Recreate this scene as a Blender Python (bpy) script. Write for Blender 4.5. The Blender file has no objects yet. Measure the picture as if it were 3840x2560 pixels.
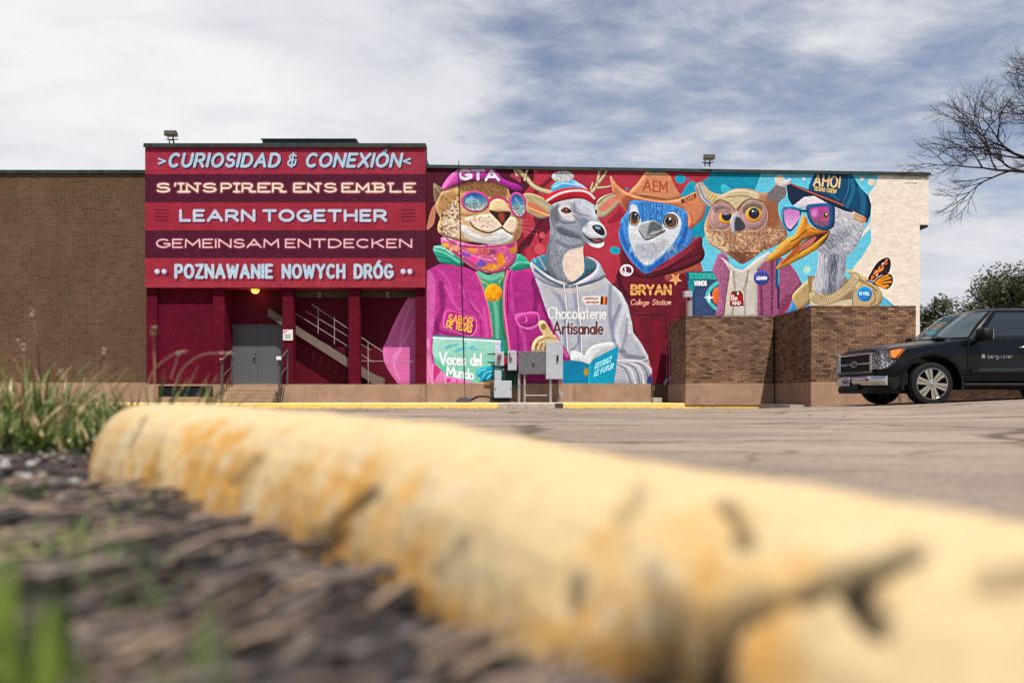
import bpy, math, random
import numpy as np
from mathutils import Vector, Matrix, noise as mnoise
random.seed(5)
SC = bpy.context.scene
COL = SC.collection
R = math.radians
# ---------------------------------------------------------------- camera
cam = bpy.data.cameras.new('camera'); camo = bpy.data.objects.new('camera', cam); COL.objects.link(camo)
camo.location = (0, 0, .5); camo.rotation_euler = (R(90), 0, 0)
cam.sensor_width = 36; cam.lens = 24; cam.shift_y = 192/3840
cam.clip_start = .02; cam.clip_end = 4000
cam.dof.use_dof = True; cam.dof.focus_distance = 21; cam.dof.aperture_fstop = 2.0; cam.dof.aperture_blades = 0
SC.camera = camo
# ---------------------------------------------------------------- light
SUN = Vector((-.42, 1.0, -2.35)).normalized()
sun = bpy.data.lights.new('sun', 'SUN'); suno = bpy.data.objects.new('sun', sun); COL.objects.link(suno)
sun.energy = 5.0; sun.angle = R(.6); sun.color = (1.0, .945, .87)
suno.rotation_euler = SUN.to_track_quat('-Z', 'Y').to_euler(); suno.location = (10, -10, 30)
world = bpy.data.worlds.new('World'); SC.world = world; world.use_nodes = True
wn, wl = world.node_tree.nodes, world.node_tree.links
wn.clear()
SKY_S = .070
def W(t, **k):
    n = wn.new(t)
    for a, b in k.items(): setattr(n, a, b)
    return n
sky = W('ShaderNodeTexSky', sky_type='NISHITA', sun_disc=False, sun_elevation=math.asin(-SUN.z), sun_rotation=math.atan2(-SUN.x, -SUN.y), altitude=100, air_density=1.0, dust_density=.4, ozone_density=2.5)
tc = W('ShaderNodeTexCoord'); sep = W('ShaderNodeSeparateXYZ'); wl.new(tc.outputs['Generated'], sep.inputs[0])
def wm(op, a, b=None, c=None, clamp=False):
    n = W('ShaderNodeMath', operation=op, use_clamp=clamp)
    for i, v in enumerate((a, b, c)):
        if v is None: continue
        if isinstance(v, (int, float)): n.inputs[i].default_value = v
        else: wl.new(v, n.inputs[i])
    return n.outputs[0]
zz = wm('ADD', wm('MAXIMUM', sep.outputs[2], 0.0), .16)
cu, cvv = wm('DIVIDE', sep.outputs[0], zz), wm('DIVIDE', sep.outputs[1], zz)
comb = W('ShaderNodeCombineXYZ'); wl.new(cu, comb.inputs[0]); wl.new(cvv, comb.inputs[1])
def wnoise(scale, detail, rough, rot=0, sc=(1, 1, 1), off=(0, 0, 0), dist=0):
    m = W('ShaderNodeMapping'); wl.new(comb.outputs[0], m.inputs[0]); m.inputs['Rotation'].default_value = (0, 0, rot); m.inputs['Scale'].default_value = sc; m.inputs['Location'].default_value = off
    n = W('ShaderNodeTexNoise'); wl.new(m.outputs[0], n.inputs[0]); n.inputs['Scale'].default_value = scale; n.inputs['Detail'].default_value = detail; n.inputs['Roughness'].default_value = rough; n.inputs['Distortion'].default_value = dist
    return n.outputs[0]
big = wnoise(.9, 3, .5, off=(3.3, 1.2, 0))                  # where the sheet is thick
wisp = wnoise(2.1, 10, .60, rot=R(-30), sc=(.75, 1.25, 1), off=(1.1, 4.0, 0), dist=.5)
puff = wnoise(5.2, 9, .58, rot=R(-30), sc=(.8, 1.15, 1), off=(6.3, 2.0, 0), dist=.3)
fine = wnoise(13, 8, .6, rot=R(-35), sc=(.7, 1.3, 1), off=(.3, 2.0, 0), dist=.4)
def bell(x0, y0, rx, ry):
    dx = wm('DIVIDE', wm('SUBTRACT', cu, x0), rx); dy = wm('DIVIDE', wm('SUBTRACT', cvv, y0), ry)
    return wm('POWER', 2.718, wm('MULTIPLY', wm('ADD', wm('MULTIPLY', dx, dx), wm('MULTIPLY', dy, dy)), -1.))
left = wm('MULTIPLY', wm('ADD', cu, .05), -1.3)             # the cloud bank thickens westward (to the left)
lef = wm('MINIMUM', wm('MAXIMUM', left, -.10), .8)
fade = W('ShaderNodeMapRange', interpolation_type='SMOOTHSTEP'); wl.new(cvv, fade.inputs[0]); fade.inputs[1].default_value = .1; fade.inputs[2].default_value = 1.2
fadw = W('ShaderNodeMapRange', interpolation_type='SMOOTHSTEP'); wl.new(wm('ADD', cu, wm('MULTIPLY', cvv, 1.7)), fadw.inputs[0]); fadw.inputs[1].default_value = -1.2; fadw.inputs[2].default_value = .8
lef = wm('MULTIPLY', lef, wm('MULTIPLY', fade.outputs[0], fadw.outputs[0]))      # bank ahead and to the left, faded out of view to cut fill light
gaps = wm('ADD', wm('MULTIPLY', bell(.30, 1.75, .42, .55), .18), wm('MULTIPLY', bell(1.25, 1.35, .40, .8), .24))   # two openings in the sheet
gaps = wm('ADD', gaps, wm('MULTIPLY', bell(-.02, 2.45, .30, .35), .14))
low = wm('MULTIPLY', wm('SUBTRACT', .30, wm('MINIMUM', sep.outputs[2], .30)), 1.3)      # thicker towards the horizon
south = wm('MULTIPLY', wm('MINIMUM', wm('MAXIMUM', wm('ADD', cvv, -.9), -3.), 0.), .28)   # the sheet thins out towards the sun, shaped to lower the fill light
dens = wm('ADD', wm('ADD', wm('MULTIPLY', big, .40), wm('MULTIPLY', wisp, .95)), wm('ADD', wm('MULTIPLY', puff, .75), wm('MULTIPLY', fine, .32)))
dens = wm('SUBTRACT', wm('ADD', wm('ADD', wm('ADD', dens, lef), low), south), gaps)
cov = W('ShaderNodeMapRange', interpolation_type='SMOOTHSTEP'); wl.new(dens, cov.inputs[0]); cov.inputs[1].default_value = .70; cov.inputs[2].default_value = 1.34
shade = W('ShaderNodeMapRange'); wl.new(wm('ADD', wm('MULTIPLY', puff, .5), wm('ADD', wm('MULTIPLY', lef, .35), wm('MULTIPLY', wisp, .9))), shade.inputs[0]); shade.inputs[1].default_value = .50; shade.inputs[2].default_value = 1.12; shade.inputs[3].default_value = 0; shade.inputs[4].default_value = 1
cc = W('ShaderNodeMix', data_type='RGBA'); wl.new(shade.outputs[0], cc.inputs[0])
cc.inputs[6].default_value = (5.0, 5.15, 5.75, 1); cc.inputs[7].default_value = (7.5, 7.5, 7.55, 1)
sk = W('ShaderNodeMix', data_type='RGBA', blend_type='MULTIPLY'); sk.inputs[0].default_value = 1; wl.new(sky.outputs[0], sk.inputs[6]); sk.inputs[7].default_value = (1.5, 1.18, 1.02, 1)
mx = W('ShaderNodeMix', data_type='RGBA'); wl.new(cov.outputs[0], mx.inputs[0]); wl.new(sk.outputs[2], mx.inputs[6]); wl.new(cc.outputs[2], mx.inputs[7])
bg = W('ShaderNodeBackground'); bg.inputs[1].default_value = SKY_S; wl.new(mx.outputs[2], bg.inputs[0])
wo = W('ShaderNodeOutputWorld'); wl.new(bg.outputs[0], wo.inputs[0])
vs = SC.view_settings; vs.view_transform = 'Standard'; vs.look = 'None'; vs.exposure = .80; vs.gamma = 1; vs.use_curve_mapping = False
SC.render.engine = 'CYCLES'; SC.cycles.use_denoising = True; SC.cycles.max_bounces = 6; SC.cycles.sample_clamp_indirect = 6
# ---------------------------------------------------------------- painter
import numpy as np
RNG = np.random.default_rng(11)
def box1(a, r, ax):
    if r < 1: return a
    n = a.shape[ax]; pad = [(0,0)]*a.ndim; pad[ax] = (r+1, r)
    c = np.cumsum(np.pad(a, pad, mode='edge'), axis=ax, dtype=np.float64)
    s = [slice(None)]*a.ndim; t = [slice(None)]*a.ndim
    s[ax] = slice(2*r+1, 2*r+1+n); t[ax] = slice(0, n)
    return ((c[tuple(s)]-c[tuple(t)])/(2*r+1)).astype(np.float32)
def blur(a, s):
    r = max(1, int(round(s*0.98)))
    for _ in range(3): a = box1(box1(a, r, 0), r, 1)
    return a
def vnoise(h, w, cell, seed=0, octaves=3):
    g = np.random.default_rng(seed); out = np.zeros((h, w), np.float32); amp = 1.; tot = 0
    for o in range(octaves):
        c = max(2., cell/2**o); gh, gw = int(h/c)+3, int(w/c)+3
        n = g.random((gh, gw)).astype(np.float32)
        y = np.arange(h)/c; x = np.arange(w)/c
        yi = y.astype(int); xi = x.astype(int); fy = (y-yi)[:, None]; fx = (x-xi)[None]
        fy = fy*fy*(3-2*fy); fx = fx*fx*(3-2*fx)
        a = n[yi][:, xi]; b = n[yi][:, xi+1]; c2 = n[yi+1][:, xi]; d = n[yi+1][:, xi+1]
        out += amp*((a*(1-fx)+b*fx)*(1-fy)+(c2*(1-fx)+d*fx)*fy); tot += amp; amp *= .55
    return out/tot*2-1
def crom(pts, closed=True, k=6):
    p = np.asarray(pts, float); n = len(p)
    if n < 3: return p
    out = []
    rng = range(n) if closed else range(n-1)
    for i in rng:
        if closed: a, b, c, d = p[i-1], p[i], p[(i+1) % n], p[(i+2) % n]
        else: a, b, c, d = p[max(i-1, 0)], p[i], p[i+1], p[min(i+2, n-1)]
        for t in np.arange(k)/k:
            out.append(.5*((2*b)+(c-a)*t+(2*a-5*b+4*c-d)*t*t+(3*b-a-3*c+d)*t**3))
    if not closed: out.append(p[-1])
    return np.array(out)
def C(c): return np.array(c, np.float32)/255.
class Canvas:
    """A flat painting: arrays in paint space, 'tf' maps authoring points to pixels."""
    def __init__(s, w, h, base, tf=None, scale=1.):
        s.w, s.h = w, h; s.a = np.empty((h, w, 3), np.float32); s.a[:] = C(base)
        s.tf = tf or (lambda p: p); s.k = scale
        s.n1 = vnoise(h, w, 26, 1, 4); s.n2 = vnoise(h, w, 7, 2, 2)
    def sub(s, frame):                      # authoring frame: (ox, oy, zoom)
        s.fr = frame; return s
    def P(s, pts):
        p = np.asarray(pts, float).reshape(-1, 2)
        ox, oy, z = s.fr
        return s.tf(np.stack([p[:, 0]/z+ox, p[:, 1]/z+oy], 1))
    def S(s, r): return r/s.fr[2]*s.k       # length to pixels
    def mask(s, q, m=2):
        x0 = int(max(0, np.floor(q[:, 0].min())-m)); x1 = int(min(s.w, np.ceil(q[:, 0].max())+m+1))
        y0 = int(max(0, np.floor(q[:, 1].min())-m)); y1 = int(min(s.h, np.ceil(q[:, 1].max())+m+1))
        if x1-x0 < 1 or y1-y0 < 1: return None
        H, W = y1-y0, x1-x0; acc = np.zeros((H, W+2), np.float32); SS = 2
        a = q; b = np.roll(q, -1, 0)
        for j in range(H*SS):
            y = y0+(j+.5)/SS
            c = (a[:, 1] <= y) != (b[:, 1] <= y)
            if not c.any(): continue
            aa, bb = a[c], b[c]
            xs = np.sort(aa[:, 0]+(y-aa[:, 1])/(bb[:, 1]-aa[:, 1])*(bb[:, 0]-aa[:, 0]))-x0
            xs = np.clip(xs, 0, W)
            row = acc[j//SS]
            for u, v in zip(xs[0::2], xs[1::2]):
                for e, sg in ((u, 1), (v, -1)):
                    i = int(e); f = e-i
                    row[i] += sg*(1-f); row[i+1] += sg*f
        return x0, y0, np.clip(np.cumsum(acc, 1)[:, :W]/SS, 0, 1)
    def put(s, x0, y0, m, col, al=1.):
        H, W = m.shape; v = s.a[y0:y0+H, x0:x0+W]; m = (m*al)[..., None]
        v += (col-v)*m
    def poly(s, pts, col, smooth=True, al=1., soft=0, col2=None, dirn=(0, 1), vol=.0, volw=14, tex=.05, clip=None, light=(-.5, -.8), ret=False):
        q = s.P(pts)
        if smooth: q = crom(q)
        sf = s.S(soft)
        M = s.mask(q, int(3*sf)+2)
        if M is None: return None
        x0, y0, m = M
        if sf > .6: m = blur(m, sf)
        H, W = m.shape
        if clip is not None: m = m*clip[y0:y0+H, x0:x0+W]
        c = np.broadcast_to(C(col), (H, W, 3)).copy()
        if col2 is not None:
            d = q@np.array(dirn, float); lo, hi = d.min(), d.max()
            yy, xx = np.mgrid[0:H, 0:W]; t = ((xx+x0)*dirn[0]+(yy+y0)*dirn[1]-lo)/(hi-lo+1e-6)
            t = np.clip(t, 0, 1)[..., None]; c = c*(1-t)+C(col2)*t
        if tex: c *= (1+tex*(s.n1[y0:y0+H, x0:x0+W]*.8+s.n2[y0:y0+H, x0:x0+W]*.3))[..., None]
        if vol:
            b = blur(np.pad(m, 12), s.S(volw)); gy, gx = np.gradient(b)
            g = (gx*light[0]*-1+gy*light[1]*-1)[12:-12, 12:-12]*s.S(volw)*2.2
            c = c*(1+vol*np.clip(g, -1.2, 1.0))[..., None]
        s.put(x0, y0, m, np.clip(c, 0, 1), al)
        if ret:
            full = np.zeros((s.h, s.w), np.float32); full[y0:y0+H, x0:x0+W] = m; return full
    def ell(s, cx, cy, rx, ry, col, rot=0, **k):
        t = np.linspace(0, 2*np.pi, 28, endpoint=False); r = np.radians(rot)
        x = rx*np.cos(t); y = ry*np.sin(t)
        return s.poly(np.stack([cx+x*np.cos(r)-y*np.sin(r), cy+x*np.sin(r)+y*np.cos(r)], 1), col, smooth=False, **k)
    def raw_stroke(s, q, w, col, al=1., w2=None, soft=.7, clip=None):
        n = len(q); w2 = w if w2 is None else w2
        R = max(w, w2)/2+2+soft*2
        x0 = int(max(0, q[:, 0].min()-R)); x1 = int(min(s.w, q[:, 0].max()+R+1))
        y0 = int(max(0, q[:, 1].min()-R)); y1 = int(min(s.h, q[:, 1].max()+R+1))
        if x1 <= x0 or y1 <= y0: return
        m = np.zeros((y1-y0, x1-x0), np.float32)
        for i in range(n-1):
            a, b = q[i], q[i+1]; wa = (w+(w2-w)*i/(n-1))/2; wb = (w+(w2-w)*(i+1)/(n-1))/2
            u0 = int(max(x0, min(a[0], b[0])-R)); u1 = int(min(x1, max(a[0], b[0])+R+1))
            v0 = int(max(y0, min(a[1], b[1])-R)); v1 = int(min(y1, max(a[1], b[1])+R+1))
            if u1 <= u0 or v1 <= v0: continue
            X = np.arange(u0, u1)[None]+.5-a[0]; Y = np.arange(v0, v1)[:, None]+.5-a[1]
            d = b-a; L = d@d+1e-9; t = np.clip((X*d[0]+Y*d[1])/L, 0, 1)
            dist = np.hypot(X-t*d[0], Y-t*d[1])
            mm = np.clip((wa+(wb-wa)*t-dist)/(2*soft)+.5, 0, 1)
            ms = m[v0-y0:v1-y0, u0-x0:u1-x0]; np.maximum(ms, mm, out=ms)
        if w < 1 or w2 < 1: pass
        if clip is not None: m = m*clip[y0:y1, x0:x1]
        s.put(x0, y0, m, C(col), al)
    def line(s, pts, w, col, w2=None, smooth=True, al=1., soft=None, clip=None):
        q = s.P(pts)
        if smooth and len(q) > 2: q = crom(q, False)
        s.raw_stroke(q, s.S(w), col, al, None if w2 is None else s.S(w2), .7 if soft is None else max(.7, s.S(soft)), clip)
    def fur(s, msk, n, L, w, cols, ang, jit=25, al=.8, curve=0):
        """short hair strokes over a full mask; ang = degrees or f(x, y) in pixels"""
        ys, xs = np.nonzero(msk > .5)
        if len(ys) == 0: return
        i = RNG.integers(0, len(ys), n)
        L = s.S(L); w = s.S(w)
        for y, x in zip(ys[i], xs[i]):
            a = np.radians((ang(x, y) if callable(ang) else ang)+RNG.normal()*jit)
            l = L*RNG.uniform(.5, 1.2); c = cols[RNG.integers(len(cols))]
            q = np.array([[x, y], [x+np.cos(a)*l*.5, y+np.sin(a)*l*.5], [x+np.cos(a+curve)*l, y+np.sin(a+curve)*l]])
            s.raw_stroke(q, w, c, al*RNG.uniform(.4, 1), w*.3, .6, msk)
# ---------------------------------------------------------------- stroke lettering
def arc(cx, cy, rx, ry, a0, a1, n=12):
    t = np.radians(np.linspace(a0, a1, n)); return [(cx+rx*np.cos(u), cy-ry*np.sin(u)) for u in t]
def _glyphs():
    G = {}   # unit box, y down, 0..1 ; value: (advance width, [polylines])
    G['A'] = (.9, [[(0, 1), (.45, 0), (.9, 1)], [(.17, .66), (.73, .66)]])
    G['B'] = (.72, [[(0, 0), (0, 1)], [(0, 0), (.4, 0)]+arc(.4, .235, .27, .235, 90, -90)+[(0, .47)], [(0, .47), (.42, .47)]+arc(.42, .735, .3, .265, 90, -90)+[(0, 1)]])
    G['C'] = (.78, [arc(.42, .5, .42, .5, 50, 310, 22)])
    G['D'] = (.8, [[(0, 0), (0, 1), (.3, 1)]+arc(.3, .5, .5, .5, -90, 90, 16)+[(0, 0)]])
    G['E'] = (.62, [[(.62, 0), (0, 0), (0, 1), (.62, 1)], [(0, .48), (.52, .48)]])
    G['F'] = (.6, [[(.6, 0), (0, 0), (0, 1)], [(0, .48), (.5, .48)]])
    G['G'] = (.85, [arc(.43, .5, .43, .5, 48, 325, 22)+[(.85, .8), (.85, .55), (.5, .55)]])
    G['H'] = (.76, [[(0, 0), (0, 1)], [(.76, 0), (.76, 1)], [(0, .48), (.76, .48)]])
    G['I'] = (.0, [[(0, 0), (0, 1)]])
    G['K'] = (.75, [[(0, 0), (0, 1)], [(.72, 0), (.02, .56)], [(.25, .4), (.75, 1)]])
    G['L'] = (.6, [[(0, 0), (0, 1), (.6, 1)]])
    G['M'] = (.95, [[(0, 1), (0.03, 0), (.475, .72), (.92, 0), (.95, 1)]])
    G['N'] = (.78, [[(0, 1), (0, 0), (.78, 1), (.78, 0)]])
    G['O'] = (.9, [arc(.45, .5, .45, .5, 0, 360, 28)])
    G['P'] = (.68, [[(0, 1), (0, 0), (.38, 0)]+arc(.38, .28, .3, .28, 90, -90)+[(0, .56)]])
    G['R'] = (.74, [[(0, 1), (0, 0), (.4, 0)]+arc(.4, .27, .3, .27, 90, -90)+[(0, .54)], [(.36, .54), (.74, 1)]])
    G['S'] = (.66, [arc(.34, .25, .3, .25, 30, 265, 14)+arc(.33, .74, .33, .26, 85, -155, 16)])
    G['T'] = (.78, [[(0, 0), (.78, 0)], [(.39, 0), (.39, 1)]])
    G['U'] = (.76, [[(0, 0), (0, .62)]+arc(.38, .62, .38, .38, 180, 360, 14)+[(.76, 0)]])
    G['V'] = (.86, [[(0, 0), (.43, 1), (.86, 0)]])
    G['W'] = (1.15, [[(0, 0), (.28, 1), (.575, .12), (.87, 1), (1.15, 0)]])
    G['X'] = (.78, [[(0, 0), (.78, 1)], [(.78, 0), (0, 1)]])
    G['Y'] = (.8, [[(0, 0), (.4, .5), (.8, 0)], [(.4, .5), (.4, 1)]])
    G['Z'] = (.7, [[(0, 0), (.7, 0), (0, 1), (.7, 1)]])
    G['Ó'] = (.9, [arc(.45, .5, .45, .5, 0, 360, 28), [(.38, -.14), (.6, -.3)]])
    G['&'] = (.7, [arc(.38, .25, .26, .22, 20, 250, 12)+[(.3, .48), (.45, .48)], arc(.34, .74, .32, .26, 95, 330, 14)+[(.66, .5)], [(.4, -.1), (.33, 1.12)]])
    G['>'] = (.42, [[(0, .28), (.42, .52), (0, .76)]])
    G['<'] = (.42, [[(.42, .28), (0, .52), (.42, .76)]])
    G["'"] = (.0, [[(.02, -.02), (-.02, .26)]])
    G[' '] = (.42, [])
    G['a'] = (.5, [arc(.25, .72, .25, .28, 0, 360, 16), [(.5, .44), (.5, 1)]])
    G['b'] = (.5, [[(0, 0), (0, 1)], arc(.25, .72, .25, .28, 0, 360, 16)])
    G['c'] = (.46, [arc(.26, .72, .26, .28, 50, 310, 14)])
    G['d'] = (.5, [arc(.25, .72, .25, .28, 0, 360, 16), [(.5, 0), (.5, 1)]])
    G['e'] = (.5, [[(0.02, .7), (.5, .7)]+arc(.25, .72, .25, .28, 0, 310, 16)])
    G['g'] = (.5, [arc(.25, .72, .25, .28, 0, 360, 16), [(.5, .44), (.5, 1.15)]+arc(.25, 1.15, .25, .2, 0, -150, 8)])
    G['h'] = (.46, [[(0, 0), (0, 1)], [(0, .7)]+arc(.23, .67, .23, .23, 180, 0, 8)+[(.46, 1)]])
    G['i'] = (.0, [[(0, .44), (0, 1)], [(0, .2), (0, .22)]])
    G['k'] = (.42, [[(0, 0), (0, 1)], [(.4, .44), (0, .74), (.42, 1)]])
    G['l'] = (.0, [[(0, 0), (0, 1)]])
    G['m'] = (.8, [[(0, .44), (0, 1)], [(0, .64)]+arc(.2, .64, .2, .2, 180, 0, 8)+[(.4, 1)], [(.4, .64)]+arc(.6, .64, .2, .2, 180, 0, 8)+[(.8, 1)]])
    G['n'] = (.46, [[(0, .44), (0, 1)], [(0, .68)]+arc(.23, .67, .23, .23, 180, 0, 8)+[(.46, 1)]])
    G['o'] = (.52, [arc(.26, .72, .26, .28, 0, 360, 18)])
    G['r'] = (.3, [[(0, .44), (0, 1)], [(0, .68)]+arc(.2, .66, .2, .2, 180, 60, 6)])
    G['s'] = (.4, [arc(.2, .58, .19, .14, 30, 260, 9)+arc(.2, .86, .2, .14, 90, -150, 10)])
    G['t'] = (.32, [[(.14, .15), (.14, .92), (.3, 1)], [(0, .44), (.32, .44)]])
    G['u'] = (.46, [[(0, .44), (0, .75)]+arc(.23, .77, .23, .23, 180, 360, 8)+[(.46, .44)], [(.46, .44), (.46, 1)]])
    G['w'] = (.7, [[(0, .44), (.17, 1), (.35, .5), (.53, 1), (.7, .44)]])
    G['y'] = (.5, [[(0, .44), (.25, 1)], [(.5, .44), (.15, 1.3)]])
    G['.'] = (.0, [[(0, .97), (0, 1)]])
    return G
GL = _glyphs()
def text_paths(txt, x0, y0, x1, y1, gap=.22, slant=0, serif=0, sq=0):
    """strokes of the text fitted to the box; serif = length of slab serifs"""
    adv = []; x = 0
    for ch in txt:
        w = GL[ch][0]*(1.35 if serif and ch == 'S' else 1); adv.append(x); x += w+gap
    tot = x-gap; H = y1-y0; sx = (x1-x0)/tot
    out = []
    for ch, ax in zip(txt, adv):
        gw = GL[ch][0]
        for pl in GL[ch][1]:
            q = np.array(pl, float)
            if serif and ch == 'S': q[:, 0] *= 1.35
            if sq and len(q) > 6:                       # squarer bowls
                pass
            px = x0+(q[:, 0]+ax)*sx+(1-q[:, 1])*slant*H; py = y0+q[:, 1]*H
            out.append(np.stack([px, py], 1))
            if serif and ch in 'INPRLMEBTHKD':
                for e in (0, -1):
                    ex, ey = q[e]
                    if ey in (0., 1.) and (len(q) < 7):
                        k = serif
                        out.append(np.array([[px[e]-k*sx, py[e]], [px[e]+k*sx, py[e]]]))
    return out
def letter(cv, txt, box, w, col, gap=.22, slant=0, serif=0, shadow=None, glow=None, outline=None, rot=0, shear=0):
    x0, y0, x1, y1 = box
    ps = text_paths(txt, x0, y0, x1, y1, gap, slant, serif)
    if rot or shear:
        cx, cy = (x0+x1)/2, (y0+y1)/2; r = np.radians(rot)
        f = []
        for p in ps:
            u = p-[cx, cy]; u[:, 1] += u[:, 0]*shear
            f.append(np.stack([cx+u[:, 0]*np.cos(r)-u[:, 1]*np.sin(r), cy+u[:, 0]*np.sin(r)+u[:, 1]*np.cos(r)], 1))
        ps = f
    if glow:
        for p in ps: cv.line(p, w*2.0, glow, smooth=False, al=.55, soft=w*.5)
    if shadow:
        dx, dy, sc, n = shadow
        for k in range(n, 0, -1):
            for p in ps: cv.line(p+[dx*k/n, dy*k/n], w, sc, smooth=False)
    if outline:
        for p in ps: cv.line(p, w*outline[0], outline[1], smooth=False)
    for p in ps: cv.line(p, w, col, smooth=False)
# ---------------------------------------------------------------- the wall painting
F_PX, HZ, CAMZ = 2560., 1472., .5          # design constants: metres <-> angles used when the place was surveyed
def m_at(x): return (x-1920.)/F_PX
def z_at(y, Y): return CAMZ+(HZ-y)/F_PX*Y
MW0, MW1 = np.array([-3.05, 24.4]), np.array([15.42, 25.26])
ML = float(np.hypot(*(MW1-MW0))); MD = (MW1-MW0)/ML
MZ0, MZ1, MRES = .78, 8.66, 130.
def mural_tf(p):
    m = m_at(p[:, 0]); s = (m*MW0[1]-MW0[0])/(MD[0]-m*MD[1])
    Y = MW0[1]+s*MD[1]; z = z_at(p[:, 1], Y)
    return np.stack([s*MRES, (MZ1-z)*MRES], 1)
def paint_mural():
    cv = Canvas(int(ML*MRES), int((MZ1-MZ0)*MRES), (172, 50, 70), mural_tf, MRES*24.6/F_PX)
    O = (0, 0, .6125); A = (1500, 600, 3.136); B = (1500, 1000, 2.851); D = (1900, 600, 3.136)
    E = (1900, 1000, 2.851); F = (2500, 600, 3.136); G = (2500, 950, 2.352); Hh = (2900, 600, 2.613)
    P, L, T = cv.poly, cv.line, letter
    # backdrop ------------------------------------------------
    cv.sub(O)
    P([(970, 370), (1230, 370), (1222, 440), (1190, 520), (1215, 560), (1185, 640), (970, 640)], (84, 14, 38), smooth=False)
    P([(1150, 640), (1215, 470), (1290, 430), (1390, 500), (1400, 620), (1280, 660)], (188, 62, 82), soft=8, al=.5)
    P([(1400, 400), (1560, 385), (1600, 430), (1440, 600), (1390, 560)], (186, 58, 78), soft=9, al=.5)
    P([(1225, 500), (1275, 455), (1300, 470), (1240, 560)], (112, 20, 46), smooth=False)
    L([(1258, 380), (1178, 510)], 14, (186, 52, 74), smooth=False)
    L([(1230, 440), (1280, 400), (1300, 380)], 12, (120, 22, 48), w2=3)
    L([(1212, 560), (1262, 470)], 12, (96, 14, 40), w2=2, smooth=False)
    cv.sub(A)
    L([(1750, 100), (1480, 420)], 78, (184, 52, 76), smooth=False)
    L([(1700, 690), (1380, 1085)], 26, (92, 12, 38), w2=80, smooth=False)
    P([(315, 820), (400, 740), (420, 520), (360, 600), (330, 720)], (196, 128, 104))
    P([(1290, 180), (1400, 140), (1420, 260), (1360, 230)], (168, 60, 86))
    for x, y, r in ((1640, 1045, 62), (1672, 885, 38), (1600, 130, 32)): cv.ell(x, y, r, r, (204, 82, 96))
    # cyan and teal side
    cv.sub(F)
    P([(1110, 60), (2500, 60), (2500, 1568), (300, 1568), (420, 1290), (350, 1000), (470, 860), (600, 700), (1020, 350)], (96, 198, 226), smooth=False, col2=(120, 206, 232), dirn=(.3, 1))
    P([(580, 100), (500, 190), (420, 250), (330, 270), (240, 290), (190, 370), (160, 430), (330, 420), (450, 540), (420, 690), (270, 820), (330, 900), (360, 1000), (460, 880), (600, 760), (900, 600), (1040, 340), (1080, 240), (1110, 150), (1115, 90)], (0, 146, 176), tex=.08)
    P([(640, 300), (690, 290), (760, 350), (700, 385), (645, 370)], (66, 186, 206))
    cv.ell(160, 225, 62, 54, (0, 158, 186)); cv.ell(252, 222, 22, 18, (90, 110, 170)); cv.ell(1645, 1290, 40, 40, (190, 226, 210)); P([(1585, 205), (1640, 205), (1612, 245)], (214, 226, 214), smooth=False)
    cv.sub(D)
    P([(1640, 110), (1850, 110), (1840, 160), (1700, 155), (1650, 140)], (0, 156, 176)); cv.ell(1275, 1062, 66, 46, (0, 158, 186), rot=10)
    P([(2060, 430), (2110, 300), (2195, 250), (2240, 400), (2150, 440)], (0, 156, 186)); cv.ell(1415, 340, 26, 14, (60, 130, 170)); cv.ell(2038, 222, 58, 52, (0, 156, 186))
    P([(1180, 740), (1300, 600), (1330, 560), (1380, 640), (1320, 720)], (150, 34, 58), soft=6)
    # cream wall
    cv.sub(Hh)
    cr = (238, 224, 208)
    P([(1045, 60), (1020, 170), (1000, 240), (930, 340), (960, 450), (950, 600), (880, 700), (820, 900), (770, 1100), (760, 1300), (800, 1500), (850, 2300), (1750, 2300), (1750, 60)], cr, smooth=False, tex=.02)
    P([(955, 665), (958, 800), (860, 960), (760, 1075), (640, 1090), (700, 860), (790, 880), (880, 740)], (108, 200, 226), smooth=False)
    cv.ell(962, 215, 36, 36, (226, 214, 190)); cv.ell(868, 185, 22, 20, (226, 214, 190)); cv.ell(905, 330, 14, 18, (150, 212, 222))
    # signature, rubbed brown
    for x in range(1240, 1400, 14): L([(x, 150+RNG.integers(-4, 4)), (x+6, 165+RNG.integers(0, 40))], 5, (176, 156, 128), al=.7)
    L([(1245, 152), (1440, 160), (1500, 172)], 6, (186, 166, 138), al=.8); L([(1285, 226), (1405, 228)], 9, (176, 156, 128), al=.8)
    # ================= leopard in the pink jacket =============
    cv.sub(B)
    mag, magd, magl = (186, 56, 142), (118, 20, 92), (222, 118, 184)
    jk = P([(283, 40), (330, 15), (420, -30), (600, -20), (680, 0), (830, 60), (900, 300), (975, 560), (985, 740), (985, 1245), (283, 1245)], mag, smooth=False, ret=True, tex=.14, col2=(196, 66, 152))
    jr = P([(1180, 20), (1300, 10), (1400, 40), (1470, 150), (1500, 280), (1600, 450), (1690, 620), (1750, 800), (1830, 950), (1825, 1030), (1750, 1110), (1690, 1160), (1690, 1245), (1190, 1245), (1150, 900), (1100, 560), (1110, 200)], (172, 44, 132), smooth=True, ret=True, tex=.14, vol=.3, volw=40)
    P([(283, 120), (340, 60), (380, 200), (370, 500), (350, 740), (283, 800)], magl, soft=8, al=.75, clip=jk)
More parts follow.
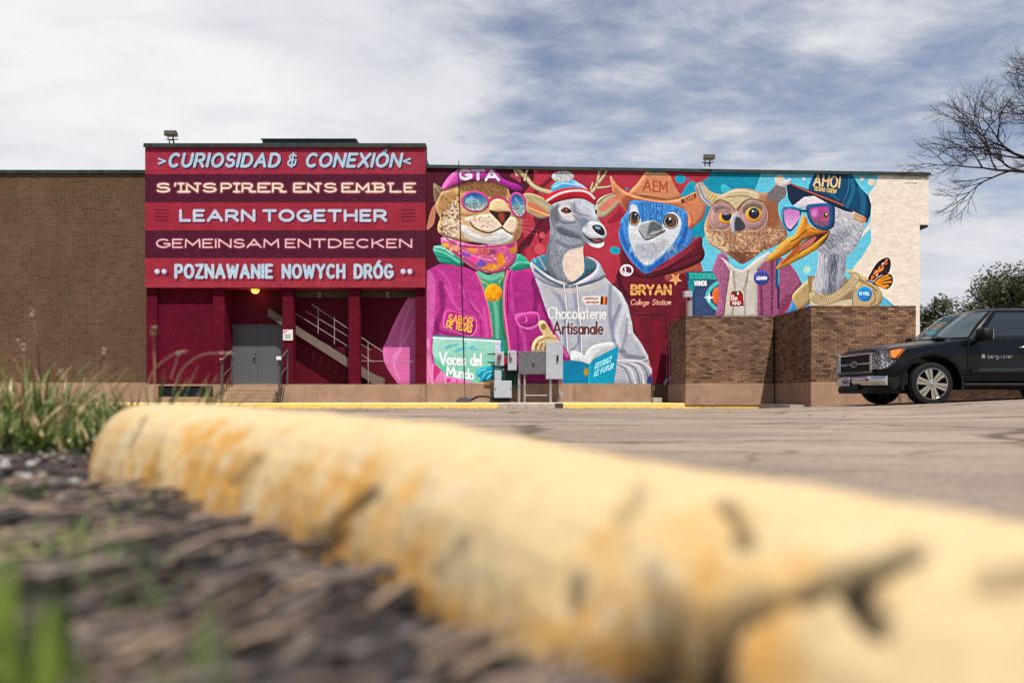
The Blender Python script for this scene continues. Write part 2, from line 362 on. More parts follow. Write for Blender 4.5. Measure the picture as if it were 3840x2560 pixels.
    for a, w, c, al in (([(440, 180), (455, 420), (400, 600), (380, 740)], 60, magd, .6), ([(480, 200), (600, 420), (640, 460)], 34, magl, .45), ([(640, 200), (720, 340), (800, 430), (880, 560)], 30, magl, .5), ([(700, 280), (760, 420), (850, 520)], 18, magd, .5),
                        ([(900, 440), (920, 600), (930, 740)], 34, (226, 96, 170), .6), ([(860, 560), (870, 740)], 16, magd, .5), ([(430, 50), (520, 150), (560, 300)], 30, magl, .4), ([(380, 600), (420, 680), (600, 740), (760, 745)], 30, magd, .6)):
        L(a, w, c, al=al, soft=10, clip=jk)
    for a, w, c, al in (([(1420, 150), (1460, 330), (1440, 480)], 50, magd, .7), ([(1200, 380), (1220, 500), (1300, 700), (1330, 880)], 26, magl, .4), ([(1250, 640), (1270, 880)], 20, magd, .55), ([(1330, 700), (1350, 890)], 14, (220, 100, 180), .6),
                        ([(1550, 420), (1640, 640), (1700, 800), (1790, 960)], 26, (226, 120, 190), .75), ([(1480, 300), (1560, 500), (1600, 640), (1640, 780)], 40, magd, .7), ([(1740, 980), (1800, 1000), (1760, 1090)], 40, magd, .5), ([(1170, 100), (1200, 300), (1180, 460)], 30, (206, 84, 160), .5)):
        L(a, w, c, al=al, soft=9, clip=jr)
    cv.fur(jk, 1300, 30, 3, [magl, magd, (210, 80, 160)], 75, 25, .35); cv.fur(jr, 1300, 30, 3, [magl, magd, (200, 70, 150)], 80, 25, .35)
    sh = P([(820, 50), (960, 90), (1110, 20), (1115, 300), (1105, 560), (1160, 900), (1110, 950), (985, 760), (965, 500), (905, 300)], (84, 172, 142), ret=True, col2=(46, 130, 98), dirn=(.6, .6), vol=.25)
    L([(1010, 380), (1030, 500), (1040, 760)], 40, (134, 206, 184), al=.6, soft=10, clip=sh); L([(1090, 120), (1080, 500), (1120, 760)], 26, (30, 110, 84), al=.6, soft=8, clip=sh); L([(860, 90), (980, 130), (1090, 80)], 40, (132, 208, 178), al=.7, soft=10, clip=sh)
    L([(810, 60), (880, 220), (950, 470), (985, 740)], 16, (226, 110, 150)); L([(1150, 40), (1118, 200), (1112, 420), (1140, 640), (1170, 880)], 20, (222, 120, 160)); L([(1180, 60), (1150, 250), (1150, 500)], 10, (130, 24, 60))
    L([(855, 140), (940, 190)], 8, (232, 200, 40)); L([(1110, 90), (1060, 170)], 8, (232, 200, 40))
    md = P([(905, 270), (940, 200), (1010, 180), (1070, 220), (1092, 280), (1060, 350), (990, 372), (920, 340)], (250, 158, 10), ret=True, vol=.5, volw=20, tex=.1)
    cv.fur(md, 160, 22, 8, [(255, 214, 60), (222, 110, 0), (255, 180, 20)], 60, 60, .8)
    # scarf and hood
    cv.sub(A)
    for pts in ([(388, 1040), (440, 1005), (520, 1010), (640, 1080), (745, 1190), (710, 1252), (600, 1230), (470, 1200), (420, 1120)], [(1285, 1250), (1330, 1180), (1370, 1105), (1450, 1130), (1520, 1200), (1556, 1250), (1470, 1285), (1330, 1305)]):
        P(pts, (44, 164, 138), vol=.5, volw=20)
    for a, w, c in (([(400, 1060), (520, 1090), (700, 1200)], 16, (150, 222, 200)), ([(430, 1130), (560, 1160), (690, 1240)], 12, (10, 110, 96)), ([(1300, 1260), (1400, 1200), (1520, 1210)], 14, (140, 220, 190)), ([(1320, 1290), (1430, 1240), (1540, 1240)], 10, (6, 112, 92)), ([(410, 1020), (520, 1040), (620, 1110)], 26, (176, 214, 206))): L(a, w, c, al=.85, soft=3)
    sc = P([(488, 905), (560, 915), (700, 955), (900, 1000), (1100, 990), (1240, 985), (1362, 958), (1378, 1090), (1350, 1200), (1270, 1280), (1120, 1335), (960, 1312), (850, 1270), (730, 1180), (610, 1085), (500, 1010), (480, 950)], (206, 96, 142), ret=True, vol=.45, volw=26)
    for x, y, rx, ry, c in ((540, 1005, 44, 30, (236, 190, 60)), (640, 1040, 60, 34, (244, 176, 120)), (850, 1060, 62, 34, (240, 150, 70)), (990, 1075, 70, 40, (196, 92, 84)), (1090, 1080, 50, 36, (140, 80, 96)), (1190, 1170, 52, 80, (226, 146, 24)), (1330, 1040, 44, 60, (202, 140, 30)), (1060, 1260, 110, 40, (226, 152, 40)), (960, 1220, 60, 40, (110, 84, 190)), (780, 1110, 60, 36, (150, 70, 180)), (870, 1160, 46, 44, (238, 60, 160)), (560, 930, 60, 24, (226, 200, 226)), (1170, 1040, 60, 30, (206, 90, 150)), (1260, 1130, 40, 60, (196, 84, 150)), (850, 960, 110, 22, (196, 60, 150)), (1290, 990, 60, 40, (170, 40, 140)), (700, 985, 60, 20, (240, 170, 200))):
        cv.ell(x, y, rx, ry, c, soft=8, al=.9, clip=sc)
    for a, w, c in (([(545, 925), (700, 1005), (900, 1025), (1100, 1015), (1230, 1000)], 14, (110, 20, 60)), ([(700, 1040), (900, 1140), (1080, 1180)], 8, (236, 190, 210)), ([(620, 1060), (760, 1160), (900, 1250)], 10, (120, 40, 90))): L(a, w, c, al=.75, soft=3, clip=sc)
    for _ in range(70):
        x, y = RNG.uniform(500, 1350), RNG.uniform(930, 1320); cv.ell(x, y, RNG.uniform(6, 18), RNG.uniform(4, 12), [(250, 214, 90), (150, 60, 180), (230, 90, 40), (60, 60, 120), (250, 220, 220)][RNG.integers(5)], soft=2, al=.7, clip=sc)
    # head
    P([(392, 282), (450, 300), (530, 360), (500, 440), (430, 520), (402, 470)], (124, 104, 84), vol=.4); L([(410, 300), (470, 380), (500, 400)], 20, (186, 160, 130), al=.7, soft=5)
    hd = P([(500, 370), (600, 330), (700, 290), (850, 255), (1000, 240), (1150, 270), (1260, 330), (1300, 420), (1400, 620), (1438, 700), (1440, 780), (1410, 900), (1340, 970), (1200, 1000), (1020, 985), (850, 965), (700, 950), (570, 905), (490, 880), (440, 820), (450, 740), (470, 680), (430, 600), (420, 520), (460, 430)], (212, 172, 122), ret=True, vol=.35, volw=30)
    P([(700, 300), (850, 260), (1000, 240), (1160, 275), (1260, 350), (1240, 440), (1100, 450), (900, 380), (720, 370)], (140, 98, 60), soft=14, clip=hd)
    P([(560, 500), (660, 480), (700, 620), (700, 760), (690, 900), (560, 880), (480, 800), (500, 660)], (226, 200, 168), soft=14, clip=hd)
    cv.fur(hd, 2400, 34, 4, [(236, 214, 180), (190, 146, 96), (150, 110, 74), (226, 190, 140)], lambda x, y: 140 if x < 250 else 80, 30, .5)
    cv.fur(hd*0+cv.poly([(700, 300), (850, 260), (1000, 240), (1160, 275), (1250, 340), (1240, 430), (1100, 430), (900, 370), (730, 360)], (140, 98, 60), al=.2, ret=True), 600, 24, 4, [(90, 60, 36), (190, 150, 100), (120, 84, 54)], -80, 30, .7)
    for _ in range(95):
        x, y = RNG.uniform(480, 700), RNG.uniform(400, 880); cv.ell(x, y, RNG.uniform(6, 16), RNG.uniform(5, 11), (62, 44, 36), rot=RNG.uniform(0, 180), soft=2, al=.85, clip=hd)
    for k in range(26):
        x, y = RNG.uniform(470, 700), RNG.uniform(640, 880); L([(x, y), (x+40, y+30), (x+70, y+70)], 9, (244, 232, 214), w2=2, al=.8, clip=hd)
    P([(470, 430), (560, 380), (640, 350), (660, 420), (600, 520), (540, 600), (480, 640), (440, 560)], (176, 132, 86), soft=16, al=.8, clip=hd)
    L([(520, 350), (700, 300), (900, 250), (1080, 255), (1250, 320)], 34, (84, 52, 34), al=.75, soft=14, clip=hd)
    P([(1290, 420), (1440, 640), (1450, 800), (1380, 940), (1330, 980), (1340, 840), (1380, 740), (1300, 600)], (150, 104, 66), soft=12, al=.85, clip=hd)
    L([(480, 860), (600, 910), (760, 955), (950, 985)], 26, (128, 92, 66), al=.6, soft=10, clip=hd); L([(700, 640), (790, 650), (900, 640)], 24, (150, 104, 66), al=.6, soft=10, clip=hd)
    for k in range(60):
        x, y = RNG.uniform(460, 700), RNG.uniform(600, 900); a = RNG.uniform(15, 60); l = RNG.uniform(30, 60); L([(x, y), (x-l*.6, y+l*.7)], 8, [(250, 240, 224), (206, 176, 140), (120, 86, 60)][RNG.integers(3)], w2=2, al=.75, clip=hd)
    for k in range(70):
        x, y = RNG.uniform(720, 1240), RNG.uniform(270, 440); cv.ell(x, y, 7, 5, (70, 44, 30), al=.7, clip=hd)
    P([(1060, 560), (1080, 490), (1150, 455), (1225, 490), (1270, 560), (1290, 610), (1180, 600), (1070, 600)], (232, 202, 156), soft=4, vol=.3)
    P([(760, 690), (860, 655), (1000, 640), (1080, 640), (1180, 720), (1200, 800), (1110, 840), (1040, 852), (920, 820), (840, 760), (790, 730)], (236, 212, 190), soft=5, vol=.35)
    P([(1210, 770), (1260, 690), (1320, 670), (1376, 710), (1374, 800), (1320, 868), (1250, 830)], (238, 212, 184), soft=3, vol=.35)
    P([(718, 770), (820, 790), (900, 850), (1040, 880), (1110, 850), (1200, 815), (1320, 880), (1320, 940), (1240, 975), (1120, 992), (960, 975), (800, 930), (740, 860)], (226, 224, 220), soft=5, vol=.4)
    P([(960, 900), (1120, 920), (1270, 890), (1240, 960), (1100, 985), (980, 960)], (196, 196, 196), soft=12, al=.6)
    P([(1052, 598), (1150, 612), (1240, 605), (1300, 615), (1292, 660), (1240, 730), (1208, 770), (1160, 720), (1100, 660)], (66, 34, 32)); P([(1160, 630), (1220, 625), (1230, 720), (1200, 750), (1170, 690)], (150, 66, 46), soft=6)
    L([(1204, 740), (1200, 800)], 10, (60, 34, 30)); L([(825, 730), (860, 780), (930, 825), (1030, 855), (1110, 838), (1196, 798), (1250, 838), (1318, 872)], 15, (54, 34, 34)); L([(1050, 590), (1150, 605), (1280, 605)], 8, (120, 80, 60))
    for k in range(40):
        x, y = RNG.uniform(860, 1130), RNG.uniform(660, 800); cv.ell(x, y, 6, 5, (110, 66, 44), al=.75)
    for a in ([(1380, 740), (1530, 748)], [(1390, 790), (1480, 800), (1640, 830)], [(1390, 810), (1500, 850), (1680, 890)], [(1400, 720), (1500, 700)]): L(a, 4, (236, 206, 206), w2=1, al=.8)
    L([(740, 860), (900, 930), (1060, 960), (1240, 930)], 30, (168, 160, 156), al=.55, soft=12, clip=hd); L([(800, 800), (900, 860), (1030, 892), (1140, 862)], 16, (150, 136, 128), al=.6, soft=6, clip=hd)
    # sunglasses
    for cx, cy, rx, ry, rt in ((884, 492, 170, 128, 8), (1388, 530, 104, 156, -14)):
        cv.ell(cx, cy, rx, ry, (196, 66, 138), rot=rt, vol=.5, volw=10)
        ln = cv.ell(cx, cy, rx-26, ry-22, (10, 84, 160), rot=rt, col2=(196, 196, 170), dirn=(.1, 1), ret=True)
        for _ in range(60):
            x, y = RNG.uniform(cx-rx, cx+rx), RNG.uniform(cy-20, cy+ry); cv.ell(x, y, 9, 7, [(240, 240, 230), (190, 160, 90), (60, 140, 170), (90, 60, 110)][RNG.integers(4)], al=.8, clip=ln, soft=1)
        L([(cx-rx*.3, cy-ry*.5), (cx+rx*.4, cy+ry*.2)], 26, (140, 190, 214), al=.6, soft=6, clip=ln)
    L([(1040, 500), (1075, 462), (1150, 440), (1225, 458), (1270, 500)], 28, (200, 62, 128)); L([(720, 440), (740, 410)], 20, (226, 150, 90)); cv.ell(815, 480, 50, 40, (150, 196, 200), soft=6, al=.8)
    # cap
    cp = P([(495, 345), (500, 300), (560, 205), (640, 135), (740, 92), (900, 90), (1060, 98), (1150, 150), (1205, 215), (1290, 255), (1390, 290), (1442, 335), (1425, 362), (1330, 350), (1200, 290), (1060, 240), (900, 228), (760, 252), (650, 292), (560, 338)], (224, 92, 178), ret=True, vol=.4, volw=24, col2=(150, 30, 140), dirn=(1, .25))
    L([(740, 262), (900, 238), (1060, 250), (1200, 300), (1330, 356)], 20, (120, 20, 110), al=.7, soft=4, clip=cp); L([(520, 310), (620, 190), (680, 120)], 40, (240, 150, 210), al=.5, soft=12, clip=cp)
    cv.sub(A); T(cv, 'G', (700, 122, 835, 222), 34, (236, 226, 246), outline=(1.3, (168, 60, 150))); T(cv, 'T', (850, 122, 985, 225), 34, (226, 206, 240), outline=(1.3, (168, 60, 150))); T(cv, 'A', (1010, 128, 1160, 235), 30, (240, 226, 246), slant=-.1, outline=(1.3, (150, 40, 140)))
    # pockets, patch, paw, book
    cv.sub(B)
    for pts in ([(462, 640), (474, 490), (500, 460), (560, 465), (700, 510), (790, 535), (826, 600), (815, 680), (775, 735), (710, 738), (560, 680)],): P(pts, (226, 112, 176)); P([(x*.93+.07*640, y*.93+.07*590) for x, y in pts], (176, 46, 132), vol=.4)
    T(cv, 'SABOR', (520, 530, 775, 605), 15, (248, 170, 80), rot=9, gap=.3); T(cv, 'DE TEXAS', (500, 598, 770, 672), 15, (250, 180, 60), rot=13, gap=.25)
    P([(1225, 540), (1250, 500), (1340, 485), (1450, 480), (1490, 520), (1492, 610), (1440, 655), (1370, 670), (1280, 640), (1250, 590)], (214, 110, 178)); P([(1255, 540), (1350, 505), (1450, 500), (1474, 540), (1470, 600), (1400, 640), (1320, 640), (1270, 600)], (170, 44, 134), vol=.4); L([(1340, 530), (1355, 560), (1345, 590)], 12, (226, 130, 190))
    pw = P([(1480, 600), (1500, 578), (1535, 575), (1570, 610), (1620, 690), (1705, 790), (1700, 840), (1560, 920), (1420, 905), (1408, 860), (1430, 790), (1480, 745), (1530, 725), (1495, 670)], (214, 184, 134), ret=True, vol=.5, volw=16)
    cv.ell(1535, 640, 30, 34, (150, 116, 76), soft=8, clip=pw); L([(1440, 860), (1490, 790), (1580, 755), (1680, 770)], 9, (140, 104, 70), al=.8, clip=pw)
    for x in (1450, 1500, 1545): L([(x, 890), (x+8, 850), (x+24, 820)], 12, (120, 84, 56), al=.8, clip=pw)
    P([(352, 738), (372, 728), (900, 760), (1105, 770), (1112, 900), (1108, 1225), (1060, 1230), (1060, 800), (352, 760)], (40, 146, 160), smooth=False)
    bk = P([(356, 750), (1075, 790), (1075, 1245), (600, 1245), (480, 1140), (372, 1030), (345, 900)], (168, 222, 206), smooth=False, ret=True, col2=(120, 200, 170), dirn=(.2, 1))
    L([(356, 756), (700, 772), (1070, 796)], 18, (240, 246, 240), smooth=False); P([(1015, 800), (1072, 800), (1072, 920), (1015, 920)], (206, 204, 218), smooth=False)
    P([(345, 960), (480, 1060), (620, 1180), (560, 1240), (430, 1120), (352, 1010)], (96, 196, 150), soft=10, clip=bk, al=.8)
    for x, y, rx, ry in ((520, 855, 46, 14), (650, 880, 70, 16), (770, 862, 34, 14), (590, 835, 30, 10), (800, 885, 30, 10), (700, 820, 12, 10)): cv.ell(x, y, rx, ry, (96, 190, 216), soft=3, clip=bk, rot=RNG.uniform(-25, 25))
    T(cv, 'Voces del', (425, 925, 865, 1045), 21, (244, 250, 248), gap=.16, slant=.0, shear=.03); 
    P([(812, 1130), (850, 1085), (930, 1065), (1000, 1070), (1010, 1200), (960, 1225), (850, 1235), (860, 1190), (830, 1170)], (10, 160, 190), clip=bk, vol=.4)
    for a in ([(830, 1150), (860, 1110), (920, 1095)], [(880, 1180), (920, 1130), (1000, 1110)], [(930, 1200), (960, 1160), (1005, 1150)]): L(a, 8, (150, 226, 232), clip=bk)
    P([(283, 800), (330, 820), (352, 1030), (480, 1140), (540, 1170), (620, 1190), (760, 1230), (800, 1260), (283, 1260)], (226, 124, 180), vol=.3, volw=20)
    P([(800, 1245), (900, 1225), (1010, 1205), (1010, 1260), (800, 1260)], (214, 178, 120))
    for pts in ([(360, 1060), (430, 1110), (400, 1160), (350, 1230)], [(500, 1200), (550, 1200), (510, 1240)], [(290, 860), (320, 900), (300, 1000)], [(600, 1190), (620, 1245), (605, 1245)]): P(pts, (200, 60, 134), soft=3)
    for a in ([(300, 820), (310, 1000), (340, 1240)], [(350, 1040), (350, 1245)], [(480, 1150), (490, 1245)]): L(a, 14, (240, 170, 206), al=.7, soft=4)
    T(cv, 'Mundo', (505, 1085, 785, 1180), 20, (236, 248, 244), gap=.18, shear=.14)
    # ================= deer in the grey hoodie ================
    cv.sub(E)
    hg = (180, 184, 196)
    hb = P([(300, 120), (430, 130), (600, 200), (690, 225), (840, 190), (980, 90), (1050, 110), (1130, 190), (1230, 280), (1300, 420), (1340, 600), (1350, 700), (1430, 800), (1510, 950), (1530, 1060), (1555, 1090), (1545, 1150), (1520, 1150), (1520, 1260), (590, 1260), (690, 980), (560, 760), (420, 460), (345, 230)], hg, smooth=False, ret=True, vol=.25, volw=30, tex=.04)
    for a, w, c, al in (([(480, 250), (560, 320), (620, 500), (630, 900)], 44, (122, 128, 158), .6), ([(720, 240), (740, 400), (770, 700), (790, 900)], 36, (128, 132, 160), .55), ([(1110, 200), (1100, 400), (1110, 600), (1150, 820)], 40, (130, 136, 158), .7), ([(1210, 420), (1150, 560), (1130, 640)], 40, (120, 124, 150), .6),
                        ([(1260, 400), (1220, 560), (1180, 700), (1200, 850)], 44, (222, 226, 234), .6), ([(1160, 210), (1230, 330), (1290, 500), (1310, 700)], 36, (222, 224, 232), .8), ([(440, 260), (600, 260), (840, 240), (1000, 200)], 50, (206, 190, 182), .6),
                        ([(1230, 900), (1300, 960), (1480, 985)], 60, (124, 128, 142), .8), ([(1340, 600), (1360, 740), (1440, 860), (1500, 960)], 30, (214, 214, 222), .8), ([(830, 760), (900, 700), (1000, 680)], 60, (196, 202, 214), .7), ([(700, 880), (760, 820), (780, 700)], 30, (112, 124, 150), .5), ([(1180, 840), (1200, 900), (1260, 900)], 24, (110, 112, 126), .6), ([(1290, 560), (1280, 700), (1240, 860)], 26, (130, 134, 150), .6)):
        L(a, w, c, al=al, soft=11, clip=hb)
    L([(1180, 1000), (1300, 992), (1430, 1000), (1500, 980), (1530, 960)], 14, (228, 228, 234), al=.9, soft=3, clip=hb)
    for k in range(6): L([(1165+k*12, 1030-k*3), (1240+k*42, 1070-k*10), (1290+k*50, 1130-k*4), (1330+k*46, 1245)], 13, (110, 112, 134) if k % 2 == 0 else (230, 230, 238), w2=20, al=.75, soft=4, clip=hb)
    for k in range(5): L([(1160, 1100+k*34), (1220, 1108+k*34), (1270, 1120+k*30)], 6, (150, 150, 160), al=.8, clip=hb)
    P([(1520, 1170), (1600, 1200), (1700, 1200), (1780, 1240), (1780, 1260), (1520, 1260)], (40, 70, 130), soft=3)
    # hood
    cv.sub(D); P([(400, 1150), (470, 1120), (960, 1150), (1060, 1230), (1050, 1290), (900, 1400), (760, 1470), (560, 1400), (380, 1290)], (48, 92, 112), smooth=False)
    P([(285, 1195), (340, 1150), (460, 1118), (470, 1290), (420, 1300), (330, 1270)], (60, 140, 168), vol=.3); L([(380, 1140), (420, 1220), (460, 1290)], 22, (196, 170, 160), al=.8, soft=3); L([(320, 1160), (340, 1200)], 18, (140, 206, 216), soft=3, al=.8)
    P([(920, 1150), (980, 1165), (1060, 1230), (1070, 1290), (960, 1300), (905, 1360)], (70, 116, 130), vol=.3)
    P([(290, 1200), (400, 1290), (520, 1370), (700, 1460), (780, 1460), (900, 1400), (1010, 1330), (1060, 1250), (1030, 1190), (940, 1140), (1010, 1150), (1090, 1210), (1130, 1290), (1160, 1370), (1060, 1430), (900, 1480), (700, 1510), (520, 1480), (360, 1400), (280, 1260)], (172, 178, 192), vol=.6, volw=22)
    L([(330, 1290), (480, 1400), (640, 1470), (720, 1480)], 26, (66, 84, 116), al=.75, soft=7); L([(760, 1480), (900, 1460), (1040, 1410)], 18, (84, 92, 120), al=.7, soft=6); L([(400, 1310), (560, 1400), (700, 1450)], 14, (226, 206, 190), al=.8, soft=4)
    # antlers and ears
    an, al_, ad = (186, 164, 126), (228, 212, 180), (104, 84, 56)
    for a, w, w2 in (([(545, 380), (420, 355), (310, 300), (240, 220), (170, 150), (110, 90)], 62, 60), ([(215, 230), (225, 160), (255, 100)], 46, 26), ([(120, 180), (90, 110), (60, 80)], 40, 20), ([(1000, 375), (1050, 310), (1075, 220), (1095, 100)], 46, 40), ([(1080, 260), (1140, 190), (1190, 100)], 50, 30), ([(1060, 325), (1160, 320), (1220, 305), (1270, 275)], 34, 10), ([(990, 340), (1012, 270)], 34, 20)):
        L(a, w, ad, w2=w2); L(a, w*.8, an, w2=w2*.8); L([(x-3, y-6) for x, y in a], w*.3, al_, w2=w2*.3, al=.8, soft=3)
    P([(200, 400), (300, 395), (420, 440), (500, 500), (540, 560), (520, 650), (420, 690), (300, 650), (230, 590), (230, 480)], (176, 158, 124), vol=.4); P([(245, 500), (330, 520), (440, 590), (510, 650), (380, 640), (280, 600)], (214, 122, 88), soft=5); L([(260, 560), (380, 610), (500, 655)], 14, (244, 214, 150), al=.85, soft=4)
    for k in range(14): L([(300+k*14, 440+k*8), (330+k*13, 500+k*8)], 5, (232, 220, 190), w2=1, al=.8)
    P([(1050, 520), (1110, 440), (1230, 395), (1390, 368), (1350, 470), (1260, 580), (1150, 670), (1060, 660)], (186, 172, 140), vol=.4); P([(1080, 580), (1180, 480), (1340, 400), (1260, 520), (1150, 600)], (216, 130, 108), soft=5); L([(1060, 520), (1150, 440), (1260, 400), (1370, 375)], 14, (70, 80, 70), al=.8)
    # head and neck
    nk = P([(515, 640), (512, 820), (490, 960), (462, 1100), (470, 1250), (515, 1340), (600, 1400), (680, 1440), (760, 1450), (860, 1380), (912, 1290), (905, 1150), (905, 1010), (1000, 900), (700, 600)], (140, 146, 160), ret=True, vol=.35, volw=30)
    ch = P([(690, 1100), (760, 1050), (880, 1010), (915, 1060), (912, 1290), (860, 1370), (760, 1430), (680, 1330), (655, 1200)], (236, 214, 196), soft=6, ret=True, clip=nk)
    P([(600, 850), (700, 900), (880, 960), (860, 1010), (720, 1060), (640, 1100), (600, 1000)], (160, 170, 186), soft=10, clip=nk, al=.8)
    cv.fur(nk*(1-ch), 1300, 44, 4, [(96, 100, 112), (196, 198, 206), (70, 76, 88), (170, 168, 170)], 70, 22, .6); cv.fur(ch, 250, 30, 3, [(200, 176, 160), (250, 240, 230)], 80, 20, .5)
    L([(500, 900), (480, 1100), (490, 1250), (560, 1380)], 60, (84, 90, 104), al=.6, soft=20, clip=nk); L([(600, 960), (720, 1020), (860, 1010)], 40, (98, 106, 122), al=.6, soft=14, clip=nk)
    hh = P([(520, 560), (560, 510), (680, 475), (850, 452), (960, 470), (1035, 520), (1060, 600), (1075, 680), (1110, 740), (1150, 790), (1176, 860), (1165, 910), (1140, 940), (1142, 1000), (1110, 1030), (1060, 1032), (990, 1010), (920, 960), (860, 930), (740, 905), (620, 860), (540, 760), (505, 660)], (152, 158, 172), ret=True, vol=.45, volw=34)
    P([(830, 480), (960, 490), (1040, 560), (1070, 690), (980, 700), (880, 620), (820, 540)], (196, 204, 218), soft=14, clip=hh); P([(600, 780), (760, 840), (880, 900), (760, 900), (620, 850)], (92, 96, 108), soft=12, clip=hh)
    P([(560, 560), (610, 520), (620, 700), (560, 740), (525, 640)], (104, 106, 116), soft=12, clip=hh)
    cv.fur(hh, 1100, 30, 3, [(110, 114, 126), (206, 208, 216), (170, 174, 186)], lambda x, y: 200, 30, .4)
    L([(540, 560), (520, 700), (560, 800), (700, 890), (860, 930)], 40, (84, 88, 100), al=.55, soft=14, clip=hh); L([(600, 700), (680, 740), (800, 730)], 26, (96, 100, 114), al=.6, soft=9, clip=hh); L([(900, 500), (1000, 580), (1040, 680)], 30, (222, 228, 238), al=.6, soft=12, clip=hh)
    P([(905, 770), (960, 730), (1040, 720), (1120, 750), (1170, 830), (1170, 890), (1110, 920), (1000, 905), (920, 860), (895, 830)], (220, 220, 228), soft=6, clip=hh, vol=.3)
    P([(960, 975), (1050, 990), (1136, 962), (1140, 1004), (1080, 1034), (1000, 1014)], (232, 228, 228), soft=2)
    P([(888, 848), (940, 900), (1010, 925), (1100, 918), (1135, 950), (1110, 975), (1040, 975), (980, 950), (920, 900)], (44, 26, 30)); P([(1000, 935), (1090, 930), (1120, 952), (1060, 968)], (150, 92, 88), soft=2)
    P([(1004, 785), (1040, 762), (1100, 768), (1140, 810), (1156, 860), (1130, 888), (1080, 872), (1030, 830)], (44, 38, 46), vol=.3); P([(1030, 785), (1080, 778), (1110, 810), (1060, 815)], (130, 160, 190), soft=4)
    P([(610, 560), (680, 500), (750, 540), (800, 690), (760, 720), (660, 680), (615, 620)], (214, 206, 208), soft=6, clip=hh)
    P([(638, 590), (690, 556), (750, 585), (765, 610), (700, 630), (655, 615)], (48, 34, 32)); cv.ell(690, 596, 34, 26, (150, 74, 46), soft=2); cv.ell(690, 592, 14, 14, (30, 18, 18)); cv.ell(700, 584, 6, 5, (230, 220, 210))
    P([(1040, 590), (1058, 585), (1062, 630), (1045, 630)], (40, 28, 30)); L([(1045, 560), (1058, 580)], 10, (236, 232, 232))
    for a in ([(740, 560), (800, 600), (860, 640)], [(790, 510), (800, 580), (780, 620)], [(860, 640), (920, 650), (980, 660)], [(870, 690), (930, 700), (900, 780)], [(770, 640), (860, 720), (940, 740)]): L(a, 10, (84, 88, 104), al=.6, soft=4, clip=hh)
    P([(860, 700), (960, 720), (930, 790), (850, 760)], (112, 134, 150), soft=9, al=.8, clip=hh)
    # beanie
    P([(522, 330), (560, 275), (640, 240), (780, 235), (850, 270), (925, 320), (985, 400), (860, 380), (700, 380), (555, 410)], (74, 160, 214), vol=.5, volw=22); L([(560, 320), (660, 275), (760, 285), (850, 300)], 22, (190, 226, 240), al=.8, soft=5); L([(800, 262), (880, 300), (940, 350)], 22, (200, 214, 226), al=.9, soft=3)
    P([(440, 460), (470, 420), (560, 365), (700, 330), (850, 325), (950, 350), (1035, 420), (1046, 525), (1000, 510), (930, 470), (850, 455), (720, 460), (600, 495), (520, 520), (480, 500)], (190, 28, 46), vol=.5, volw=20)
    L([(475, 478), (580, 415), (700, 372), (850, 360), (960, 385), (1030, 450)], 26, (238, 214, 220), soft=3)
    pm = cv.ell(660, 195, 132, 66, (196, 200, 204), ret=True, vol=.3); cv.fur(pm, 380, 26, 8, [(236, 238, 238), (150, 150, 156), (216, 214, 206)], 90, 90, .8)
    cv.sub(E)
    for a in ([(612, 188), (630, 340), (645, 520), (640, 700), (655, 900)], [(752, 200), (765, 400), (790, 620), (800, 780), (800, 930)]): L(a, 22, (110, 112, 140), al=.6, soft=5); L(a, 13, (236, 226, 220))
    T(cv, 'Chocolaterie', (446, 430, 1060, 552), 15, (236, 236, 232), gap=.22); T(cv, 'Artisanale', (500, 590, 1025, 715), 20, (112, 66, 50), gap=.24)
    P([(800, 330), (830, 315), (1000, 308), (1010, 400), (840, 408), (805, 360)], (238, 222, 212), smooth=False); T(cv, 'CHOCOLAT', (835, 330, 975, 350), 5, (110, 60, 60)); T(cv, 'ARTISAN', (850, 370, 985, 390), 6, (170, 70, 60))
    P([(1008, 318), (1078, 322), (1070, 408), (1000, 400)], (60, 30, 26), smooth=False); P([(1032, 320), (1058, 322), (1052, 406), (1026, 404)], (236, 130, 50), smooth=False); P([(1058, 322), (1078, 322), (1070, 408), (1052, 406)], (170, 44, 20), smooth=False)
    # open book
    P([(690, 905), (740, 900), (800, 925), (830, 950), (870, 880), (940, 835), (1040, 812), (1130, 806), (1148, 850), (1000, 910), (920, 990), (890, 1035), (840, 1025), (760, 1000), (688, 1000)], (226, 234, 238), vol=.25)
    for a in ([(700, 920), (780, 940), (850, 1000)], [(860, 980), (880, 910), (960, 860), (1100, 835)], [(870, 1000), (900, 930), (980, 880), (1110, 850)]): L(a, 5, (170, 186, 200), al=.8)
    P([(600, 1010), (690, 998), (800, 1012), (885, 1040), (885, 1260), (590, 1260)], (0, 128, 168), smooth=False); P([(885, 1040), (925, 985), (1190, 848), (1196, 870), (1148, 1260), (875, 1260)], (6, 152, 186), smooth=False)
    L([(888, 1050), (880, 1245)], 14, (40, 176, 196), soft=4); cv.ell(850, 1120, 26, 46, (176, 140, 40), soft=5)
    T(cv, 'DESSINEZ', (944, 1000, 1112, 1050), 11, (140, 226, 246), slant=.2, shear=-.45); T(cv, 'LE FUTUR', (936, 1075, 1135, 1125), 12, (140, 226, 246), slant=.2, shear=-.42)
    # ================= blue jay in the maroon hoodie ==========
    cv.sub(E)
    jb = P([(1110, 190), (1155, 170), (1170, 90), (1230, -10), (1400, -60), (1940, -60), (1940, 200), (1915, 320), (1915, 540), (1800, 560), (1785, 1260), (1560, 1260), (1560, 1090), (1515, 950), (1430, 800), (1352, 700), (1340, 600), (1300, 420), (1230, 280), (1130, 190)], (112, 24, 44), smooth=False, ret=True, tex=.12, vol=.2, volw=20)
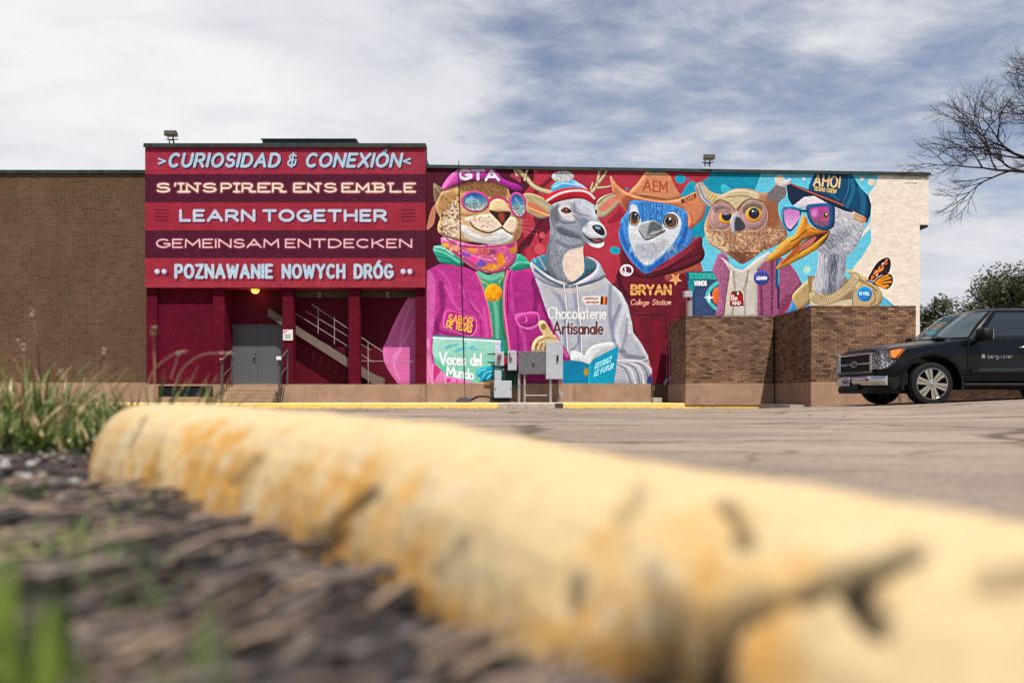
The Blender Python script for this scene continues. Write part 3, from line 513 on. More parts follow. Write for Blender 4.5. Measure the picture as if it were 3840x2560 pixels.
    for a, w, c, al in (([(1190, 60), (1220, 200), (1300, 330)], 40, (60, 10, 28), .7), ([(1380, 560), (1420, 760), (1500, 900)], 60, (136, 30, 54), .6), ([(1700, 400), (1705, 760)], 8, (60, 10, 28), .8), ([(1370, 500), (1440, 510), (1690, 515)], 10, (60, 10, 28), .9), ([(1360, 490), (1500, 502)], 5, (170, 70, 90), .7), ([(1600, 600), (1620, 900), (1600, 1200)], 80, (134, 18, 44), .6), ([(1800, 0), (1900, 40), (1940, 60)], 90, (150, 70, 60), .5)):
        L(a, w, c, al=al, soft=7, clip=jb)
    cv.sub(F); P([(0, 1320), (200, 1230), (340, 1200), (420, 1300), (230, 1320), (160, 1340), (0, 1420)], (166, 84, 66), soft=5)
    cv.sub(D); P([(1345, 1000), (1400, 1100), (1500, 1250), (1640, 1335), (1900, 1200), (2195, 960), (2250, 900), (2300, 920), (2300, 1000), (2330, 1100), (2300, 1180), (2200, 1240), (1950, 1330), (1640, 1390), (1400, 1320), (1330, 1180)], (104, 22, 42), vol=.6, volw=26)
    L([(1640, 1350), (1850, 1290), (2100, 1160), (2290, 1090)], 22, (60, 12, 30), al=.7, soft=6); L([(1700, 1310), (1950, 1200), (2200, 1020)], 18, (160, 70, 84), al=.6, soft=6)
    jh = P([(1452, 490), (1600, 465), (1850, 480), (2060, 560), (2125, 640), (2130, 780), (2200, 870), (2180, 960), (2060, 1070), (1950, 1140), (1780, 1250), (1640, 1335), (1500, 1230), (1400, 1100), (1340, 980), (1315, 860), (1335, 780), (1345, 700), (1420, 600)], (62, 136, 208), smooth=True, ret=True, tex=.2, vol=.3, volw=26)
    fc = P([(1460, 530), (1530, 540), (1560, 640), (1600, 740), (1700, 770), (1830, 760), (1860, 660), (1950, 610), (2040, 680), (2050, 780), (2020, 880), (1950, 990), (1870, 1080), (1760, 1170), (1640, 1240), (1540, 1150), (1460, 1000), (1430, 850), (1440, 700)], (218, 224, 234), soft=6, ret=True, clip=jh)
    P([(1560, 490), (1850, 500), (1870, 600), (1820, 720), (1700, 700), (1600, 720), (1560, 640)], (56, 132, 206), soft=8, clip=jh)
    cv.fur(jh*(1-fc), 900, 34, 4, [(20, 84, 170), (130, 190, 236), (40, 110, 190), (200, 226, 246)], lambda x, y: 100, 35, .7)
    cv.fur(fc, 900, 38, 4, [(170, 176, 186), (250, 250, 255), (140, 150, 160), (190, 206, 226)], 100, 35, .6)
    P([(1500, 1000), (1700, 980), (1900, 940), (1800, 1120), (1650, 1180), (1530, 1120)], (150, 154, 160), soft=18, al=.55, clip=jh)
    for k in range(90):
        x, y = RNG.uniform(1570, 1860), RNG.uniform(500, 730); L([(x, y), (x+RNG.uniform(-14, 14), y+24)], 9, [(14, 62, 140), (120, 190, 240), (30, 96, 180)][RNG.integers(3)], w2=3, al=.8, clip=jh)
    L([(1340, 760), (1360, 900), (1440, 1080), (1600, 1280)], 44, (20, 90, 176), al=.7, soft=10, clip=jh); L([(2110, 800), (2060, 960), (1900, 1120), (1680, 1290)], 50, (24, 84, 168), al=.7, soft=12, clip=jh)
    for k in range(110):
        t = RNG.uniform(0, 1); x = 1440+t*560; y = 1020+RNG.uniform(-60, 190)*(1-abs(t-.45)); L([(x, y), (x+(x-1660)*.04, y+40)], 7, [(120, 126, 140), (236, 240, 246), (160, 180, 206)][RNG.integers(3)], w2=2, al=.7, clip=jh)
    for x in (1600, 1690, 1760, 1820): L([(x, 500), (x+4, 620), (x, 720)], 6, (20, 60, 130), al=.7)
    for cx, cy, rx, ry in ((1500, 690, 66, 86), (1928, 722, 90, 92)):
        cv.ell(cx, cy, rx, ry, (66, 62, 64)); cv.ell(cx, cy+4, rx-14, ry-14, (206, 190, 170)); cv.ell(cx, cy, rx-20, ry-20, (112, 78, 56), vol=.3)
    cv.ell(1505, 665, 38, 50, (44, 46, 60)); cv.ell(1905, 715, 40, 44, (38, 44, 44)); cv.ell(1920, 690, 14, 14, (236, 236, 230)); cv.ell(1515, 640, 9, 10, (200, 190, 190)); L([(1460, 740), (1500, 755), (1540, 740)], 8, (214, 130, 60))
    P([(1550, 760), (1620, 725), (1710, 712), (1790, 740), (1835, 800), (1868, 835), (1760, 900), (1645, 945), (1600, 900), (1550, 830)], (164, 170, 172), vol=.5); P([(1690, 730), (1790, 745), (1830, 810), (1700, 850), (1650, 900)], (98, 104, 108), soft=8); L([(1550, 825), (1590, 890), (1642, 940), (1750, 900), (1862, 838)], 9, (74, 54, 62)); L([(1680, 890), (1760, 870), (1830, 838)], 12, (110, 60, 70), soft=3)
    # hat
    hc = (208, 138, 100)
    P([(1440, 400), (1530, 280), (1590, 200), (1640, 140), (1740, 155), (1800, 150), (1890, 158), (1940, 220), (1990, 330), (2050, 440), (1960, 480), (1800, 480), (1640, 450)], hc, vol=.45, volw=24); L([(1540, 420), (1680, 430), (1860, 465)], 16, (140, 76, 54), al=.8, soft=4); L([(1540, 400), (1650, 405), (1750, 420)], 8, (224, 160, 120), al=.8)
    P([(1212, 200), (1230, 188), (1270, 250), (1330, 320), (1420, 380), (1560, 430), (1700, 462), (1880, 478), (2040, 450), (2195, 385), (2245, 385), (2310, 470), (2340, 560), (2300, 690), (2170, 805), (2135, 780), (2130, 660), (2090, 590), (1990, 545), (1880, 515), (1700, 490), (1560, 478), (1460, 480), (1420, 550), (1410, 610), (1370, 560), (1325, 500), (1290, 420), (1250, 390), (1230, 300)], (206, 132, 92), vol=.5, volw=20)
    L([(1230, 240), (1330, 350), (1480, 425), (1700, 478), (1900, 490), (2080, 460)], 9, (240, 190, 150), al=.8, soft=2); P([(1400, 420), (1480, 450), (1450, 490), (1415, 590), (1350, 500)], (150, 76, 56), soft=6, al=.7); L([(2160, 620), (2180, 700), (2160, 790)], 20, (170, 90, 60), al=.6, soft=6)
    T(cv, 'A', (1610, 240, 1695, 360), 22, (182, 88, 58), rot=4); T(cv, 'E', (1725, 250, 1775, 370), 20, (182, 88, 58)); T(cv, 'M', (1800, 255, 1885, 378), 20, (182, 88, 58))
    cv.sub(F); P([(165, 465), (340, 390), (348, 425), (345, 450), (175, 515)], (120, 56, 40), smooth=False); T(cv, 'TEXAS', (195, 430, 325, 470), 9, (216, 140, 100), rot=-22)
    # badge, words
    cv.sub(D); cv.ell(1410, 1295, 80, 70, (236, 232, 236)); cv.ell(1412, 1300, 58, 50, (120, 40, 90)); T(cv, 'L', (1395, 1262, 1430, 1330), 18, (240, 236, 240)); L([(1350, 1270), (1400, 1350), (1480, 1320)], 10, (240, 236, 240))
    st = np.array([(np.cos(a)*(82 if i % 2 == 0 else 36), np.sin(a)*(82 if i % 2 == 0 else 36)) for i, a in enumerate(np.linspace(.3, .3+2*np.pi, 10, endpoint=False))])
    P(st+[1985, 1400], (232, 160, 112), smooth=False)
    cv.sub(E)
    T(cv, 'BRYAN', (1335, 200, 1752, 292), 27, (226, 160, 92), gap=.3); L([(1310, 248), (1780, 240)], 6, (112, 24, 44), smooth=False)
    T(cv, 'College Station', (1325, 350, 1745, 405), 9, (230, 160, 140), gap=.16, slant=.2); cv.ell(1742, 380, 18, 12, (230, 170, 160))
    # ================= owl ====================================
    cv.sub(G)
    P([(168, 165), (250, 160), (460, 158), (460, 560), (240, 560), (230, 440), (190, 300)], (62, 82, 122), smooth=False, tex=.08); P([(168, 165), (250, 165), (250, 560), (232, 560), (225, 380), (185, 270)], (20, 70, 110), smooth=False)
    P([(190, 170), (450, 165), (450, 230), (200, 235)], (24, 150, 144), smooth=False, tex=.2); P([(190, 235), (250, 225), (240, 330), (200, 330)], (30, 140, 150), soft=3)
    T(cv, 'STORIES', (205, 180, 440, 218), 9, (70, 190, 180)); T(cv, 'VAMOS', (245, 245, 350, 282), 11, (244, 246, 250), gap=.25)
    L([(445, 260), (385, 310), (355, 380), (385, 440), (440, 490)], 34, (84, 196, 190), w2=30); cv.ell(445, 375, 44, 78, (240, 110, 50), vol=.3); P([(325, 388), (365, 378), (375, 340), (385, 378), (420, 388), (385, 402), (375, 440), (365, 402)], (240, 250, 240), smooth=False)
    cd = (164, 98, 136)
    cl = P([(400, 150), (420, 90), (450, 5), (500, -10), (545, 40), (560, 200), (535, 330), (512, 560), (425, 560), (462, 400), (455, 250)], cd, ret=True, smooth=False, vol=.3)
    crr = P([(750, 200), (790, 120), (860, 40), (930, 0), (1060, 60), (1140, 160), (1195, 270), (1130, 340), (1100, 400), (1040, 500), (980, 560), (795, 560), (800, 300)], (156, 84, 122), ret=True, smooth=False, vol=.3)
    for a, w in (([(800, 120), (830, 300), (840, 540)], 26), ([(930, 60), (930, 300), (925, 540)], 24)): L(a, w, (104, 40, 74), al=.7, soft=7, clip=crr)
    P([(1040, 380), (1110, 360), (1060, 480), (990, 540), (1000, 450)], (130, 60, 92), soft=8, clip=crr)
    for msk in (cl, crr): cv.fur(msk, 900, 9, 5, [(214, 150, 184), (120, 60, 96), (190, 120, 156)], 90, 90, .6)
    L([(985, 40), (975, 200), (975, 300)], 34, (20, 90, 130), soft=2); L([(990, 60), (985, 270)], 10, (70, 170, 200), soft=2); L([(985, 300), (985, 480)], 20, (60, 50, 90), soft=4)
    wb = P([(455, 20), (520, 60), (600, 130), (660, 150), (720, 110), (800, 40), (900, -20), (930, 20), (860, 80), (800, 140), (800, 560), (508, 560), (535, 330), (560, 160), (500, 60)], (208, 200, 190), ret=True, smooth=False, vol=.3, tex=.06)
    for a, w, c in (([(590, 160), (600, 330), (580, 540)], 16, (150, 140, 116)), ([(720, 150), (705, 260), (690, 340), (690, 540)], 9, (120, 104, 74)), ([(480, 40), (600, 120), (660, 150)], 14, (236, 236, 236)), ([(660, 150), (740, 110), (860, 20)], 14, (226, 228, 230)), ([(545, 110), (550, 300), (520, 540)], 18, (196, 190, 130))): L(a, w, c, al=.7, soft=4, clip=wb)
    cv.fur(wb, 500, 16, 4, [(236, 232, 226), (180, 172, 160)], 90, 40, .5)
    L([(670, 330), (710, 200)], 5, (120, 100, 70)); P([(565, 350), (575, 335), (650, 330), (672, 360), (680, 465), (556, 465), (556, 400)], (176, 34, 34), smooth=False, vol=.3); P([(570, 335), (650, 332), (668, 360), (600, 375)], (120, 52, 34), smooth=False); T(cv, 'Be', (570, 370, 620, 410), 8, (246, 230, 226)); T(cv, 'KIND', (582, 425, 650, 450), 7, (246, 230, 226)); cv.ell(628, 352, 9, 14, (236, 214, 190))
    cv.ell(836, 215, 70, 66, (66, 82, 158), vol=.3); T(cv, 'LEARN', (795, 205, 880, 230), 9, (232, 232, 250))
    cv.sub(F)
    ow = P([(345, 290), (395, 262), (440, 285), (480, 340), (560, 390), (660, 400), (780, 345), (900, 335), (1010, 350), (1100, 385), (1200, 375), (1250, 330), (1290, 270), (1340, 270), (1400, 330), (1400, 420), (1320, 500), (1310, 600), (1350, 720), (1420, 860), (1380, 950), (1260, 1020), (1120, 1080), (980, 1180), (880, 1222), (780, 1160), (660, 1080), (520, 1000), (460, 900), (440, 800), (460, 700), (510, 560), (440, 520), (370, 440), (335, 340)], (168, 124, 96), ret=True, vol=.35, volw=30)
    P([(340, 300), (400, 265), (450, 310), (560, 400), (640, 410), (560, 500), (500, 550), (420, 500), (370, 420)], (190, 180, 170), soft=8, clip=ow); P([(450, 300), (520, 360), (620, 410), (540, 500), (470, 400)], (216, 196, 140), soft=8, clip=ow)
    P([(640, 400), (780, 345), (920, 340), (1080, 380), (1060, 470), (900, 500), (800, 580), (720, 500), (600, 470)], (206, 190, 150), soft=10, clip=ow); P([(1180, 400), (1280, 300), (1400, 330), (1390, 430), (1300, 500), (1200, 500)], (120, 112, 116), soft=10, clip=ow)
    P([(445, 740), (480, 840), (640, 900), (740, 1000), (700, 1080), (560, 1010), (470, 930), (440, 830)], (222, 202, 158), soft=14, clip=ow)
    P([(1150, 480), (1290, 520), (1320, 700), (1250, 800), (1180, 760)], (150, 96, 62), soft=12, clip=ow); P([(760, 1080), (1000, 1060), (900, 1215), (860, 1210)], (112, 76, 56), soft=14, clip=ow)
    for k in range(190):
        x, y = RNG.uniform(480, 1400), RNG.uniform(820, 1120); c = [(214, 160, 122), (120, 80, 58), (228, 188, 150), (150, 104, 76)][RNG.integers(4)]
        cv.ell(x, y, RNG.uniform(16, 30), RNG.uniform(10, 16), c, rot=RNG.uniform(20, 80), soft=3, al=.8, clip=ow)
    cv.fur(ow, 900, 22, 4, [(226, 206, 170), (106, 78, 58), (190, 150, 112)], 110, 50, .45)
    for a in ([(480, 440), (520, 380)], [(500, 470), (560, 400)], [(530, 490), (590, 415)], [(470, 400), (500, 350)]): L(a, 7, (120, 96, 60), al=.7)
    for a in ([(350, 320), (400, 460), (480, 530)], [(380, 290), (430, 430), (520, 520)]): L(a, 14, (110, 112, 140), al=.7, soft=4, clip=ow)
    P([(1270, 220), (1310, 180), (1360, 185), (1400, 240), (1460, 215), (1450, 270), (1380, 320), (1300, 290)], (214, 206, 204), vol=.3); cv.ell(1320, 220, 40, 36, (226, 206, 178))
    L([(450, 700), (470, 860), (560, 980), (700, 1060)], 50, (226, 208, 166), al=.6, soft=16, clip=ow); L([(1380, 700), (1400, 880), (1300, 980), (1100, 1060)], 50, (112, 74, 52), al=.6, soft=18, clip=ow)
    for r_ in range(9):
        for k in range(30):
            x = 480+k*32+(r_ % 2)*16+RNG.uniform(-5, 5); y = 850+r_*28+abs(x-930)*-.05+RNG.uniform(-4, 4); cv.ell(x, y, 13, 9, (236, 204, 166) if RNG.random() < .6 else (190, 140, 104), rot=60, al=.75, soft=2, clip=ow); cv.ell(x+3, y+10, 12, 5, (104, 68, 48), rot=10, al=.55, soft=2, clip=ow)
    L([(620, 430), (760, 370), (920, 360), (1060, 400)], 26, (232, 222, 190), al=.7, soft=8, clip=ow); L([(700, 440), (860, 420), (1000, 440)], 10, (110, 92, 70), al=.7, soft=3, clip=ow); L([(560, 500), (640, 470), (740, 520), (800, 590)], 16, (110, 88, 70), al=.7, soft=6, clip=ow); L([(830, 590), (900, 500), (1000, 460), (1120, 490)], 18, (96, 74, 60), al=.7, soft=6, clip=ow)
    for cx, cy, rx, ry in ((645, 670, 142, 156), (1022, 655, 158, 172)):
        cv.ell(cx, cy, rx, ry, (150, 116, 108)); dd = cv.ell(cx, cy, rx-10, ry-10, (184, 146, 140), ret=True, vol=.3, volw=26)
        for k in range(4): L([(cx-rx*.6, cy+20+k*26), (cx-10, cy+60+k*24), (cx+rx*.6, cy+20+k*26)], 6, (150, 106, 110), al=.5, soft=3, clip=dd)
    P([(560, 560), (640, 530), (740, 580), (740, 660), (640, 600), (560, 620)], (130, 110, 110), soft=7); P([(900, 560), (1000, 500), (1120, 540), (1090, 620), (980, 560), (900, 640)], (120, 104, 96), soft=8)
    for cx, cy, r in ((700, 670, 86), (1022, 642, 94)):
        cv.ell(cx, cy, r, r*.92, (240, 160, 30), vol=.4); cv.ell(cx+4, cy-14, r*.68, r*.7, (38, 42, 62)); cv.ell(cx-10, cy-40, 12, 12, (236, 236, 240)); cv.ell(cx+20, cy-40, 22, 12, (96, 104, 130), soft=4)
    P([(600, 600), (680, 570), (760, 620), (720, 640), (640, 640)], (176, 140, 140), soft=6, al=.8)
    for cx, cy, rx, ry in ((645, 670, 148, 162), (1022, 655, 164, 178)):
        t = np.linspace(0, 2*np.pi, 26); L(np.stack([cx+rx*np.cos(t), cy+ry*np.sin(t)], 1), 9, (214, 176, 184), smooth=False, al=.9)
    L([(770, 620), (810, 600), (860, 620)], 14, (206, 160, 170))
    P([(790, 630), (830, 615), (880, 700), (920, 790), (860, 830), (810, 830), (800, 890), (765, 820), (745, 740), (760, 670)], (170, 174, 184), vol=.4); P([(810, 680), (870, 690), (925, 790), (860, 835), (800, 820)], (64, 66, 80), soft=4)
    # ================= crane with the cap =====================
    cv.sub(G)
    P([(1070, 500), (1110, 400), (1150, 350), (1200, 430), (1300, 440), (1500, 430), (1700, 470), (1900, 470), (1900, 380), (1980, 440), (1990, 490), (1500, 500), (1060, 520)], (70, 140, 206), vol=.3); P([(1890, 380), (1950, 420), (1985, 470), (1890, 490)], (90, 186, 216), soft=4)
    bj = (186, 160, 112)
    P([(1105, 380), (1180, 290), (1290, 205), (1300, 300), (1270, 420), (1180, 495), (1140, 470)], bj, vol=.45, ret=False)
    jkt = P([(1580, 150), (1640, 150), (1720, 190), (1800, 230), (1870, 300), (1905, 380), (1880, 450), (1800, 480), (1620, 480), (1620, 330), (1680, 250)], (192, 168, 124), vol=.45, ret=True)
    P([(1240, 200), (1270, 470), (1640, 470), (1640, 300), (1560, 180)], (150, 128, 96), smooth=False)
    P([(1290, 200), (1310, 330), (1400, 370), (1480, 350), (1500, 420), (1640, 400), (1640, 470), (1260, 470), (1270, 380)], (212, 196, 166), soft=2, smooth=False)
    cv.fur(jkt, 260, 22, 4, [(120, 96, 64), (226, 208, 170)], 40, 60, .55)
    for a, w, c in (([(1660, 300), (1640, 380), (1640, 470)], 8, (90, 110, 150)), ([(1700, 230), (1800, 290), (1850, 330)], 12, (120, 90, 56)), ([(1820, 330), (1840, 400), (1800, 450)], 12, (140, 112, 70))): L(a, w, c, al=.8, soft=3)
    cv.sub(Hh)
    neck = P([(450, 880), (560, 850), (700, 880), (715, 920), (705, 1080), (680, 1230), (640, 1300), (520, 1310), (420, 1290), (400, 1180), (430, 1050)], (172, 176, 190), ret=True, vol=.35, volw=30)
    P([(560, 900), (640, 920), (620, 1100), (600, 1300), (540, 1300), (540, 1100)], (92, 98, 116), soft=12, clip=neck); P([(420, 1050), (470, 900), (500, 1100), (470, 1290), (410, 1290)], (214, 210, 214), soft=10, clip=neck)
    cv.fur(neck, 700, 60, 4, [(84, 90, 108), (224, 224, 232), (150, 154, 168)], 88, 8, .7)
    hd5 = P([(200, 430), (300, 365), (420, 350), (600, 440), (780, 510), (890, 590), (885, 660), (850, 780), (785, 880), (720, 930), (560, 920), (430, 900), (440, 800), (560, 690), (300, 480)], (184, 188, 200), ret=True, vol=.3, volw=30)
    P([(440, 800), (600, 700), (760, 700), (680, 800), (560, 880), (450, 880)], (120, 124, 138), soft=16, clip=hd5); P([(620, 500), (760, 520), (780, 640), (660, 640)], (206, 204, 208), soft=14, clip=hd5)
    cv.fur(hd5, 1500, 58, 5, [(108, 112, 128), (232, 234, 240), (206, 208, 216), (140, 144, 158)], lambda x, y: -22 if y > 480 else 70, 20, .7, curve=-.5)
    P([(210, 430), (300, 375), (420, 360), (500, 400), (430, 430), (320, 440), (230, 460)], (226, 214, 222), soft=7)
    # ribbed collar
    rib = [(385, 1330), (450, 1370), (520, 1372), (600, 1345), (680, 1290), (750, 1230), (800, 1150)]
    L(rib, 96, (140, 118, 84)); L(rib, 84, (206, 186, 146))
    q = crom(rib, False, 4)
    for i in range(1, len(q)-1):
        d = q[i+1]-q[i-1]; n = np.array([-d[1], d[0]])/np.hypot(*d); L([q[i]-n*40, q[i]+n*38+d*.1], 7, (134, 108, 70), al=.8, soft=2)
    # beak
    cv.sub(F)
    P([(1770, 860), (1920, 832), (1860, 960), (1770, 1040), (1640, 1100), (1500, 1140), (1560, 1000)], (86, 34, 36)); P([(1560, 1010), (1660, 940), (1760, 900), (1700, 1000), (1600, 1060), (1520, 1100)], (186, 110, 104), soft=6)
    P([(1920, 835), (1860, 930), (1770, 1050), (1600, 1150), (1450, 1225), (1300, 1292), (1286, 1262), (1360, 1180), (1480, 1060), (1590, 950), (1560, 1060), (1540, 1110), (1700, 1010), (1800, 930)], (196, 140, 44), vol=.5, volw=12, smooth=False)
    P([(1390, 1160), (1500, 1040), (1560, 980), (1540, 1080), (1440, 1170), (1320, 1240)], (176, 90, 40), soft=3)
    bk5 = P([(1600, 640), (1640, 660), (1665, 750), (1740, 800), (1830, 830), (1920, 832), (1800, 870), (1700, 900), (1600, 950), (1500, 1040), (1400, 1110), (1300, 1165), (1190, 1210), (1168, 1180), (1180, 1150), (1290, 1030), (1400, 930), (1500, 880), (1560, 760)], (208, 136, 44), ret=True, vol=.6, volw=24, smooth=False)
    L([(1600, 700), (1560, 800), (1500, 900), (1380, 1000), (1220, 1140)], 34, (240, 190, 110), al=.6, soft=12, clip=bk5); L([(1640, 820), (1560, 900), (1460, 960)], 14, (110, 62, 24), al=.85, soft=4, clip=bk5); L([(1620, 860), (1750, 850), (1880, 838)], 20, (190, 104, 20), al=.7, soft=6, clip=bk5)
    L([(1700, 800), (1800, 835), (1900, 838)], 16, (150, 82, 24), al=.7, soft=5, clip=bk5); L([(1600, 930), (1480, 1030), (1340, 1130), (1210, 1195)], 14, (150, 88, 30), al=.7, soft=5, clip=bk5); cv.fur(bk5, 160, 46, 4, [(244, 196, 110), (170, 100, 34)], 130, 12, .5)
    # sunglasses
    cv.sub(Hh)
    P([(75, 500), (100, 460), (200, 455), (268, 480), (275, 520), (230, 640), (170, 705), (120, 690), (85, 640)], (40, 106, 146), smooth=False, vol=.4); P([(100, 495), (160, 478), (255, 500), (262, 560), (215, 630), (170, 680), (135, 660), (108, 600)], (196, 120, 190), smooth=False, col2=(226, 180, 220))
    P([(322, 450), (400, 428), (560, 424), (600, 430), (600, 620), (570, 670), (500, 692), (420, 670), (360, 610), (330, 540)], (26, 88, 130), smooth=True, vol=.45); l2 = P([(356, 478), (400, 462), (540, 456), (548, 560), (535, 640), (480, 655), (410, 630), (370, 570)], (186, 76, 156), col2=(120, 90, 110), smooth=False, ret=True)
    cv.ell(515, 538, 22, 24, (60, 40, 40), clip=l2); cv.ell(518, 532, 10, 12, (226, 200, 90), clip=l2); L([(470, 580), (520, 585), (545, 575)], 14, (226, 80, 110), soft=3, clip=l2); P([(370, 500), (430, 480), (420, 560), (380, 550)], (220, 140, 200), soft=8, al=.8, clip=l2)
    L([(260, 495), (300, 500), (330, 500)], 22, (20, 70, 110)); L([(585, 440), (590, 560), (575, 640)], 26, (10, 66, 108)); L([(90, 500), (90, 620), (140, 695)], 8, (130, 190, 220), al=.8)
    # cap
    P([(128, 250), (170, 232), (300, 290), (480, 370), (680, 445), (790, 520), (700, 500), (560, 440), (400, 352), (300, 362), (215, 430), (185, 445), (145, 380)], (10, 44, 74), smooth=False)
    c5 = P([(172, 226), (260, 262), (345, 290), (345, 260), (372, 190), (405, 130), (560, 118), (750, 118), (800, 190), (850, 270), (930, 350), (958, 440), (950, 540), (915, 615), (880, 600), (780, 520), (660, 440), (500, 375), (330, 300)], (6, 74, 112), smooth=False, ret=True, vol=.4, volw=26)
    for a, w, c in (([(735, 130), (735, 280), (680, 420)], 8, (90, 150, 180)), ([(760, 140), (780, 300), (720, 450)], 40, (20, 120, 150)), ([(850, 280), (880, 400), (870, 540)], 50, (20, 110, 140)), ([(930, 380), (940, 480), (915, 590)], 26, (4, 40, 80)), ([(560, 330), (640, 390)], 20, (20, 110, 150))): L(a, w, c, al=.75, soft=6, clip=c5)
    L([(170, 232), (300, 292), (480, 362), (600, 410), (685, 445)], 13, (190, 96, 50)); P([(778, 500), (905, 565), (905, 605), (870, 625), (770, 575)], (206, 170, 136), smooth=False, vol=.3); L([(800, 530), (900, 580)], 8, (150, 100, 80)); cv.ell(890, 575, 20, 14, (226, 110, 90))
    T(cv, 'AHOI', (395, 158, 642, 258), 19, (250, 196, 140), gap=.34, slant=.12, shear=.08); T(cv, 'TEXAS CREW', (395, 275, 612, 310), 9, (226, 186, 120), gap=.2, slant=.2, shear=.14)
    # badge, butterfly
    cv.sub(G)
    cv.ell(1745, 357, 66, 66, (24, 142, 214), vol=.3); T(cv, 'HI YALL', (1703, 340, 1788, 366), 7, (206, 236, 250))
    w1 = P([(1775, 225), (1800, 170), (1850, 90), (1900, 50), (1950, 38), (1975, 70), (1972, 130), (1950, 175), (1880, 195), (1820, 240)], (40, 30, 40), ret=True)
    for _ in range(34):
        t = RNG.uniform(0, 1); x = 1790+t*160+RNG.uniform(-10, 10); y = 220-t*160+RNG.uniform(-20, 40); cv.ell(x, y, RNG.uniform(9, 18), RNG.uniform(5, 10), [(226, 92, 44), (230, 120, 60), (236, 226, 214), (240, 140, 60)][RNG.integers(4)], rot=-50, clip=w1, al=.9)
    w2 = P([(1815, 262), (1870, 210), (1940, 178), (1985, 195), (1994, 245), (1975, 290), (1935, 318), (1890, 300), (1840, 280)], (40, 30, 34), ret=True)
    for a in ([(1840, 255), (1900, 215), (1950, 195)], [(1845, 262), (1910, 235), (1970, 215)], [(1850, 270), (1910, 260), (1975, 250)], [(1860, 275), (1910, 285), (1950, 285)], [(1880, 285), (1910, 300), (1930, 305)]): L(a, 14, (240, 146, 26), w2=20, clip=w2, soft=2)
    L([(1760, 240), (1800, 250), (1830, 262)], 12, (70, 90, 150))
    # all pigment gets a little chalk and roller unevenness
    for c in range(3): cv.a[..., c] += .35*(cv.a[..., c]-blur(cv.a[..., c], 7))
    cv.a = np.clip(cv.a, 0, 1); cv.a -= .10*np.sin(2*np.pi*cv.a)/(2*np.pi)
    cv.a *= (1+.018*cv.n1+.018*cv.n2)[..., None]
    return np.clip(cv.a, 0, 1)
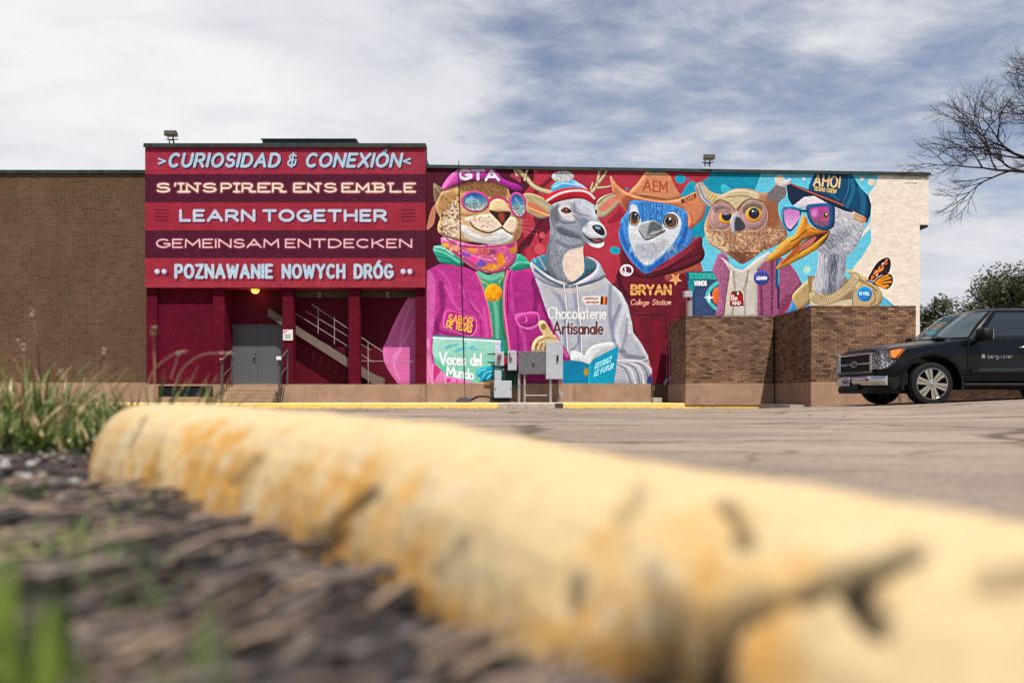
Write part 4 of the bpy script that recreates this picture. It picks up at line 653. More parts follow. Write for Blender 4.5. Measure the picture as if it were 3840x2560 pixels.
# ---------------------------------------------------------------- helpers: objects
def tag(o, label=None, cat=None, group=None, kind=None):
    if label: o['label'] = label
    if cat: o['category'] = cat
    if group: o['group'] = group
    if kind: o['kind'] = kind
    return o
def empty(name, loc, label, cat, group=None, rz=0):
    o = bpy.data.objects.new(name, None); COL.objects.link(o); o.location = loc; o.rotation_euler = (0, 0, rz); o.empty_display_size = .1
    return tag(o, label, cat, group)
class MB:
    def __init__(s): s.v = []; s.f = []; s.mi = []; s.c = []; s.m = 0; s.col = None
    def add(s, vs_, fs, col=None):
        b = len(s.v); s.v += [tuple(map(float, v)) for v in vs_]
        for f in fs: s.f.append(tuple(b+i for i in f)); s.mi.append(s.m); s.c.append(col or s.col)
    def box(s, x0, x1, y0, y1, z0, z1, col=None):
        s.add([(x0, y0, z0), (x1, y0, z0), (x1, y1, z0), (x0, y1, z0), (x0, y0, z1), (x1, y0, z1), (x1, y1, z1), (x0, y1, z1)],
              [(0, 3, 2, 1), (4, 5, 6, 7), (0, 1, 5, 4), (1, 2, 6, 5), (2, 3, 7, 6), (3, 0, 4, 7)], col)
    def rbox(s, x0, x1, y0, y1, z0, z1, b=.01, col=None):
        """box with all its edges chamfered by b"""
        c = [(x0, x1), (y0, y1), (z0, z1)]; V = []; idx = {}
        for i in (0, 1):
            for j in (0, 1):
                for k in (0, 1):
                    for ax in range(3):
                        p = [c[0][i], c[1][j], c[2][k]]
                        for q, t in enumerate((i, j, k)):
                            if q != ax: p[q] += b if t == 0 else -b
                        idx[(i, j, k, ax)] = len(V); V.append(p)
        F = []
        def fc(l): F.append(tuple(idx[q] for q in l))
        for t in (0, 1):
            o = [(0, 0), (1, 0), (1, 1), (0, 1)]; o = o if t else o[::-1]
            fc([(t, a, b_, 0) for a, b_ in o]); fc([(b_, t, a, 1) for a, b_ in o]); fc([(a, b_, t, 2) for a, b_ in o])
        for a in (0, 1):
            for b_ in (0, 1):
                fl = (a+b_) % 2 == 0
                l = [(0, a, b_, 1), (1, a, b_, 1), (1, a, b_, 2), (0, a, b_, 2)]; fc(l if not fl else l[::-1])
                l = [(b_, 0, a, 2), (b_, 1, a, 2), (b_, 1, a, 0), (b_, 0, a, 0)]; fc(l if not fl else l[::-1])
                l = [(a, b_, 0, 0), (a, b_, 1, 0), (a, b_, 1, 1), (a, b_, 0, 1)]; fc(l if not fl else l[::-1])
        for i in (0, 1):
            for j in (0, 1):
                for k in (0, 1):
                    l = [(i, j, k, 0), (i, j, k, 1), (i, j, k, 2)]; fc(l if (i+j+k) % 2 else l[::-1])
        s.add(V, F, col)
    def obox(s, o, dx, dy, dz, col=None):
        o, dx, dy, dz = map(Vector, (o, dx, dy, dz)); s.add([o, o+dx, o+dx+dy, o+dy, o+dz, o+dx+dz, o+dx+dy+dz, o+dy+dz], [(0, 3, 2, 1), (4, 5, 6, 7), (0, 1, 5, 4), (1, 2, 6, 5), (2, 3, 7, 6), (3, 0, 4, 7)], col)
    def tube(s, pts, r, n=8, r2=None, cap=True, col=None):
        pts = [Vector(p) for p in pts]; r2 = r if r2 is None else r2; b = len(s.v); V = []
        prev = None
        for i, p in enumerate(pts):
            d = (pts[min(i+1, len(pts)-1)]-pts[max(i-1, 0)]).normalized()
            a = prev if prev is not None else (Vector((0, 0, 1)) if abs(d.z) < .9 else Vector((1, 0, 0)))
            u = (a-d*a.dot(d)).normalized(); w = d.cross(u); prev = u
            rr = r+(r2-r)*i/max(1, len(pts)-1)
            for k in range(n):
                t = 2*math.pi*k/n; V.append(p+(u*math.cos(t)+w*math.sin(t))*rr)
        F = [(i*n+k, i*n+(k+1) % n, (i+1)*n+(k+1) % n, (i+1)*n+k) for i in range(len(pts)-1) for k in range(n)]
        if cap: F += [tuple(range(n))[::-1], tuple((len(pts)-1)*n+k for k in range(n))]
        s.add(V, F, col)
    def lathe(s, prof, o, ax='y', n=24, col=None):
        """prof: (radius, along) pairs about an axis through o"""
        V = []
        for r, t in prof:
            for k in range(n):
                a = 2*math.pi*k/n; c, q = r*math.cos(a), r*math.sin(a)
                V.append((o[0]+c, o[1]+t, o[2]+q) if ax == 'y' else (o[0]+t, o[1]+c, o[2]+q) if ax == 'x' else (o[0]+c, o[1]+q, o[2]+t))
        F = [(i*n+k, (i+1)*n+k, (i+1)*n+(k+1) % n, i*n+(k+1) % n) for i in range(len(prof)-1) for k in range(n)]
        if ax == 'z': F = [f[::-1] for f in F]
        s.add(V, F, col)
    def prism(s, poly, y0, y1, plane='xz', col=None):
        n = len(poly)
        m = (lambda p, t: (p[0], t, p[1])) if plane == 'xz' else (lambda p, t: (p[0], p[1], t)) if plane == 'xy' else (lambda p, t: (t, p[0], p[1]))
        V = [m(p, y0) for p in poly]+[m(p, y1) for p in poly]
        s.add(V, [tuple(range(n)), tuple(range(2*n-1, n-1, -1))]+[(i, i+n, (i+1) % n+n, (i+1) % n) for i in range(n)], col)
    def build(s, name, mats, parent=None, smooth=False, loc=None, label=None, cat=None, kind=None, group=None, fix=True):
        me = bpy.data.meshes.new(name); me.from_pydata(s.v, [], s.f)
        for m in (mats if isinstance(mats, (list, tuple)) else [mats]): me.materials.append(m)
        me.polygons.foreach_set('material_index', s.mi)
        if any(c is not None for c in s.c):
            at = me.attributes.new('tint', 'FLOAT_COLOR', 'FACE'); at.data.foreach_set('color', np.array([(c or (1, 1, 1))+(1,) for c in s.c], np.float32).ravel())
        if fix and len(s.f) < 60000:
            import bmesh
            bm = bmesh.new(); bm.from_mesh(me); bmesh.ops.recalc_face_normals(bm, faces=bm.faces); bm.to_mesh(me); bm.free()
        if smooth: me.shade_smooth()
        if isinstance(smooth, (int, float)) and not isinstance(smooth, bool): me.set_sharp_from_angle(angle=R(smooth))
        o = bpy.data.objects.new(name, me); COL.objects.link(o)
        if parent is not None:
            o.parent = parent; pw = parent_world(parent); o.matrix_parent_inverse = pw.inverted()
        if loc is not None: o.location = loc
        return tag(o, label, cat, group, kind)
def parent_world(p):
    m = Matrix.LocRotScale(p.location, p.rotation_euler, p.scale)
    if p.parent is not None: m = parent_world(p.parent) @ p.matrix_parent_inverse @ m
    return m
# ---------------------------------------------------------------- helpers: materials
def lin(c, k=1.0):
    out = []
    for v in c:
        v = v/255.; out.append((v/12.92 if v <= .04045 else ((v+.055)/1.055)**2.4)*k)
    return tuple(out)+(1,)
class NT:
    def __init__(s, name):
        s.m = bpy.data.materials.new(name); s.m.use_nodes = True; s.t = s.m.node_tree; s.t.nodes.clear()
        s.out = s.t.nodes.new('ShaderNodeOutputMaterial'); s.p = s.t.nodes.new('ShaderNodeBsdfPrincipled'); s.t.links.new(s.p.outputs[0], s.out.inputs[0])
        s.pos = None
    def n(s, t, **k):
        x = s.t.nodes.new(t)
        for a, b in k.items(): setattr(x, a, b)
        return x
    def l(s, a, b): s.t.links.new(a, b); return s
    def P(s):
        if s.pos is None: s.pos = s.n('ShaderNodeNewGeometry').outputs['Position']
        return s.pos
    def math(s, op, a, b=None, c=None, clamp=False):
        n = s.n('ShaderNodeMath', operation=op, use_clamp=clamp)
        for i, v in enumerate((a, b, c)):
            if v is None: continue
            if isinstance(v, (int, float)): n.inputs[i].default_value = v
            else: s.l(v, n.inputs[i])
        return n.outputs[0]
    def noise(s, scale, detail=4, rough=.55, sc=(1, 1, 1), vec=None, dist=0):
        m = s.n('ShaderNodeMapping'); s.l(vec if vec is not None else s.P(), m.inputs[0]); m.inputs['Scale'].default_value = sc
        n = s.n('ShaderNodeTexNoise'); s.l(m.outputs[0], n.inputs[0]); n.inputs['Scale'].default_value = scale; n.inputs['Detail'].default_value = detail; n.inputs['Roughness'].default_value = rough; n.inputs['Distortion'].default_value = dist
        return n.outputs[0]
    def vor(s, scale, feature='F1', sc=(1, 1, 1), out=0, vec=None):
        m = s.n('ShaderNodeMapping'); s.l(vec if vec is not None else s.P(), m.inputs[0]); m.inputs['Scale'].default_value = sc
        n = s.n('ShaderNodeTexVoronoi', feature=feature); s.l(m.outputs[0], n.inputs[0]); n.inputs['Scale'].default_value = scale
        return n.outputs[out]
    def ramp(s, v, a, b, lo=0, hi=1):
        n = s.n('ShaderNodeMapRange', interpolation_type='SMOOTHSTEP'); s.l(v, n.inputs[0])
        for i, q in enumerate((a, b, lo, hi)): n.inputs[i+1].default_value = q
        return n.outputs[0]
    def mix(s, f, a, b, mode='MIX'):
        n = s.n('ShaderNodeMix', data_type='RGBA', blend_type=mode)
        for i, v in ((0, f), (6, a), (7, b)):
            if isinstance(v, (int, float)): n.inputs[i].default_value = v if i == 0 else (v, v, v, 1)
            elif isinstance(v, tuple): n.inputs[i].default_value = v
            else: s.l(v, n.inputs[i])
        return n.outputs[2]
    def col(s, v):
        if isinstance(v, tuple): s.p.inputs['Base Color'].default_value = v
        else: s.l(v, s.p.inputs['Base Color'])
        return s
    def set(s, **k):
        for a, b in k.items():
            a = a.replace('_', ' ')
            i = s.p.inputs[a]
            if isinstance(b, (int, float, tuple)): i.default_value = b
            else: s.l(b, i)
        return s
    def bump(s, h, strength=.4, dist=.01):
        n = s.n('ShaderNodeBump'); n.inputs['Strength'].default_value = strength; n.inputs['Distance'].default_value = dist; s.l(h, n.inputs['Height']); s.l(n.outputs[0], s.p.inputs['Normal']); return s
K = .71     # photographed colour of a lit wall -> base colour
def simple(name, c, rough=.6, metal=0, var=.12, scale=6, bump=0, k=K, spec=.2, dirt=0):
    t = NT(name); base = lin(c, k); n = t.noise(scale, 5, .6)
    f = t.ramp(n, .3, .7, 1-var, 1+var)
    cv = t.mix(1., base, f, 'MULTIPLY')
    if dirt:
        d = t.ramp(t.noise(2.3, 8, .7), .52, .75); cv = t.mix(t.math('MULTIPLY', d, dirt), cv, lin((90, 72, 56), k))
    t.col(cv).set(Roughness=rough, Metallic=metal)
    t.p.inputs['Specular IOR Level'].default_value = spec
    if bump: t.bump(t.noise(scale*8, 4, .6), bump, .004)
    return t.m
BL, BH, JT = .2032, .0677, .010
def cell_random(t):
    """a random number for each brick of the bond, from where it stands"""
    s = t.n('ShaderNodeSeparateXYZ'); t.l(t.P(), s.inputs[0])
    row = t.math('FLOOR', t.math('DIVIDE', t.math('ADD', s.outputs[2], .0001), BH))
    odd = t.math('MODULO', row, 2.)
    u = t.math('ADD', t.math('DIVIDE', t.math('ADD', s.outputs[0], s.outputs[1]), BL), t.math('MULTIPLY', odd, .5))
    c = t.n('ShaderNodeCombineXYZ'); t.l(t.math('FLOOR', u), c.inputs[0]); t.l(row, c.inputs[1])
    w = t.n('ShaderNodeTexWhiteNoise', noise_dimensions='2D'); t.l(c.outputs[0], w.inputs['Vector'])
    return w.outputs['Value'], w.outputs['Color']
def brick_mat(name, c1, c2, c3, k=K, streak=.4):
    t = NT(name); v, cl = cell_random(t)
    c = t.mix(t.ramp(v, .05, .6), lin(c1, k), lin(c2, k)); c = t.mix(t.ramp(v, .78, .95, 0, .8), c, lin(c3, k))
    g = t.noise(45, 4, .7, sc=(1, 1, 3)); c = t.mix(1., c, t.ramp(g, .25, .75, .78, 1.2), 'MULTIPLY')
    b = t.noise(1.1, 5, .6, sc=(1, 1, .5)); c = t.mix(1., c, t.ramp(b, .3, .7, 1-streak*.5, 1+streak*.4), 'MULTIPLY')
    t.p.inputs['Specular IOR Level'].default_value = .12; t.col(c).set(Roughness=.88); t.bump(g, .5, .004); return t.m
def paint_image(name, arr):
    h, w, _ = arr.shape; img = bpy.data.images.new(name, w, h, alpha=False, float_buffer=False)
    a = np.ones((h, w, 4), np.float32); a[..., :3] = arr[::-1]; img.pixels.foreach_set(a.ravel()); img.update(); img.pack(); return img
def painted_mat(name, img, p0, d, L, z0, z1, k=K, rough=.62, bump=.25):
    """paint laid over bricks: picture placed on the wall itself, in wall coordinates"""
    t = NT(name); s = t.n('ShaderNodeSeparateXYZ'); t.l(t.P(), s.inputs[0])
    u = t.math('DIVIDE', t.math('ADD', t.math('MULTIPLY', t.math('SUBTRACT', s.outputs[0], float(p0[0])), float(d[0])), t.math('MULTIPLY', t.math('SUBTRACT', s.outputs[1], float(p0[1])), float(d[1]))), L)
    v = t.math('DIVIDE', t.math('SUBTRACT', s.outputs[2], z0), z1-z0)
    c = t.n('ShaderNodeCombineXYZ'); t.l(u, c.inputs[0]); t.l(v, c.inputs[1])
    im = t.n('ShaderNodeTexImage', image=img, extension='EXTEND'); t.l(c.outputs[0], im.inputs[0])
    g = t.noise(38, 4, .7, sc=(1, 1, 2.5)); cc = t.mix(1., im.outputs[0], t.ramp(g, .25, .75, .86*k, 1.1*k), 'MULTIPLY')
    vv, _ = cell_random(t); cc = t.mix(1., cc, t.ramp(vv, 0, 1, .93, 1.05), 'MULTIPLY')
    t.p.inputs['Specular IOR Level'].default_value = .12; t.col(cc).set(Roughness=rough); t.bump(g, bump, .004); return t.m
# ---------------------------------------------------------------- helpers: bricks
def bond(U0, L, z0, z1):
    """brick rectangles (u0, u1, z0, z1) of a running bond that is continuous round the place"""
    out = []; r0 = int(round(z0/BH)); r1 = int(round(z1/BH))
    for r in range(r0, r1):
        off = -.5*BL if r % 2 else 0
        k = math.floor((U0-off)/BL)
        while k*BL+off < U0+L:
            a = max(k*BL+off, U0)+(JT/2 if k*BL+off >= U0 else 0); b = min((k+1)*BL+off, U0+L)-(JT/2 if (k+1)*BL+off <= U0+L else 0)
            if b-a > .02: out.append((a-U0, b-U0, r*BH+JT/2, (r+1)*BH-JT/2))
            k += 1
    return out
def brick_mesh(name, rects, P0, d, n, depth, mat, parent, jit=.0009, kind='stuff', seed=3):
    """joined bricks: each its own five faces, fronts on the plane through P0, proud of the joint by depth"""
    g = np.random.default_rng(seed); N = len(rects)
    if N == 0: return None
    r = np.array(rects); f = g.uniform(-jit, jit, N); tilt = g.uniform(-jit*.6, jit*.6, N)
    P0 = np.array(P0, float); d = np.array(d, float); n = np.array(n, float)
    V = np.zeros((N, 8, 3))
    for i, (ui, zi) in enumerate(((0, 2), (1, 2), (1, 3), (0, 3))):
        xy = P0[None]+r[:, ui, None]*d[None]; b = .0015
        uu = r[:, ui]+(b if ui == 0 else -b); zz_ = r[:, zi]+(b if zi == 2 else -b)
        V[:, i, :2] = P0+uu[:, None]*d+(f+(tilt if zi == 2 else -tilt))[:, None]*n; V[:, i, 2] = zz_
        V[:, i+4, :2] = xy-depth*n; V[:, i+4, 2] = r[:, zi]
    F = np.array([(0, 1, 2, 3), (0, 4, 5, 1), (1, 5, 6, 2), (2, 6, 7, 3), (3, 7, 4, 0)])
    F = (F[None]+(np.arange(N)*8)[:, None, None]).reshape(-1, 4)
    if d[0]*n[1]-d[1]*n[0] > 0: F = F[:, ::-1]
    me = bpy.data.meshes.new(name); me.vertices.add(N*8); me.vertices.foreach_set('co', V.ravel())
    me.loops.add(F.size); me.loops.foreach_set('vertex_index', F.ravel().astype(np.int32)); me.polygons.add(len(F)); me.polygons.foreach_set('loop_start', np.arange(0, F.size, 4, dtype=np.int32))
    me.update(calc_edges=True); me.validate(); me.shade_flat(); me.materials.append(mat)
    o = bpy.data.objects.new(name, me); COL.objects.link(o)
    if parent is not None: o.parent = parent; o.matrix_parent_inverse = parent_world(parent).inverted()
    if kind: o['kind'] = kind
    return o
_bm = {}
def brick_single(rect, P0, d, n, mat, parent, depth=.09, name='brick', rnd=random):
    """one brick as an object; bricks of one size share a mesh"""
    L_, H_ = round(rect[1]-rect[0], 3), round(rect[3]-rect[2], 3); key = (L_, H_, mat.name, depth)
    if key not in _bm:
        m = MB(); m.rbox(-L_/2, L_/2, 0, depth, -H_/2, H_/2, .004); ob = m.build('brick', mat); _bm[key] = ob.data; bpy.data.objects.remove(ob)
    o = bpy.data.objects.new(name, _bm[key]); COL.objects.link(o)
    u = (rect[0]+rect[1])/2; f = rnd.uniform(-.003, .003)
    o.location = (P0[0]+u*d[0]+f*n[0], P0[1]+u*d[1]+f*n[1], (rect[2]+rect[3])/2)
    o.rotation_euler = (0, 0, math.atan2(d[1], d[0])+rnd.uniform(-.012, .012))
    if parent is not None: o.parent = parent; o.matrix_parent_inverse = parent_world(parent).inverted()
    return o
# ================================================================ materials
def rg(a): return tuple(a)
M_joint_brown = simple('mortar brown', (132, 108, 88), .95, bump=.3)
M_brick_brown = brick_mat('brown brick', (152, 120, 96), (128, 98, 77), (84, 62, 49), streak=.5)
M_brick_left = brick_mat('brown brick, smooth bond', (99, 75, 55), (92, 69, 50), (76, 57, 42), streak=.35)
M_conc_agg = None
def agg(name, c, k=K):
    t = NT(name); v = t.vor(90); n = t.noise(1.6, 6, .65); f = t.noise(220, 2, .6)
    cc = t.mix(t.ramp(v, .1, .6), lin(tuple(x*1.12 for x in c), k), lin(tuple(x*.8 for x in c), k))
    cc = t.mix(1., cc, t.ramp(n, .3, .72, .82, 1.12), 'MULTIPLY'); cc = t.mix(1., cc, t.ramp(f, .3, .7, .9, 1.1), 'MULTIPLY')
    st = t.ramp(t.noise(1.2, 6, .7, sc=(3, 3, .4)), .55, .75); cc = t.mix(t.math('MULTIPLY', st, .35), cc, lin((84, 66, 52), k))
    t.p.inputs['Specular IOR Level'].default_value = .12; t.col(cc).set(Roughness=.9); t.bump(v, .5, .006); return t.m
M_conc_agg = agg('exposed aggregate concrete', (192, 156, 128))
M_conc = agg('pale concrete', (206, 190, 172))
M_step = agg('step concrete', (190, 156, 128))
M_maroon = brick_mat('maroon painted brick', (104, 8, 38), (96, 8, 34), (114, 14, 44), streak=.3)
M_maroon_flat = simple('maroon paint', (100, 8, 36), .55, var=.1)
M_cream = brick_mat('cream painted brick', (236, 222, 206), (230, 216, 200), (222, 208, 190), streak=.1)
M_coping = simple('dark green weathered coping metal', (52, 66, 62), .5, .3, var=.3, scale=3, dirt=.3)
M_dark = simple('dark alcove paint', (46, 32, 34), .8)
M_beam = simple('brown painted beam', (86, 70, 58), .7)
M_door = simple('grey door paint', (90, 92, 96), .45, var=.05)
M_steel = simple('brushed steel', (180, 180, 182), .3, 1., var=.08)
M_rail = simple('dark weathered handrail', (88, 84, 84), .5, .3)
M_white = simple('white enamel', (232, 228, 224), .4, var=.04)
M_cab = simple('light grey enclosure paint', (178, 184, 190), .45, var=.05, dirt=.12)
M_cabside = M_cab
M_trough = simple('dark grey scuffed panel', (104, 104, 110), .5, var=.2, scale=9)
M_galv = simple('galvanized conduit', (176, 172, 168), .45, .5, var=.12)
M_black = simple('black plastic', (22, 22, 24), .5)
M_yellow = None
def kerb_paint(name, c, worn):
    t = NT(name); n = t.noise(2.2, 8, .7); m = t.noise(14, 5, .7)
    w = t.ramp(t.math('ADD', t.math('MULTIPLY', n, .6), t.math('MULTIPLY', m, .5)), .50, .68)
    cc = t.mix(t.math('MULTIPLY', w, .5), lin(c, K), lin(worn, K)); d = t.ramp(t.noise(9, 8, .8, sc=(1, 1, 2)), .60, .68); cc = t.mix(t.math('MULTIPLY', d, .8), cc, lin((92, 72, 56), K))
    t.col(cc).set(Roughness=.75); t.bump(m, .3, .004); return t.m
M_yellow = kerb_paint('worn yellow kerb paint', (238, 194, 88), (226, 196, 150))
M_grey_lamp = simple('bronze lamp housing', (84, 78, 68), .5, .2)
def glow(name, c, s):
    t = NT(name); t.col(lin(c)).set(Roughness=.5); t.p.inputs['Emission Color'].default_value = lin(c); t.p.inputs['Emission Strength'].default_value = s; return t.m
M_bulb = glow('lit amber bulb', (255, 140, 50), 2.6)

# ================================================================ ground
def softplus(x, k=1.2): return np.log1p(np.exp(np.clip(x*k, -40, 40)))/k
def sst(x, a, b): t = np.clip((x-a)/(b-a), 0, 1); return t*t*(3-2*t)
def lot_z(X, Y):
    X = np.asarray(X, float); Y = np.asarray(Y, float)
    base = np.clip(.33-.015*Y, 0, .36)
    return base+.045*softplus(X-4.6)*sst(Y, 1.5, 12)*(1-sst(Y, 14.6, 18.2))*(1-.9*sst(X, 14, 22))
def asphalt():
    t = NT('weathered pale asphalt'); a = lin((198, 177, 159), .46); b = lin((158, 143, 131), .44)
    n = t.noise(.35, 7, .65, sc=(1, 2.2, 1)); c = t.mix(t.ramp(n, .35, .68), a, b)
    f = t.vor(170, sc=(1, 1, 1)); c = t.mix(1., c, t.ramp(f, .0, .6, 1.18, .78), 'MULTIPLY'); g = t.noise(36, 6, .75); c = t.mix(1., c, t.ramp(g, .28, .72, .78, 1.18), 'MULTIPLY')
    # wandering cracks, wider where sealed
    wv = t.n('ShaderNodeVectorMath', operation='ADD'); t.l(t.P(), wv.inputs[0]); nz = t.n('ShaderNodeTexNoise'); t.l(t.P(), nz.inputs[0]); nz.inputs['Scale'].default_value = .8; nz.inputs['Detail'].default_value = 6
    s = t.n('ShaderNodeVectorMath', operation='SCALE'); t.l(nz.outputs[1], s.inputs[0]); s.inputs['Scale'].default_value = 1.1; t.l(s.outputs[0], wv.inputs[1])
    cr = t.vor(.42, 'DISTANCE_TO_EDGE', sc=(.55, 1.25, 1), vec=wv.outputs[0]); crk = t.ramp(cr, .0, .030, 1, 0)
    cr2 = t.vor(1.5, 'DISTANCE_TO_EDGE', sc=(.5, 1.3, 1), vec=wv.outputs[0]); ck2 = t.math('MULTIPLY', t.ramp(cr2, .0, .034, 1, 0), t.ramp(t.noise(.25, 3, .5), .42, .60))
    k = t.math('MAXIMUM', t.math('MULTIPLY', crk, .85), t.math('MULTIPLY', ck2, .7)); c = t.mix(k, c, lin((70, 60, 54), K))
    st = t.ramp(t.noise(1.4, 8, .75, sc=(.3, 2.0, 1)), .54, .70); c = t.mix(t.math('MULTIPLY', st, .45), c, lin((112, 98, 90), K))
    oil = t.ramp(t.vor(.75), .02, .16, 1, 0); c = t.mix(t.math('MULTIPLY', t.math('MULTIPLY', oil, t.ramp(t.noise(.5, 2, .5), .48, .56)), .6), c, lin((60, 54, 50), K))
    pt_ = t.ramp(t.noise(.16, 2, .4), .56, .58); c = t.mix(t.math('MULTIPLY', pt_, .22), c, lin((124, 112, 104), K)); gr = t.ramp(t.vor(55), .0, .14, 1, 0); c = t.mix(t.math('MULTIPLY', gr, .4), c, lin((226, 214, 200), K))
    t.p.inputs['Specular IOR Level'].default_value = .15; t.col(c).set(Roughness=.92); t.bump(g, .5, .01); return t.m
M_asph = asphalt()
xs = np.unique(np.concatenate([np.linspace(-60, -14, 14), np.linspace(-14, 16, 121), np.linspace(16, 70, 16)])); ys = np.unique(np.concatenate([np.linspace(-20, 0, 8), np.linspace(0, 24, 121), np.linspace(24, 70, 12)]))
XX, YY = np.meshgrid(xs, ys); ZZ = lot_z(XX, YY)-np.where(YY > 22.3, .02, 0)
nx, ny = len(xs), len(ys); V = np.stack([XX.ravel(), YY.ravel(), ZZ.ravel()], 1); I = np.arange(nx*ny).reshape(ny, nx)
F = np.stack([I[:-1, :-1].ravel(), I[:-1, 1:].ravel(), I[1:, 1:].ravel(), I[1:, :-1].ravel()], 1)
me = bpy.data.meshes.new('parking_lot'); me.from_pydata(V.tolist(), [], F.tolist()); me.materials.append(M_asph); me.shade_smooth()
lot = bpy.data.objects.new('parking_lot', me); COL.objects.link(lot); tag(lot, 'pale cracked asphalt parking lot sloping down to the mural building', kind='structure')
b = MB(); b.box(-1500, 1500, -1500, 1500, -1.2, -.06); b.build('ground', simple('dry grassland', (112, 104, 70), .95, scale=.4, var=.25), label='flat ground reaching away beyond the parking lot', kind='structure')
# pavement under the building front
b = MB(); b.box(-24, -10.6, 22.13, 25.6, -.04, .158); b.box(-10.597, -7.8, 22.13, 23.2, -.04, .158); b.box(-7.797, -.4, 22.13, 24.6, -.04, .158); b.box(-.397, 7.98, 22.13, 25.3, -.04, .16); b.box(7.983, 16, 19.6, 26, -.04, .15)
for x in (-9.2, -6.2, -3.1, 3.3, 5.4): b.box(x-.006, x+.006, 22.14, 23.19 if x < -8 else 24, .158, .162)
b.build('pavement', M_conc, label='narrow concrete pavement between the kerb and the building plinth', kind='structure')

# ================================================================ building
bld = empty('building', (0, 24.5, 0), 'long flat roofed brick building with maroon lettered entrance block and animal mural', 'building')
def zc(z): return round(z/BH)*BH
def add_wall(name, P0, n, L, z0, z1, mb, mj, depth=.14, back=.3, label=None, rects=None, kindb='stuff', seed=1, ind=None, core=True):
    """a wall whose brick fronts lie on the vertical plane through P0; n points out of it"""
    d = (-n[1], n[0]); z0c, z1c = zc(z0), zc(z1)
    if core:
        m = MB(); q = .0025
        m.obox((P0[0]-n[0]*q, P0[1]-n[1]*q, z0), (d[0]*L, d[1]*L, 0), (-n[0]*back, -n[1]*back, 0), (0, 0, z1-z0)); w = m.build(name, mj, bld if ind is None else ind, label=label)
    else: w = ind
    if rects is None:
        sg = d[0]+d[1]; U0 = (P0[0]+P0[1])*(1 if sg > 0 else -1); rects = bond(U0, L, z0c, z1c)
    return w, rects, d
# --- left wing
w, rc, d = add_wall('brick_wall', (-26, 24.9), (0, -1), 13.08, .86, 8.52, M_brick_left, M_joint_brown, label='plain brown brick wall of the left wing')
brick_mesh('brickwork', rc, (-26, 24.9), d, (0, -1), .08, M_brick_left, w, seed=2)
# --- mural wall
MX = 18.15; n_m = (MD[1], -MD[0])
M_art = painted_mat('wall painting', paint_image('wall painting', paint_mural()), MW0, MD, ML, MZ0, MZ1)
m = MB(); q = .0026; bx = (MW0[0]-n_m[0]*q, MW0[1]-n_m[1]*q)
m.obox((bx[0], bx[1], .83), (MD[0]*MX, MD[1]*MX, 0), (-n_m[0]*.4, -n_m[1]*.4, 0), (0, 0, 7.72))
w = m.build('mural_wall', M_art, bld, label='brick wall painted with five large animals in clothes')
rc = bond(MW0[0]+MW0[1], MX, zc(.84), zc(8.55)); brick_mesh('brickwork', rc, MW0, MD, n_m, .09, M_art, w, seed=4)
# overhanging upper corner at the right end
e0 = MW0+MD*(MX+.003)
m = MB(); m.obox((e0[0]-n_m[0]*q, e0[1]-n_m[1]*q, 6.70), (MD[0]*.34, MD[1]*.34, 0), (-n_m[0]*3.2, -n_m[1]*3.2, 0), (0, 0, 1.85))
w = m.build('cantilevered_corner', M_art, bld); rc = bond(e0[0]+e0[1], .34, zc(6.71), zc(8.55)); brick_mesh('brickwork', rc, e0, MD, n_m, .09, M_art, w, seed=5)
m = MB(); m.obox((e0[0]+.05*MD[0], e0[1]+.02, 6.62), (MD[0]*.27, .01, 0), (0, 3.1, 0), (0, 0, .07)); m.build('soffit', M_dark, bld)
m = MB(); m.box(-2.6, MW0[0]+MX*MD[0]-.01, 24.9+.86, 40, .2, 8.2); m.box(-26, -2.7, 25.8, 40, .2, 8.2); m.build('building_body', M_cream, bld)
# plinths
m = MB(); m.box(-26, -12.95, 24.84, 25.3, .1, .86); m.build('plinth', M_conc_agg, bld, label='concrete plinth of the left wing')
cuts = [0, 3.52, 5.3, 8.1]
for i in range(3):
    a, b_ = cuts[i]+.004, cuts[i+1]-.004; m = MB(); m.obox((MW0[0]+MD[0]*a+n_m[0]*.045, MW0[1]+MD[1]*a+n_m[1]*.045, .12), (MD[0]*(b_-a), MD[1]*(b_-a), 0), (-n_m[0]*.4, -n_m[1]*.4, 0), (0, 0, .71)); m.build('plinth', M_conc_agg, bld)
m = MB(); m.obox((MW0[0]+MD[0]*8.13, MW0[1]+MD[1]*8.13+.02, .1), (MD[0]*10, MD[1]*10, 0), (-n_m[0]*.4, -n_m[1]*.4, 0), (0, 0, .72)); m.build('plinth', simple('dark concrete', (96, 78, 64), .9), bld)  # this plinth length is a darker brown than the others
# copings
def coping(P0, dr, L, z, over=.05, h=.09, th=.42, nrm=(0, -1), seg=3.05):
    k = 0; a = 0
    while a < L-.01:
        b_ = min(L, a+seg); m = MB(); o = (P0[0]+dr[0]*a+nrm[0]*over, P0[1]+dr[1]*a+nrm[1]*over, z)
        m.obox(o, (dr[0]*(b_-a-.008), dr[1]*(b_-a-.008), 0), (-nrm[0]*th, -nrm[1]*th, 0), (0, 0, h)); m.obox((o[0]+nrm[0]*.012, o[1]+nrm[1]*.012, z-.045), (dr[0]*(b_-a-.008), dr[1]*(b_-a-.008), 0), (-nrm[0]*.010, -nrm[1]*.010, 0), (0, 0, .075))
        m.build('coping', M_coping, bld); a = b_
coping((-26, 24.9), (1, 0), 13.08, 8.525, h=.08)
coping(MW0, MD, MX+.40, 8.556, h=.075, nrm=n_m)
